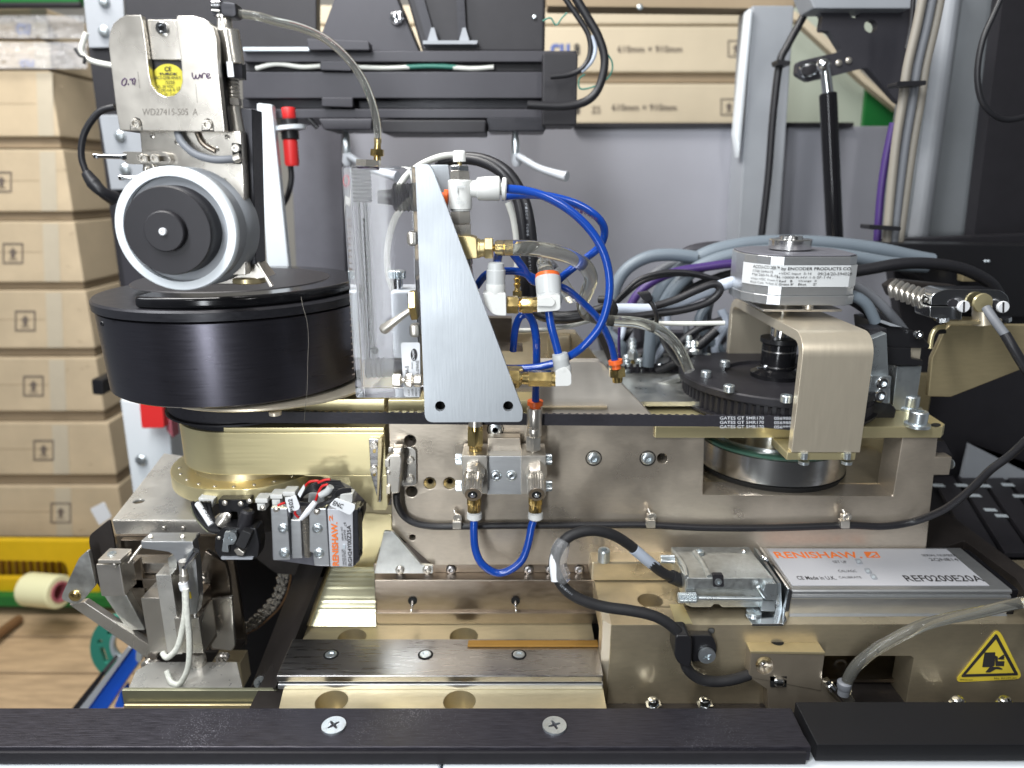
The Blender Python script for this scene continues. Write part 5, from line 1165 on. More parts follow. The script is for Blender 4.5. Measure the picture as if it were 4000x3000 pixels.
add('side_nut', MB().rod((1892, 969), (1927, 969), [(0, 38, 'h'), (.1, 44, 'h'), (.9, 44, 'h'), (1, 38, 'h')], YP), 'brass_dull', t)
add('barb', MB().rod((1925, 969), (2004, 969), [(0, 12), (.1, 14), (.12, 26), (.5, 27), (.55, 24), (.6, 28), (1, 28)], YP), 'brass', t)
add('lower_stem', MB().rod((1832, 1010), (1838, 1080), [(0, 14), (.3, 14), (.32, 10), (1, 12)], YP + .05), 'nickel_dark', t)
t = thing('clear_drain_hose', 'thick clear hose curling from the brass tee down behind the blue tubes', 'hose', W(2300, 1200, 2.7))
hp = [(1940, 969, YP), (2010, 968, YP), (2090, 972, YP), (2170, 986, 2.52), (2240, 1008, 2.56), (2290, 1045, 2.62), (2308, 1090, 2.68), (2292, 1140, 2.74), (2275, 1190, 2.8), (2300, 1235, 2.86), (2380, 1252, 2.9), (2500, 1262, 2.92), (2590, 1298, 2.92), (2650, 1360, 2.92), (2692, 1450, 2.92)]
rs = [U(31, 969, YP)] * 5 + [U(30, 1045, 2.6), U(28, 1090, 2.6), U(26, 1140, 2.7), U(24, 1190, 2.8), U(22, 1235, 2.8), U(22, 1252, 2.9), U(22, 1262, 2.9), U(22, 1298, 2.9), U(22, 1360, 2.9), U(22, 1450, 2.9)]
add('hose_wall', MB().tube([W(*p) for p in hp], .02, n=24, rs=rs), 'hose', t)
add('hose_bore', MB().tube([W(*p) for p in hp], .01, n=16, rs=[r * .55 for r in rs]), 'hose_bore', t)
# elbows
t = thing('swivel_elbow', 'white swivel elbow standing left in the middle row of fittings', 'elbow fitting', W(1930, 1235, YP), 'white elbow fittings')
add('upper_barrel', MB().rod((1938, 1024), (1936, 1152), [(0, 22), (.03, 31), (.16, 33), (.22, 33), (.24, 37), (.8, 37), (.84, 30), (1, 28)], YP - .02), 'grey_plastic', t)
add('elbow_body', MB().prism(rp([(1886, 1146, 4), (1976, 1144, 6), (1978, 1234, 6), (1925, 1232, 30), (1892, 1190, 20)], 8), YP - .05, .09), 'white_plastic', t, bev=.014, seg=3)
add('neck_ring', MB().rod((1936, 1108), (1936, 1150), [(0, 38), (.3, 39), (1, 33)], YP - .02), 'white_plastic', t)
t = thing('brass_coupling', 'short brass coupling pair between the two middle white elbows', 'coupling', W(2040, 1225, YP), 'brass couplings')
add('hex_nut', MB().rod((1979, 1190), (2026, 1190), [(0, 36, 'h'), (.92, 37, 'h'), (1, 30)], YP - .005), 'brass', t)
add('hex_nut', MB().rod((2028, 1191), (2100, 1190), [(0, 26), (.05, 30), (.15, 30), (.17, 35, 'h'), (.72, 35, 'h'), (.74, 31), (.97, 31), (1, 29)], YP - .005), 'brass', t)
t = thing('ringed_elbow', 'white elbow with an orange ring, right end of the middle row', 'elbow fitting', W(2140, 1220, YP), 'white elbow fittings')
add('elbow_body', MB().prism(rp([(2099, 1157, 3), (2188, 1150, 10), (2190, 1206, 10), (2176, 1214, 6), (2099, 1220, 3)], 8), YP - .045, .08), 'white_plastic', t, bev=.018, seg=3)
add('elbow_cheek', MB().prism(rp([(2099, 1165, 3), (2150, 1158, 14), (2172, 1180, 16), (2160, 1198, 12), (2099, 1196, 3)], 8), YP - .056, .02), 'white_plastic', t, bev=.01, seg=3)
add('collar', MB().lathe(W(2146, 1172, YP + .01), (-.06, .45, .9), [(-.02, .040), (0, .047), (.014, .047), (.018, .044), (.08, .046), (.085, .043)], 36), 'grey_plastic', t)
add('orange_ring', MB().lathe(W(2146, 1172, YP + .01), (-.06, .45, .9), [(.083, .0445), (.096, .043), (.098, .036)], 36), 'orange', t)
add('clear_hose_stub', MB().tube([W(2140, 1100, YP + .06), W(2132, 1055, YP + .12), W(2128, 1030, YP + .22), W(2160, 1060, YP + .36), W(2230, 1160, YP + .5)], .03, n=20), 'hose', label='short clear hose rising from the orange ringed elbow', cat='hose')
t = thing('brass_coupling', 'long hexagonal brass coupling in the lowest row of fittings', 'coupling', W(2080, 1505, YP), 'brass couplings')
add('hex_nut', MB().rod((1985, 1476), (2040, 1477), [(0, 40, 'h'), (.75, 40, 'h'), (1, 24)], YP + .0), 'brass', t)
add('neck', MB().rod((2034, 1477), (2064, 1478), [(0, 24), (1, 25)], YP), 'brass', t)
add('hex_body', MB().rod((2064, 1478), (2153, 1478), [(0, 32, 'h'), (1, 34, 'h')], YP), 'brass', t)
add('end_band', MB().rod((2153, 1479), (2171, 1480), [(0, 29), (1, 30)], YP), 'brass', t)
add('left_tee', MB().prism([(1968, 1440), (2042, 1440), (2046, 1452), (2000, 1460), (1990, 1500), (2020, 1528), (2000, 1530)], YP + .01, .05), 'brass_dull', t, bev=.006)
t = thing('lower_elbow', 'white elbow at the right end of the lowest brass coupling', 'elbow fitting', W(2200, 1508, YP), 'white elbow fittings')
add('elbow_body', MB().prism(rp([(2170, 1452, 3), (2200, 1430, 10), (2232, 1450, 20), (2233, 1500, 10), (2222, 1508, 4), (2170, 1510, 3)], 8), YP - .04, .075), 'white_plastic', t, bev=.018, seg=3)
add('upper_barrel', MB().rod((2186, 1378), (2200, 1462), [(0, 18), (.04, 30), (.2, 33), (.3, 33), (.35, 32), (.8, 33), (1, 26)], YP - .01), 'grey_plastic', t)
add('neck_ring', MB().rod((2196, 1430), (2206, 1470), [(0, 33), (.3, 34), (1, 28)], YP - .01), 'white_plastic', t)
# blue tubes
BT('blue_tube', 'blue tube making the largest sweep from the speed controller round to the bracket bottom', [(1975, 737, YP), (2050, 745, YP), (2130, 768, YP), (2220, 818, YP), (2300, 892, YP), (2355, 980, YP), (2380, 1080, YP), (2375, 1180, YP), (2340, 1280, YP), (2270, 1360, YP), (2190, 1408, YP + .04), (2110, 1432, YP + .05), (2020, 1440, YP + .06), (1960, 1438, YP + .08)], 17)
BT('blue_tube', 'lettered blue tube sweeping behind and turning sharply back at the right', [(1960, 768, YP + .12), (2060, 760, YP + .12), (2160, 770, YP + .12), (2260, 800, YP + .12), (2335, 850, YP + .12), (2362, 905, YP + .14), (2340, 965, YP + .16), (2280, 1015, YP + .18), (2200, 1078, YP + .20), (2150, 1130, YP + .22)], 16)
lt = ORG; tube_o = thing('tube_print', 'dark lettering printed along the rear blue tube', 'lettering', W(2260, 810, YP))
for k, ch in enumerate('FREELIN-WADE'):
    f = k / 11; x = 2168 + 160 * f; y = 782 + 62 * f + 10 * f * f
    tq(ch, W(x - 6, y + 8 - 3, YP + .085), W(x + 5, y + 8 + 3, YP + .085), W(x - 3, y - 6, YP + .085), 'ink_marker', tube_o)
BT('blue_tube', 'blue tube slanting behind the elbows down to the far orange ring', [(1998, 985, YP + .10), (2040, 1040, YP + .12), (2085, 1100, YP + .14), (2160, 1110, YP + .2), (2220, 1135, YP + .2), (2290, 1195, YP + .2), (2340, 1250, YP + .22), (2375, 1315, YP + .24), (2395, 1375, YP + .26), (2403, 1420, YP + .27)], 15)
BT('blue_tube', 'short blue tube entering the left swivel elbow from behind the brass tee', [(1948, 990, YP + .06), (1944, 1010, YP + .04), (1940, 1035, YP)], 17)
BT('blue_tube', 'blue tube running level behind the swivel elbow', [(1860, 1120, YP + .1), (1900, 1072, YP + .1), (1960, 1060, YP + .1), (2030, 1062, YP + .12), (2090, 1088, YP + .14)], 15)
BT('blue_tube', 'blue tube arching left and down from behind the brass coupling', [(2060, 1225, YP + .06), (2030, 1240, YP + .06), (2012, 1290, YP + .08), (2004, 1370, YP + .1)], 15)
BT('blue_tube', 'blue tube dropping straight from the coupling to the nickel push-in fitting', [(2052, 1215, YP + .05), (2080, 1255, YP + .06), (2094, 1320, YP + .07), (2096, 1400, YP + .1), (2094, 1480, YP + .14), (2092, 1575, YP + .18)], 16)
BT('blue_tube', 'blue tube linking the ringed elbow to the lower white elbow', [(2142, 1205, YP + .0), (2152, 1270, YP - .01), (2168, 1330, YP - .01), (2184, 1392, YP - .01)], 16)
t = thing('far_push_fitting', 'orange ring and brass hex fitting behind the triangular gusset', 'push fitting', W(2405, 1500, 2.8))
add('orange_ring', MB().rod((2403, 1405), (2408, 1440), [(0, 22), (.05, 28), (.45, 28), (.5, 17), (1, 18)], 2.77), 'orange', t)
add('brass_hex', MB().rod((2410, 1434), (2412, 1492), [(0, 28), (.1, 34, 'h'), (.6, 34, 'h'), (.65, 22), (1, 20)], 2.8), 'brass', t)

# ================================================================ HOSES AND CABLES BEHIND
t = thing('black_hose_bundle', 'two glossy black printed hoses arching behind the speed controller', 'hose bundle', W(2080, 1240, 3.1))
for k in range(2):
    add('hose', MB().ptube([(1700 + k * 10, 640 - k * 8, 3.2), (1790 + k * 10, 622 - k * 8, 3.2), (1880 + k * 16, 632 - k * 8, 3.15), (1965 + k * 20, 680 - k * 6, 3.1), (2018 + k * 26, 770, 3.08), (2040 + k * 30, 870, 3.06), (2052 + k * 30, 990, 3.06), (2052 + k * 28, 1100, 3.06), (2062 + k * 26, 1180, 3.06), (2110 + k * 22, 1232 - k * 10, 3.04), (2200, 1246 - k * 10, 3.02), (2300, 1228 - k * 6, 3.0), (2385, 1196, 3.0)], 20, n=16), 'cable_black', t)
for k, ch in enumerate('PISCO TUBE POLYURETHANE'):
    f = k / 22; x = 2046 + 18 * f; y = 800 + 290 * f
    if ch != ' ': tq(ch, W(x + 4, y - 5, 2.985), W(x + 6, y + 4, 2.985), W(x + 12, y - 6, 2.985), 'grey_paint', t)
t = thing('clear_air_hose', 'milky hose arching beside the black printed hoses', 'hose', W(2020, 950, 3.15))
add('hose_wall', MB().ptube([(1560, 735, 2.9), (1590, 690, 3.0), (1640, 645, 3.1), (1720, 612, 3.12), (1790, 605, 3.14)], 13), 'white_cable', t)
add('hose_wall', MB().ptube([(1985, 790, 3.14), (2005, 850, 3.14), (2018, 930, 3.14), (2022, 1010, 3.14), (2020, 1060, 3.14)], 14), 'white_cable', t)
add('inner_hose', MB().ptube([(1660, 740, 3.2), (1560, 830, 3.2), (1520, 950, 3.2), (1520, 1060, 3.2), (1540, 1130, 3.2)], 13), 'hose_bore', label='milky hose looping down behind the clear flowmeter', cat='hose')
t = thing('brass_barb', 'small brass barb fitting behind the fittings, left of the black hoses', 'barb fitting', W(2020, 1150, 3.0))
add('barb', MB().rod((2022, 1060), (2020, 1140), [(0, 9), (.1, 16), (.3, 10), (.35, 16), (.55, 10), (.6, 16), (.8, 10), (1, 14)], 3.0), 'brass', t)
add('hex_base', MB().rod((2020, 1136), (2020, 1160), [(0, 20, 'h'), (1, 20, 'h')], 3.0), 'brass', t)
CB = [
 ('grey_cable', 'grey cable forming the leftmost arch behind the blue tubes', [(2392, 1200), (2405, 1120), (2450, 1050), (2530, 1005), (2620, 995), (2720, 1005)], 21, 'cable_grey', 3.7),
 ('grey_cable', 'thick grey cable running high towards the encoder top', [(2560, 1190), (2600, 1110), (2680, 1040), (2780, 985), (2920, 955), (3080, 948), (3250, 955), (3420, 975), (3560, 1005), (3640, 1020)], 26, 'cable_grey', 3.75),
 ('grey_cable', 'second grey cable tucked under the highest one', [(2590, 1200), (2640, 1120), (2720, 1050), (2830, 1005), (2960, 985), (3120, 985), (3300, 1000), (3480, 1030), (3620, 1040)], 23, 'cable_grey', 3.65),
 ('grey_cable', 'dark brown grey cable just above the leftmost arch', [(2650, 1010), (2700, 980), (2790, 965), (2900, 970)], 20, 'gantry', 3.85),
 ('purple_cable', 'purple cable surfacing between the grey cables left of the encoder', [(2460, 1200), (2490, 1150), (2550, 1100), (2640, 1062), (2760, 1042), (2860, 1030), (2960, 1032)], 15, 'purple', 3.6),
 ('pale_cable', 'pale bluish flat cable rising right from the zip tie', [(2330, 1215), (2430, 1208), (2550, 1208), (2640, 1185), (2750, 1140), (2850, 1105), (2920, 1090)], 23, 'cable_light', 3.2),
 ('black_cable', 'thin black cable arching above the pale cable', [(2385, 1200), (2440, 1140), (2500, 1090), (2590, 1064), (2690, 1064), (2790, 1088), (2860, 1110)], 8, 'cable_black', 3.4),
 ('black_cable', 'second thin black cable following the first arch closely', [(2380, 1212), (2440, 1155), (2510, 1102), (2600, 1076), (2700, 1074), (2790, 1096)], 7, 'cable_black', 3.42),
 ('black_cable', 'thick black cable looping under the pale cable', [(2330, 1235), (2440, 1238), (2560, 1226), (2680, 1208), (2770, 1178), (2812, 1135), (2790, 1110), (2730, 1130), (2640, 1170), (2560, 1195)], 15, 'cable_black', 3.15),
 ('white_cable', 'thin white cable running level below the thick black cables', [(1985, 1290), (2080, 1290), (2200, 1278), (2320, 1250), (2420, 1252), (2550, 1262), (2680, 1264), (2830, 1262)], 9, 'white_cable', 3.05),
 ('black_cable', 'black cable slanting down left from the encoder bracket', [(2800, 1290), (2720, 1360), (2640, 1420), (2560, 1450)], 17, 'cable_black', 3.5),
 ('black_cable', 'black cable dropping behind the clear hose end', [(2580, 1280), (2600, 1340), (2640, 1400), (2680, 1440)], 14, 'cable_black', 3.4),
 ('grey_cable', 'short grey cable standing upright among the bolts', [(2545, 1290), (2540, 1350), (2530, 1430)], 22, 'cable_grey', 3.5),
 ('grey_cable', 'grey cable end below the zip tie', [(2495, 1270), (2498, 1330)], 20, 'gantry', 3.6),
 ('grey_cable', 'pale grey cable standing left of the encoder bracket', [(2740, 1180), (2745, 1260), (2750, 1340), (2720, 1420)], 16, 'cable_light', 3.8),
 ('purple_cable', 'thin purple wire hanging behind the rear orange ring', [(2420, 1280), (2418, 1340), (2420, 1400)], 5, 'purple', 3.4),
 ('black_cable', 'black cable bending down at the right of the encoder', [(3290, 1150), (3360, 1190), (3450, 1260), (3510, 1330), (3540, 1380)], 22, 'cable_black', 3.1),
 ('grey_cable', 'dark grey cable passing right of the encoder label', [(3280, 1100), (3360, 1130), (3440, 1190), (3520, 1280), (3550, 1330)], 20, 'sleeve', 3.2),
 ('grey_cable', 'pale grey cable emerging under the encoder to the right', [(3270, 1160), (3330, 1155), (3385, 1190), (3420, 1260)], 22, 'cable_grey', 3.0),
 ('black_cable', 'heavy black cable running behind the encoder to the serial connector', [(3280, 1070), (3400, 1050), (3520, 1030), (3640, 1030), (3760, 1050), (3860, 1100), (3900, 1150)], 20, 'cable_black', 3.4)]
for nm, lb, pts, r, mt, Y in CB:
    add(nm, MB().ptube([(p[0], p[1], Y) for p in pts], r * (1.14 if Y > 3.3 else 1.0), n=14), mt, label=lb, cat='cable', group='cables behind the machine')
t = thing('zip_tie', 'black zip tie with a square head cinching the pale cable', 'zip tie', W(2555, 1290, 3.0))
add('strap', MB().ptube([(2520, 1160, 3.0), (2548, 1190, 2.98), (2564, 1230, 2.98), (2562, 1265, 3.0), (2540, 1284, 3.04)], 9, n=8), 'cable_black', t)
add('head', MB().prism([(2493, 1148), (2540, 1140), (2552, 1172), (2524, 1184)], 2.96, .05), 'cable_black', t, bev=.006)
add('cable_wrap', MB().ptube([(2340, 1170, 2.96), (2378, 1175, 2.94), (2400, 1210, 2.94), (2380, 1255, 2.96)], 15, n=12), 'black_rubber', label='black wrap band around the hoses under the largest blue sweep', cat='wrap')
random.seed(21)
XC = [('arching over the purple one', [(2440, 1230), (2500, 1120), (2600, 1045), (2720, 1015), (2850, 1000), (2960, 1010)], 19, 'sleeve', 3.8),
 ('bending steeply down left of the zip tie', [(2700, 1090), (2620, 1130), (2570, 1210), (2560, 1300), (2570, 1400)], 22, 'cable_grey', 3.85),
 ('crossing behind the black loop', [(2420, 1330), (2500, 1270), (2600, 1200), (2700, 1130), (2820, 1080), (2920, 1060)], 18, 'cable_black', 3.75),
 ('dropping next to the encoder bracket', [(2880, 1060), (2800, 1120), (2760, 1220), (2770, 1340), (2790, 1440)], 21, 'sleeve', 3.9),
 ('falling behind the far orange ring', [(2560, 1170), (2490, 1220), (2450, 1300), (2445, 1400)], 17, 'cable_black', 3.8),
 ('curving under the white cable', [(2620, 1440), (2650, 1350), (2720, 1290), (2820, 1250)], 15, 'cable_black', 3.6),
 ('lying deepest in the pit', [(2400, 1420), (2520, 1380), (2640, 1390), (2780, 1420)], 22, 'gantry', 3.95)]
for lb, pts, r, mt, Y in XC:
    add('pit_cable', MB().ptube([(p[0], p[1], Y) for p in pts], r, n=12), mt, label={'sleeve': 'dark grey', 'cable_grey': 'grey', 'cable_black': 'black', 'gantry': 'charcoal'}[mt] + ' pit cable ' + lb, cat='cable', group='cables behind the machine')
ORD = ['leftmost', 'second from the left', 'third from the left', 'fourth from the left', 'fifth from the left', 'middle one', 'fifth from the right', 'fourth from the right', 'third from the right', 'second from the right', 'rightmost']
for k in range(11):
    xa, ya = 2400 + k * 45 + random.uniform(-12, 12), random.uniform(1210, 1330); xb, yb_ = xa + random.uniform(-110, 110), random.uniform(1380, 1460)
    add('pit_cable', MB().ptube([(xa, ya - 60, 3.72), (xa + random.uniform(-30, 30), ya, 3.7), ((xa + xb) / 2 + random.uniform(-40, 40), (ya + yb_) / 2, 3.68), (xb, yb_, 3.72)], random.uniform(11, 22), n=10), ['cable_grey', 'cable_black', 'sleeve', 'cable_light'][k * 3 % 4], label=['grey', 'black', 'dark grey', 'pale'][k * 3 % 4] + ' cable stub left of the encoder bracket, ' + ORD[k], cat='cable', group='short cable stubs in the cable pit')
for k, (x, y, w_, h_) in enumerate([(2460, 1430, 60, 50), (2560, 1440, 90, 40), (2690, 1400, 70, 70), (2400, 1370, 50, 60)]):
    add('pit_fitting', MB().rod((x, y - h_ / 2), (x + 3, y + h_ / 2), [(0, w_ * .3), (.3, w_ * .34), (.32, w_ * .5, 'h'), (1, w_ * .5, 'h')], 3.7), ['brass', 'zinc', 'chrome', 'nickel_dark'][k], label=['brass hex fitting', 'zinc hex fitting', 'chrome hex fitting', 'dull nickel hex fitting'][k] + ' low in the cable pit behind the belt', cat='fitting', group='fittings in the cable pit')
# bolts and fittings in the background pit
random.seed(11)
BL = ['bolt under the clear drain hose', 'threaded stud left of the grey upright cable', 'stud just above the toothed belt', 'fitting close to the encoder bracket', 'bolt in the rear cable pit', 'low silver fitting beside the clear hose', 'small stud right of the rear orange ring', 'silver fitting behind the zip tie', 'short bolt above the belt run', 'silver stud below the white cable']
for k, (x, y, h, r) in enumerate([(2470, 1320, 80, 16), (2448, 1385, 60, 17), (2690, 1310, 60, 15), (2712, 1330, 50, 20), (2500, 1400, 50, 20), (2640, 1360, 50, 15), (2440, 1440, 30, 22), (2605, 1300, 40, 14), (2580, 1420, 40, 18), (2760, 1380, 40, 18)]):
    add('rear_bolt', MB().rod((x, y), (x + 2, y + h), [(0, r * .6), (.08, r * .8)] + [(.1 + i * .1, r * (1 if i % 2 else .8)) for i in range(6)] + [(.72, r * 1.4, 'h'), (1, r * 1.4, 'h')], 3.5 + .04 * (k % 3)), 'zinc', label='zinc ' + BL[k], cat='bolt', group='bolts in the cable pit')
t = thing('rear_tray', 'grey metal tray with rails under the rear cables', 'tray', W(2600, 1480, 3.8))
add('tray_sheet', MB().prism([(2330, 1300), (2900, 1300), (2900, 1640), (2420, 1640)], 4.0, .1), 'gantry', t)
add('tray_floor', MB().plan([(.3, 3.0), (1.3, 3.0), (1.3, 4.0), (.3, 4.0)], zat(1520, 3.2) - .02, zat(1520, 3.2)), 'galv', t)
add('rail', MB().prism([(2560, 1500), (2660, 1470), (2660, 1490), (2580, 1520)], 3.3, .05), 'galv', t, bev=.004)
add('rail', MB().prism([(2330, 1305), (2350, 1300), (2430, 1460), (2400, 1470)], 3.5, .05), 'dark_shell', t, bev=.004)
# ================================================================ RIGHT PULLEY AND ENCODER
CR = lambda z: Vector((RX, RY, z))
t = thing('bearing_plate', 'gold horizontal bearing plate under the right pulley, with cap screws at its right end', 'plate', CR(-1.02))
zp0, zp1 = -1.022, -.972
xl_ = W(2557, 1700, 2.79).x; xr_ = W(3702, 1700, 2.79).x
pl = [(xl_, 2.785), (xr_ - .03, 2.785), (xr_, 2.82), (xr_ + .01, 2.95), (xr_ - .05, 3.05), (xr_ - .2, 3.1), (xr_ - .25, 3.6), (xl_ + .2, 3.6), (xl_, 3.2)]
add('plate_body', MB().plan([pl], zp0, zp1), 'gold', t, bev=.004)
for (x, y, s) in [(3582, 1665, 1.0), (3552, 1600, .95)]:
    p = WZ(x, y, zp1)
    add('washer', MB().lathe(p, UP, [(0, .050), (.012, .050), (.016, .040), (.016, 0)], 32), 'zinc', t)
    screw(p + Vector((0, 0, .016)), UP, .036, 'zinc', t, 'cap', h=.045)
add('slot_hole', MB().hprism([circ(3655, 1660, 20, 20, 7)], zp1 + .001, .001), 'void', t)
t = thing('drive_pulley', 'black toothed drive pulley with pale cap screws around a dark hub', 'pulley', CR(-.97))
add('toothed_rim', MB().lathe(CR(-.965), UP, [(0, .40), (.002, .432), (.012, .432), (.014, .405), (.085, .405), (.09, .42), (.10, .42)], 90), 'black_matte', t)
tm = MB()
for k in range(80):
    a = 2 * math.pi * k / 80; tm.lathe(CR(-.95) + Vector((.407 * math.cos(a), .407 * math.sin(a), 0)), UP, [(0, .009), (.07, .009)], 6)
add('pulley_tooth', tm, 'black_matte', t, kind='stuff')
add('top_flange', MB().lathe(CR(-.87), UP, [(0, .425), (.004, .435), (.03, .437), (.036, .430), (.036, .23), (.02, .225), (.02, 0)], 90), 'black_matte', t)
add('hub_collar', MB().lathe(CR(-.852), UP, [(0, .10), (.0, .115), (.02, .115), (.04, .075), (.16, .075), (.165, .068), (.17, .068)], 48), 'black_gloss', t)
add('coupling', MB().lathe(CR(-.70), UP, [(0, .07), (.01, .085), (.03, .085), (.036, .05)], 48), 'black_plastic', t)
add('shaft', MB().cyl(CR(-.80), CR(-.46), .044, n=40), 'chrome', t)
for (x, y) in [(2757, 1465), (2831, 1424), (2847, 1522), (3070, 1562)]:
    screw(WZ(x, y + 8, -.834), UP, .023, 'zinc', t, 'cap', h=.026)
for (x, y) in [(2990, 1432), (2980, 1525)]:
    c = W(x, y, 3.02); add('set_screw', MB().lathe(c, (-.9, -.5, 0), [(0, .012), (.004, .012), (.004, .005), (.05, .005), (.052, 0)], 16), 'chrome', t)
for z in (-.80, -.73): add('collar_mark', MB().lathe(CR(z), UP, [(0, .0755), (.006, .0755)], 48), 'steel', t)
t = thing('measuring_disc', 'polished steel wheel with a green glass disc inside the plate window', 'wheel', CR(-1.27))
CW = Vector((RX + .01, 3.15, 0))
wv = lambda z: CW + Vector((0, 0, z))
add('steel_rim', MB().lathe(wv(-1.262), UP, [(0, .325), (.004, .333), (.118, .335), (.122, .330), (.122, .0)], 96), 'alu_turned', t)
add('glass_disc', MB().lathe(wv(-1.138), UP, [(0, .338), (.004, .342), (.014, .342), (.016, .338), (.016, .30)], 96), 'glass_green', t)
add('top_hub', MB().lathe(wv(-1.125), UP, [(0, .30), (.02, .30), (.02, .12), (.10, .12)], 80), 'alu_turned', t)
add('under_disc', MB().lathe(wv(-1.30), UP, [(0, .32), (.03, .335), (.036, .335)], 80), 'void', t)
t = thing('encoder_bracket', 'gold U shaped bracket bridging the drive pulley and holding the encoder', 'bracket', (1.24, 2.64, -1.1))
x0, x1 = W(3122, 1500, 2.62).x, W(3398, 1500, 2.62).x
def uprof(y0, y1, zt, zb_f, zb_b, th, r):
    P = [(y0, zb_f)]; n = 8
    for k in range(n + 1): a = math.pi - math.pi / 2 * k / n; P.append((y0 + r + r * math.cos(a), zt - r + r * math.sin(a)))
    for k in range(n + 1): a = math.pi / 2 - math.pi / 2 * k / n; P.append((y1 - r + r * math.cos(a), zt - r + r * math.sin(a)))
    P.append((y1, zb_b)); P.append((y1 - th, zb_b)); r2 = max(r - th, .01)
    for k in range(n + 1): a = math.pi / 2 * k / n; P.append((y1 - r + r2 * math.cos(a), zt - r + r2 * math.sin(a)))
    for k in range(n + 1): a = math.pi / 2 + math.pi / 2 * k / n; P.append((y0 + r + r2 * math.cos(a), zt - r + r2 * math.sin(a)))
    P.append((y0 + th, zb_f)); return P
zleg = zat(1768, 2.62)
pr = uprof(2.62, 3.56, -.548, zleg, -.93, .040, .09)
add('bent_strap', MB().gprism([[Vector((x0, p[0], p[1])) for p in pr]], (x1 - x0, 0, 0)), 'gold_pink', t, bev=.003)
add('foot_block', MB().box(x0 - .015, x1 - .012, 2.625, 2.80, zat(1800, 2.62), zleg - .001), 'gold', t, bev=.005)
for x in (3140, 3308): screw(W(x, 1800, 2.635), (0, 0, -1), .021, 'zinc', t, 'cap', h=.012); add('screw_shank', MB().rod((x + 2, 1768), (x, 1792), [(0, 14), (1, 14)], 2.618), 'zinc', t)
t = thing('shaft_encoder', 'grey metal shaft encoder with a printed label and a silver clamp ring on top', 'encoder', CR(-.5))
def rsq(h, c, n=6):
    pts = []
    for q in range(4):
        a0 = math.pi / 2 * q; cx = (h - c) * (1 if q in (0, 3) else -1); cy = (h - c) * (1 if q in (0, 1) else -1)
        for k in range(n + 1): a = a0 + math.pi / 2 * k / n; pts.append((RX + cx + c * math.cos(a), RY + cy + c * math.sin(a)))
    return pts
EH = .228
oct_ = lambda h, c: [(RX + sx * a, RY + sy * b) for (sx, sy, a, b) in [(1, 1, h, h - c), (1, 1, h - c, h), (-1, 1, h - c, h), (-1, 1, h, h - c), (-1, -1, h, h - c), (-1, -1, h - c, h), (1, -1, h - c, h), (1, -1, h, h - c)]]
body_pl = [(RX - .105, RY - EH), (RX + .165, RY - EH), (RX + .21, RY - .19), (RX + .228, RY - .05), (RX + .228, RY + .1), (RX + .12, RY + .215), (RX - .1, RY + .215), (RX - .215, RY + .11), (RX - .228, RY), (RX - .222, RY - .09), (RX - .19, RY - .16), (RX - .15, RY - .205)]
sc_ = lambda f: [(RX + (p[0] - RX) * f, RY + (p[1] - RY) * f) for p in body_pl]
add('housing', MB().plan([body_pl], -.446, -.288), 'alu', t, bev=.002, seg=1, ang=9)
add('top_cover', MB().plan([sc_(.985)], -.287, -.281), 'grey_dark', t, bev=.003)
add('base_ring', MB().plan([sc_(1.015)], -.486, -.447), 'alu', t, bev=.002, seg=1, ang=9)
add('clamp_ring', MB().lathe(CR(-.281), UP, [(0, .05), (.004, .05), (.006, .088), (.044, .09), (.048, .085), (.048, .05), (.060, .048), (.060, .026), (.03, .025), (.03, 0)], 56), 'alu_turned', t)
add('bearing_boss', MB().lathe(CR(-.53), UP, [(0, .09), (.02, .10), (.044, .10)], 40), 'nickel_dark', t)
add('flex_mount', MB().plan([[(RX - .16, RY - .20), (RX + .17, RY - .20), (RX + .17, RY + .17), (RX - .16, RY + .17)]], -.518, -.508), 'nickel', t, bev=.003)
screw(Vector((RX + .03, RY - .19, -.508)), UP, .022, 'nickel', t, 'cap', h=.02); screw(Vector((RX - .03, RY - .10, -.508)), UP, .02, 'nickel', t, 'cap', h=.02)
yl0 = RY - EH - .003
lab_pl = [(p[0], p[1]) for p in body_pl]
m = MB(); ring_ = [11, 10, 9, 8]; pts = [Vector((RX + .21, RY - .19, 0)), Vector((RX + .165, RY - EH, 0)), Vector((RX - .105, RY - EH, 0)), Vector((RX - .15, RY - .205, 0)), Vector((RX - .19, RY - .16, 0)), Vector((RX - .222, RY - .09, 0))]
for p in pts:
    d = Vector((p.x - RX, p.y - RY, 0)).normalized() * .004
    m.v += [Vector((p.x + d.x, p.y + d.y, -.410)), Vector((p.x + d.x, p.y + d.y, -.322))]
for k in range(len(pts) - 1): m.f.append((2 * k, 2 * k + 1, 2 * k + 3, 2 * k + 2))
_t = t; t = add('label_band', m, 'label_grey', t)
def eline(s, xa_, xb_, za, zb, bold=0.0): tq(s, Vector((xa_, yl0 - .004, za)), Vector((xb_, yl0 - .004, za)), Vector((xa_, yl0 - .004, zb)), 'ink', t, bold)
eline('by ENCODER PRODUCTS CO.', RX - .115, RX + .172, -.345, -.329, .012)
eline('+VDC Input  5-16', RX - .125, RX + .01, -.362, -.350); eline('09/24/20-594028', RX + .035, RX + .175, -.362, -.350)
eline('H-10000-R-HV-1-S-SF-1-N .', RX - .13, RX + .10, -.375, -.366); eline('Red   B', RX - .12, RX - .065, -.390, -.381, .01); eline('Orange  Z', RX - .04, RX + .035, -.390, -.381, .01)
eline("Green B'", RX - .12, RX - .06, -.403, -.394, .01); eline("Blue     Z'", RX - .04, RX + .035, -.403, -.394, .01)
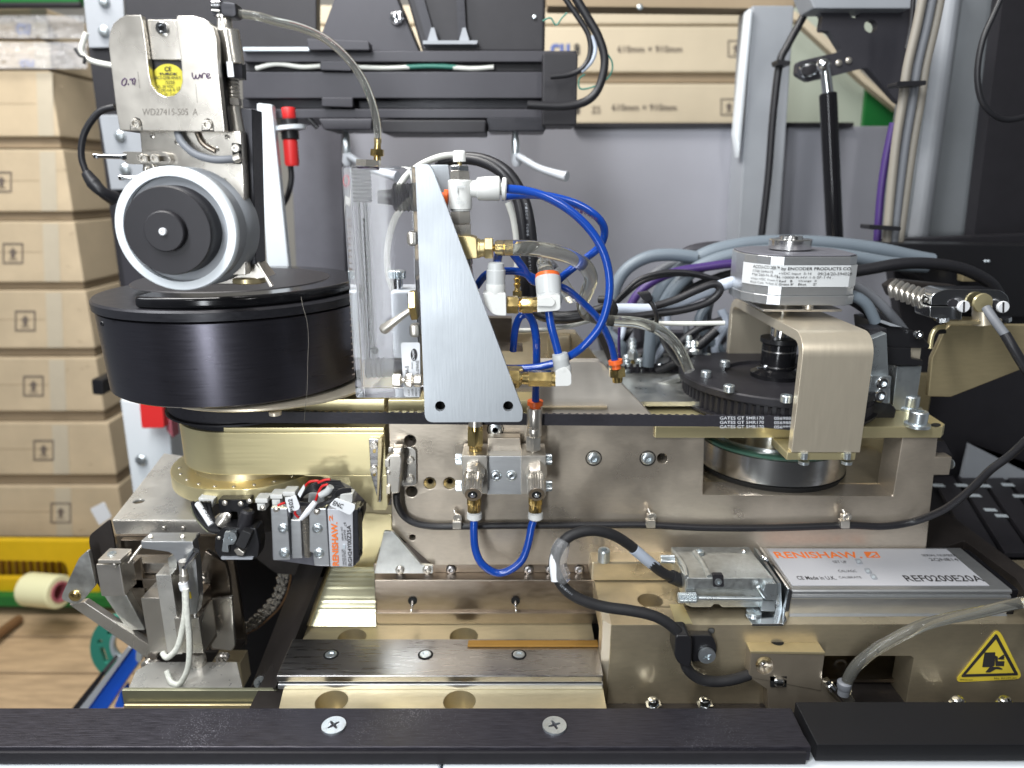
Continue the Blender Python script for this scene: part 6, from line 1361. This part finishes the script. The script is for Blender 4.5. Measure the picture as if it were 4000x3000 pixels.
def sline(s, a, b, za, zb, bold=0.0):
    A = Vector((RX - .198, RY - .158, 0)); B = Vector((RX - .112, RY - .236, 0)); d = B - A
    p, q = A + d * a, A + d * b; n_ = Vector((-.004, -.005, 0))
    tq(s, p + n_ + Vector((0, 0, za)), q + n_ + Vector((0, 0, za)), p + n_ + Vector((0, 0, zb)), 'ink', t, bold)
sline('ACCU-CODER™', -.05, .92, -.340, -.326, .012); sline('S/N# 2646675', -.05, .70, -.357, -.346); sline('M# 260-N-R-05-', -.05, .95, -.372, -.361); sline('White +VDC  Brown A', -.1, .9, -.388, -.379); sline("Black Com  Yellow A'", -.1, .9, -.402, -.393)
t = _t
# aluminium post and black blocks right of the bracket
t = thing('read_head_post', 'grey aluminium post carrying two cap screws right of the encoder bracket', 'post', W(3450, 1560, 2.9))
add('post_body', MB().prism([(3398, 1325), (3465, 1300), (3472, 1470), (3480, 1500), (3478, 1578), (3385, 1560)], 2.86, .10), 'zinc', t, bev=.005)
add('post_top', MB().prism([(3390, 1285), (3466, 1282), (3466, 1315), (3412, 1335)], 2.90, .10), 'black_matte', t, bev=.005)
add('screw_pad', MB().prism(rp([(3405, 1468), (3484, 1470), (3470, 1578), (3388, 1560)], 6), 2.83, .05), 'zinc', t, bev=.006)
for x, y in [(3446, 1497), (3437, 1546)]: fscrew(x, y, 2.83, 26, t, 'chrome', 'button')
t = thing('cable_carrier_block', 'stepped black plastic block with a small screw behind the aluminium post', 'block', W(3560, 1420, 3.0))
add('upper_block', MB().prism([(3395, 1250), (3425, 1248), (3560, 1290), (3590, 1300), (3632, 1345), (3632, 1362), (3470, 1358), (3400, 1300)], 3.0, .15), 'black_plastic', t, bev=.006)
add('lower_block', MB().prism([(3470, 1358), (3560, 1360), (3560, 1400), (3608, 1408), (3605, 1430), (3465, 1428)], 2.98, .15), 'black_plastic', t, bev=.005)
add('top_pad', MB().prism([(3415, 1252), (3450, 1252), (3525, 1278), (3480, 1274)], 2.98, .02), 'grey_paint', t)
fscrew(3582, 1305, 2.98, 16, t, 'chrome', 'cap'); 
add('gold_spacer', MB().prism([(3560, 1358), (3600, 1358), (3594, 1404), (3552, 1404)], 3.02, .1), 'gold_pink', t, bev=.003)
add('silver_block', MB().prism([(3504, 1432), (3602, 1430), (3578, 1590), (3560, 1610), (3485, 1600)], 3.0, .15), 'zinc', t, bev=.004)
add('black_guard', MB().prism([(3370, 1565), (3480, 1575), (3505, 1600), (3495, 1640), (3380, 1690), (3366, 1690)], 2.9, .08), 'black_plastic', t, bev=.01)

# ================================================================ RIGHT SIDE CABINET, SERIAL CONNECTOR
add('cabinet_wall', MB().prism([(3470, 935), (4400, 900), (4400, 2300), (3560, 2300), (3560, 1500)], 4.05, .1), 'black_matte', label='black inner cabinet wall filling the right side', cat='cabinet wall', bev=.01)
t = thing('dark_shelf_unit', 'black shelf edge with tiny lights above the serial connector', 'shelf', W(3800, 1150, 3.8))
add('shelf_body', MB().prism([(3480, 950), (4200, 960), (4200, 1240), (3830, 1240), (3640, 1120), (3500, 1010)], 3.8, .2), 'black_plastic', t, bev=.01)
for x in (3849, 3861): fscrew(x, 1020, 3.79, 6, t, 'lamp_white', 'dome')
t = thing('panel_flange', 'beige gold sheet metal panel under the serial connector', 'panel', W(3800, 1550, 3.1))
add('face_sheet', MB().prism([(3690, 1290), (3712, 1268), (4200, 1268), (4200, 1360), (3995, 1442), (3715, 1552), (3625, 1550), (3640, 1400)], 3.10, .03), 'gold_dark', t, bev=.008)
add('bent_lip', MB().ptube([(3632, 1360, 3.05), (3640, 1310, 3.05), (3660, 1282, 3.05), (3690, 1275, 3.05)], 10), 'gold', t)
add('slot', MB().prism(rp([(3655, 1292), (3695, 1285), (3698, 1302), (3665, 1306)], 6), 3.085, .01), 'void', t)
t = thing('serial_connector', 'chromed serial connector hood with two slotted thumbscrews at the right edge', 'connector', W(3780, 1260, 2.95))
add('hood_upper', MB().prism(rp([(3636, 1190, 4), (3640, 1150, 30), (3690, 1130, 20), (3910, 1132, 26), (3942, 1160, 20), (3942, 1200, 4)], 10), 2.95, .12), 'chrome', t, bev=.016, seg=3)
add('hood_lower', MB().prism(rp([(3632, 1196), (3760, 1198), (3758, 1252), (3660, 1250), (3632, 1240)], 8), 2.94, .12), 'chrome', t, bev=.012, seg=3)
add('cable_boss', MB().rod((3838, 1190), (3842, 1262), [(0, 36), (1, 40)], 2.98), 'gold_pink', t)
add('round_boss', MB().lathe(W(3835, 1182, 2.93), FRONT, [(0, .040), (.012, .038), (.014, 0)], 28), 'gold', t)
add('dark_recess', MB().prism([circ(3725, 1190, 22, 20)], 2.945, .004), 'black_matte', t)
add('dark_recess', MB().prism([circ(3885, 1195, 22, 20)], 2.945, .004), 'black_matte', t)
add('mount_bar', MB().prism([(3695, 1252), (3934, 1254), (3932, 1268), (3700, 1268)], 2.95, .1), 'gold_dark', t, bev=.003)
for x, y in [(3766, 1198), (3920, 1200)]:
    c = W(x, y, 2.92); r = U(23, y, 2.92)
    add('thumbscrew', MB().lathe(c, FRONT, [(-.06, r * .5), (-.012, r * .6), (-.01, r), (0, r), (.003, r * .9), (.003, 0)], 28), 'label_white', t)
    add('screw_slot', MB().prism([(x - 3, y - 20), (x + 4, y - 20), (x + 3, y + 21), (x - 4, y + 21)], 2.915, .003), 'ink', t)
for x in (3682, 3926): add('hex_nut', MB().rod((x, 1240), (x, 1256), [(0, 22, 'h'), (1, 22, 'h')], 2.93), 'chrome', t)
for k in range(6): add('fin', MB().ptube([(3500 + k * 22, 1100 + k * 7, 3.25 - .04 * k), (3480 + k * 22, 1122 + k * 8, 3.2 - .04 * k), (3486 + k * 22, 1160 + k * 8, 3.2 - .04 * k)], 11), 'nickel_dark', t)
add('hood_tail', MB().prism([(3480, 1120), (3520, 1095), (3760, 1120), (3700, 1180), (3500, 1165)], 3.25, .1), 'dark_shell', t, bev=.01)
t = thing('serial_cable', 'black cable with a grey sleeve leaving the serial connector downwards', 'cable', W(3900, 1320, 2.9))
add('grey_sleeve', MB().ptube([(3852, 1202, 2.86), (3880, 1245, 2.82), (3930, 1312, 2.78)], 17), 'sleeve', t)
add('cord', MB().ptube([(3925, 1304, 2.785), (3955, 1355, 2.76), (4000, 1430, 2.74), (4060, 1520, 2.72)], 19), 'cable_black', t)
add('brass_standoff', MB().prism([(3762, 1044), (3830, 1052), (3822, 1100), (3760, 1100)], 3.7, .05), 'gold_dark', label='small brass tab standing in the dark cabinet', cat='tab', bev=.004)
add('pale_patch_panel', MB().prism([(3790, 1735), (4200, 1940), (4200, 1875), (3758, 1872)], 3.9, .03), 'grey_paint', label='grey triangular panel glimpsed behind the right black cable', cat='panel')
t = thing('slotted_tray', 'black slotted tray receding at the right below the cable', 'tray', W(3800, 2100, 3.3))
zs_ = zat(2230, 2.9)
add('tray_floor', MB().plan([(1.7, 2.5), (3.4, 2.5), (3.4, 3.95), (1.95, 3.95)], zs_ - .05, zs_ - .02), 'black_plastic', t, bev=.004)
for k in range(5):
    p = [(3640 + k * 95, 1875), (3720 + k * 95, 1875), (3900 + k * 120, 2180), (3800 + k * 120, 2180)]
    add('tray_rib', MB().gprism([[WZ(*q, zs_) for q in p]], (0, 0, .03)), 'black_matte', t, bev=.006)
for (x, y) in [(3658, 1896), (3750, 1896), (3838, 1898), (3930, 1894), (3800, 1936), (3975, 1938), (3862, 1992), (3905, 2015)]:
    add('slot_glint', MB().hprism([[(x - 22, y - 6), (x + 24, y - 4), (x + 36, y + 6), (x - 12, y + 5)]], zs_ + .034, .002), 'lamp_white', t)  # pale patches paint highlights onto the black tray
add('dark_sill', MB().gprism([[WZ(*q, -1.62) for q in [(3625, 2050), (3700, 2040), (4200, 2420), (4200, 2700), (3960, 2300), (3760, 2150), (3600, 2205)]]], (0, 0, .05)), 'dark_shell', label='dark grimy sill beside the right end of the interface box', cat='sill', bev=.006)

# ================================================================ RIGHT FRONT BLOCK
ZT = -1.655; YB2 = ZT / -math.tan(TH + math.atan((2440 - 1500) / FP)); YB2 = abs(YB2)
t = thing('support_block', 'broad gold brown anodised support block filling the lower right', 'block', (1.0, YB2, -2.0))
Xa = W(2387, 2500, YB2).x; Xb = Xa - .032
h_top = WZ(2540, 2345, ZT)
add('front_wall', MB().prism([[(2387, 2441), (4200, 2436), (4200, 2800), (2368, 2800)], [(3216, 2563), (3558, 2563), (3570, 2572), (3530, 2790), (3206, 2790)][::-1]], YB2, .12), 'taupe_side', t, bev=.003)
add('chamfer', MB().plan([(Xa, YB2 + .0005), (Xa, YB2 + .12), (Xb, YB2 + .12), (Xb, YB2 + .035)], -2.05, ZT - .001), 'gold_pink', t, bev=.002)
add('top_slab', MB().plan([[(Xb, YB2 + .123), (3.4, YB2 + .123), (3.4, YM + .1), (Xb, YM + .1)], wc(h_top, .052)], ZT - .10, ZT - .0005), 'taupe_side', t, bev=.002)
add('bore_wall', MB().lathe(h_top - Vector((0, 0, .10)), UP, [(0, .0), (0, .0525), (.098, .0525)], 32, caps=False), 'gold', t)
add('pocket_back', MB().box(W(3150, 2650, 2.75).x, W(3650, 2650, 2.75).x, YB2 + .42, YB2 + .45, -2.2, -1.70), 'gold_dark', t)
add('pocket_floor', MB().box(W(3150, 2650, 2.6).x, W(3650, 2650, 2.6).x, YB2 + .1, YB2 + .42, -2.0, -1.985), 'steel_brown', t)
add('pocket_bar', MB().prism([(3320, 2635), (3425, 2635), (3430, 2655), (3320, 2655)], YB2 + .3, .05), 'galv', t, bev=.003)
add('pocket_wedge', MB().prism([(3424, 2655), (3486, 2720), (3480, 2760), (3340, 2760), (3330, 2690)], YB2 + .25, .08), 'gold_dark', t, bev=.004)
add('side_step', MB().gprism([[WZ(*q, ZT + .0015) for q in [(2615, 2362), (2668, 2362), (2705, 2438), (2640, 2438)]]], (0, 0, .002)), 'gold', t)
add('dowel_hole', MB().lathe(W(2778, 2464, YB2 - .0006), (0, 1, 0), [(0, U(14, 2464, YB2)), (.0, U(11, 2464, YB2)), (.004, 0)], 20), 'galv', t)
for x, y in [(2551, 2752), (2752, 2752), (3741, 2748), (3925, 2748)]:
    add('hex_bolt', MB().rod((x, y - 24), (x + 4, y + 40), [(0, 12), (.06, 20), (.3, 24, 'h'), (.32, 33, 'h'), (1, 34, 'h')], YB2 - .08), 'chrome', t)
t = thing('capped_post', 'small taupe block with an upright socket cap screw left of the connector', 'block', W(2400, 2235, 2.66))
zz = -1.56
add('block_body', MB().plan([tuple(WZ(*q, zz).xy) for q in [(2310, 2195), (2690, 2195), (2690, 2140), (2298, 2140)]], ZT + .001, zz), 'taupe_side', t, bev=.012)
screw(WZ(2358, 2192, zz), UP, .026, 'zinc', t, 'cap', h=.05)
# interface box
YI = 2.46; ZI = zat(2306, YI); ZI0 = zat(2424, YI)
t = thing('interface_box', 'silver interface box with orange lettering lying on the support block', 'interface box', W(3500, 2424, YI))
X0, X1 = W(3096, 2306, YI).x, W(3956, 2306, YI).x; YIb = WZ(2000, 2140, ZI).y
def yz(P, x0_, x1_): return MB().gprism([[Vector((x0_, p[0], p[1])) for p in P]], (x1_ - x0_, 0, 0))
Hh = ZI - ZI0
add('box_shell', yz([(YI + .006, ZI), (YI, ZI - .006), (YI, ZI - .016), (YI + .007, ZI - .018), (YI + .007, ZI - .024), (YI, ZI - .026), (YI - .002, ZI - .036), (YI + .004, ZI - .040), (YI + .006, ZI - Hh * .80), (YI - .003, ZI - Hh * .84), (YI - .003, ZI - Hh * .92), (YI + .005, ZI - Hh * .94), (YI + .005, ZI - Hh), (YIb, ZI - Hh), (YIb, ZI)], X0, X1), 'alu', t, bev=.0015, seg=1)
zL = ZI + .0015
yA, yB_ = YI + .034, YIb - .012
_t = t; t = add('label_plate', MB().plan([(X0 + .012, yA), (X1 - .07, yA), (X1 - .07, yB_), (X0 + .012, yB_)], ZI, zL), 'label_silver', t)
def top(s, x0_, y1_, x1_, y0_, mt='ink', bold=0.0): tq(s, WZ(x0_, y1_, zL + .001), WZ(x1_, y1_, zL + .001), WZ(x0_ - (x0_ - 2000) * .0 + (-(x0_ - 2000)) * (1 - (0)) * 0 + (x0_ - 2000) * ((y0_ - 715) / (y1_ - 715) - 1), y0_, zL + .001), mt, t, bold)
top('RENISHAW.', 3036, 2180, 3372, 2155, 'ink_orange', .018)
top('SET UP', 3258, 2199, 3311, 2190); top('CAL/AGC', 3278, 2235, 3349, 2226); top('CALIBRATE', 3280, 2259, 3368, 2251)
top('CE Made in U.K.', 3118, 2264, 3270, 2250, 'ink', .01); top('REF0200E20A', 3546, 2271, 3850, 2247, 'ink', .012)
top('SERIAL NUMBER', 3605, 2173, 3740, 2165); top('2QN814', 3640, 2193, 3750, 2180)
lg = MB(); 
for q in [[(3386, 2178), (3440, 2178), (3424, 2156), (3374, 2156)]]: lg.gprism([[WZ(*p, zL + .0008) for p in q]], (0, 0, .001))
add('logo_square', lg, 'ink_orange', t)
lg = MB(); lg.gprism([[WZ(*p, zL + .002) for p in [(3392, 2175), (3400, 2175), (3420, 2165), (3418, 2160), (3402, 2160), (3404, 2163)]]], (0, 0, .0008)); lg.gprism([[WZ(*p, zL + .002) for p in [(3414, 2175), (3432, 2175), (3424, 2167)]]], (0, 0, .0008))
add('logo_print', lg, 'label_silver', t)
for (x, y) in [(3352, 2194), (3388, 2231), (3410, 2254)]:
    add('indicator_window', MB().gprism([[WZ(*p, zL + .001) for p in rp([(x - 14, y - 10), (x + 8, y - 10), (x + 20, y + 9), (x - 4, y + 9)], 6)]], (0, 0, .003)), 'grey_paint', t, bev=.001)
    add('indicator_light', MB().gprism([[WZ(*p, zL + .005) for p in circ(x + 2, y, 7, 16, 5)]], (0, 0, .001)), 'lamp_white', t)
t = _t
add('end_cap', MB().box(X1 + .001, X1 + .035, YI + .01, YIb, ZI0, ZI - .004), 'black_gloss', t, bev=.008)
add('end_frame', MB().box(X0 - .02, X0 - .001, YI - .004, YIb, ZI0 + .004, ZI + .006), 'chrome', t, bev=.006)
# mounting angle
t = thing('mounting_angle', 'shiny bent steel angle with a screw, left end of the interface box', 'angle bracket', W(3000, 2436, YI))
zA = ZT + .012
add('foot_sheet', MB().plan([tuple(WZ(*q, zA).xy) for q in [(2938, 2438), (3062, 2438), (3075, 2420), (3040, 2340), (2920, 2340), (2910, 2400)]], ZT + .001, zA), 'chrome', t, bev=.003)
add('upright_sheet', MB().prism([(3062, 2438), (3078, 2425), (3096, 2310), (3084, 2300), (3076, 2330), (3060, 2420)], YI - .01, .01), 'chrome', t, bev=.003)
screw(WZ(2945, 2395, zA), UP, .030, 'zinc', t, 'pan')
# D-sub hood
t = thing('connector_hood', 'grey cast metal connector hood with long jackscrew, plugged into the interface box', 'connector', W(2850, 2380, 2.5))
YD = 2.475; ZD = zat(2256, YD)
pl2 = [tuple(WZ(*q, ZD).xy) for q in rp([(2683, 2258), (3022, 2258), (2940, 2160), (2765, 2157), (2756, 2172), (2730, 2172), (2724, 2156), (2628, 2152), (2655, 2185), (2680, 2225)], 5)]
add('hood_top', MB().plan([pl2], ZD - .05, ZD), 'zinc_cast', t, bev=.012, seg=3)
add('hood_side', MB().prism(rp([(2676, 2262), (3010, 2262), (3008, 2372), (2940, 2374), (2820, 2374), (2810, 2362), (2788, 2362), (2782, 2374), (2700, 2374), (2676, 2362)], 8), YD + .006, .26), 'zinc_cast', t, bev=.010, seg=3)
add('shoulder_ridge', MB().tube([WZ(2772, 2254, ZD + .002), WZ(2745, 2200, ZD + .004), WZ(2712, 2158, ZD + .002)], .011, n=10), 'zinc_cast', t)
add('end_rim', MB().tube([WZ(2682, 2255, ZD + .0), WZ(2676, 2218, ZD + .004), WZ(2656, 2185, ZD + .004), WZ(2632, 2156, ZD)], .010, n=10), 'zinc_cast', t)
add('screw_window', MB().prism(rp([(2784, 2246), (2826, 2246), (2828, 2292), (2786, 2292)], 6), YD - .008, .02), 'black_matte', t)
fscrew(2805, 2272, YD - .008, 14, t, 'zinc', 'pan')
add('jackscrew', MB().rod((2646, 2335), (2975, 2340), [(0, 14), (.01, 18, 'k'), (.22, 18, 'k'), (.24, 12), (.25, 9), (1, 9)], YD - .02), 'zinc', t)
kn = MB()
for i in range(9):
    for j in range(12):
        a = 2 * math.pi * (j + .5 * (i % 2)) / 12; c = W(2652 + i * 8, 2335, YD - .02); r = U(18, 2335, YD)
        kn.sphere(c + Vector((0, -r * math.cos(a), r * math.sin(a))), U(3.6, 2335, YD), 6)
add('knurl', kn, 'zinc', t, kind='stuff')
add('flange_block', MB().prism(rp([(2990, 2280), (3035, 2280), (3036, 2345), (2992, 2346), (2976, 2330)], 5), YD - .025, .06), 'zinc', t, bev=.006)
add('flange_block', MB().prism(rp([(2978, 2348), (3028, 2348), (3028, 2390), (2972, 2388)], 5), YD - .02, .06), 'zinc', t, bev=.006)
add('flange_plate', MB().prism([(3034, 2272), (3052, 2280), (3058, 2395), (3028, 2395)], YD + .01, .28), 'zinc', t, bev=.004)
add('small_strut', MB().rod((2962, 2292), (2988, 2330), [(0, 8), (1, 10)], YD - .02), 'zinc', t)
add('rear_thumbscrew', MB().rod((2580, 2184), (2634, 2184), [(0, 14), (.05, 16, 'k'), (1, 16, 'k')], 2.62), 'zinc', t)
screw(WZ(2732, 2164, ZD - .01), UP, .020, 'zinc', t, 'cap', h=.014)
for x, y in [(2905, 2156), (2980, 2178), (2990, 2184)]: add('terminal', MB().sphere(WZ(x, y, ZD - .0), .012, 10), 'chrome', t)
t = thing('readhead_cable', 'thick matte black cable winding from the hood through the clamp to the brown block', 'cable', W(2400, 2400, 2.35))
cpts = [(2684, 2272, 2.56), (2640, 2258, 2.55), (2590, 2238, 2.53), (2530, 2190, 2.50), (2460, 2130, 2.47), (2390, 2088, 2.44), (2310, 2072, 2.42), (2230, 2092, 2.40), (2182, 2142, 2.38), (2164, 2200, 2.36), (2180, 2262, 2.345), (2225, 2316, 2.335), (2290, 2350, 2.33), (2370, 2372, 2.33), (2470, 2386, 2.33), (2560, 2408, 2.33), (2626, 2448, 2.33), (2664, 2500, 2.33), (2672, 2560, 2.33), (2685, 2612, 2.33), (2730, 2650, 2.335), (2790, 2662, 2.34), (2860, 2655, 2.35), (2925, 2636, 2.37)]
add('cord', MB().ptube(cpts, 20, n=18), 'black_rubber', t)
add('boot', MB().ptube([(2690, 2274, 2.56), (2660, 2268, 2.555), (2622, 2252, 2.545)], 27), 'black_rubber', t)
add('pale_sleeve', MB().ptube([(2560, 2214, 2.52), (2520, 2182, 2.495), (2474, 2143, 2.475)], 22), 'cable_light', t)
add('pale_sleeve', MB().ptube([(2186, 2136, 2.375), (2165, 2190, 2.355), (2172, 2268, 2.335)], 20), 'label_white', t)
add('clear_wrap', MB().ptube([(2202, 2112, 2.385), (2186, 2150, 2.37), (2182, 2200, 2.36), (2196, 2250, 2.345), (2212, 2272, 2.34)], 30, rs=[.026, .034, .030, .034, .02], n=9, sub=4), 'film', t, ang=10)
for k, ch in enumerate('RENISHAW'): tq(ch, W(2186 + k * 6, 2288 + k * 5, 2.306), W(2190 + k * 6, 2292 + k * 5, 2.306), W(2192 + k * 6, 2282 + k * 5, 2.306), 'grey_paint', t)
t = thing('p_clamp', 'black plastic cable clamp held by a cross screw on the support block', 'cable clamp', W(2720, 2610, 2.33))
add('clamp_loop', MB().prism(rp([(2638, 2482, 14), (2690, 2482, 8), (2704, 2500, 8), (2702, 2590, 10), (2690, 2612, 10), (2648, 2592, 14), (2634, 2560, 10)], 10), 2.295, .09), 'black_plastic', t, bev=.016, seg=3)
add('clamp_ear', MB().prism(rp([(2690, 2484, 6), (2782, 2484, 10), (2800, 2520, 22), (2798, 2560, 22), (2770, 2586, 10), (2702, 2586, 4)], 10), YB2 - .035, .034), 'black_plastic', t, bev=.006)
screw(W(2759, 2556, YB2 - .036), FRONT, U(33, 2556, YB2), 'zinc', t, 'pan', spin=.5, h=.035)
# brown clamp block
t = thing('brown_stop_block', 'dark brown machined block with a large screw hole at the cable end', 'block', W(3050, 2690, 2.3))
YK = YB2 - .055; zk = zat(2544, YK)
add('block_top', MB().plan([tuple(WZ(*q, zk).xy) for q in [(2932, 2544), (3224, 2548), (3178, 2478), (2900, 2476)]], zk - .012, zk), 'gold_dark', t, bev=.003)
add('block_body', MB().prism([[(2934, 2546), (3224, 2548), (3212, 2632), (3208, 2700), (2926, 2646)], circ(2987, 2600, 34)[::-1]], YK, .09), 'bronze_dark', t, bev=.004)
add('bore_back', MB().prism([circ(2987, 2600, 38)], YK + .05, .02), 'gold_dark', t)
fscrew(2985, 2602, YK + .048, 24, t, 'chrome', 'button')
add('lower_body', MB().prism([(2928, 2648), (3210, 2640), (3236, 2704), (3330, 2800), (3000, 2800), (2998, 2695)], YK + .005, .08), 'bronze_dark', t, bev=.004)
add('notch', MB().prism([(3008, 2642), (3074, 2642), (3072, 2684), (3010, 2684)], YK - .0, .003), 'void', t)
add('notch_pin', MB().rod((3022, 2662), (3060, 2664), [(0, 12), (.2, 18), (.8, 18), (1, 12)], YK - .004), 'chrome', t)
hh = WZ(3035, 2505, zk + .0006)
add('top_hole', MB().lathe(hh, UP, [(0, .026), (.0006, .026), (.0006, 0)], 28), 'void', t)
add('side_pin', MB().rod((3226, 2655), (3252, 2690), [(0, 12), (.4, 12), (.45, 17), (1, 17)], YK - .01), 'chrome', t)
hh = W(3280, 2598, YB2 + .2)
add('rear_ring', MB().lathe(hh, FRONT, [(0, .026), (.004, .030), (.004, .022), (0, .02)], 28), 'chrome', t)
# clear hose right
t = thing('clear_drip_hose', 'clear hose bending from the right edge down into a dark barb', 'hose', W(3450, 2750, 2.3))
hp = [(4000, 2352, 2.34), (3930, 2366, 2.33), (3820, 2392, 2.32), (3700, 2416, 2.31), (3600, 2444, 2.30), (3500, 2492, 2.30), (3410, 2545, 2.30), (3345, 2600, 2.30), (3312, 2655, 2.31), (3304, 2700, 2.32)]
add('hose_wall', MB().ptube(hp, 22, n=22), 'hose', t)
add('hose_bore', MB().ptube(hp, 11, n=16), 'hose_bore', t)
add('dark_barb', MB().rod((3300, 2660), (3294, 2712), [(0, 20), (.1, 27), (.5, 26), (.6, 22), (1, 22)], 2.31), 'sleeve', t)
add('lower_hose', MB().ptube([(3300, 2705, 2.33), (3318, 2740, 2.34), (3338, 2780, 2.36)], 22), 'hose', t)
# warning sticker
t = thing('warning_sticker', 'yellow triangular crushed hand warning sticker at the lower right', 'sticker', W(3870, 2660, YB2))
YW = YB2 - .004
tri = rp([(3900, 2452, 34), (3998, 2652, 34), (3726, 2666, 34)], 30, 6)
def scl(P, f, c): return [(c[0] + (p[0] - c[0]) * f, c[1] + (p[1] - c[1]) * f) for p in P]
cc_ = (3877, 2592)
add('yellow_sheet', MB().prism([tri], YW, .003), 'label_yellow', t)
tri2 = rp([(3893, 2474, 10), (3980, 2638, 10), (3753, 2645, 10)], 10, 4); tri3 = [(3891, 2497), (3962, 2630), (3772, 2635)]
add('black_border', MB().prism([tri2, tri3[::-1]], YW - .003, .002), 'ink', t)
pg = MB()
pg.prism([(3847, 2550), (3888, 2549), (3886, 2600), (3874, 2606), (3838, 2606)], YW - .003, .002)
pg.prism([(3888, 2562), (3898, 2566), (3898, 2584), (3924, 2584), (3922, 2602), (3890, 2602)], YW - .0032, .002)
for k in range(3): pg.prism([(3899 + k * 4, 2574 - k * 1), (3903 + k * 4, 2577), (3925 + k * 0, 2562 + k * 7), (3921, 2558 + k * 7)], YW - .0034, .002)
pg.prism(rp([(3850, 2627), (3868, 2606), (3904, 2606), (3918, 2614), (3912, 2616), (3890, 2614), (3868, 2627)], 4), YW - .0036, .002)
add('crush_pictogram', pg, 'ink', t)
ftext('©Clarion', 3750, 2658, 3800, 2652, YW, 'ink', t, 0, .004); ftext('No. IS1177-PC', 3884, 2653, 3972, 2646, YW, 'ink', t, 0, .004)
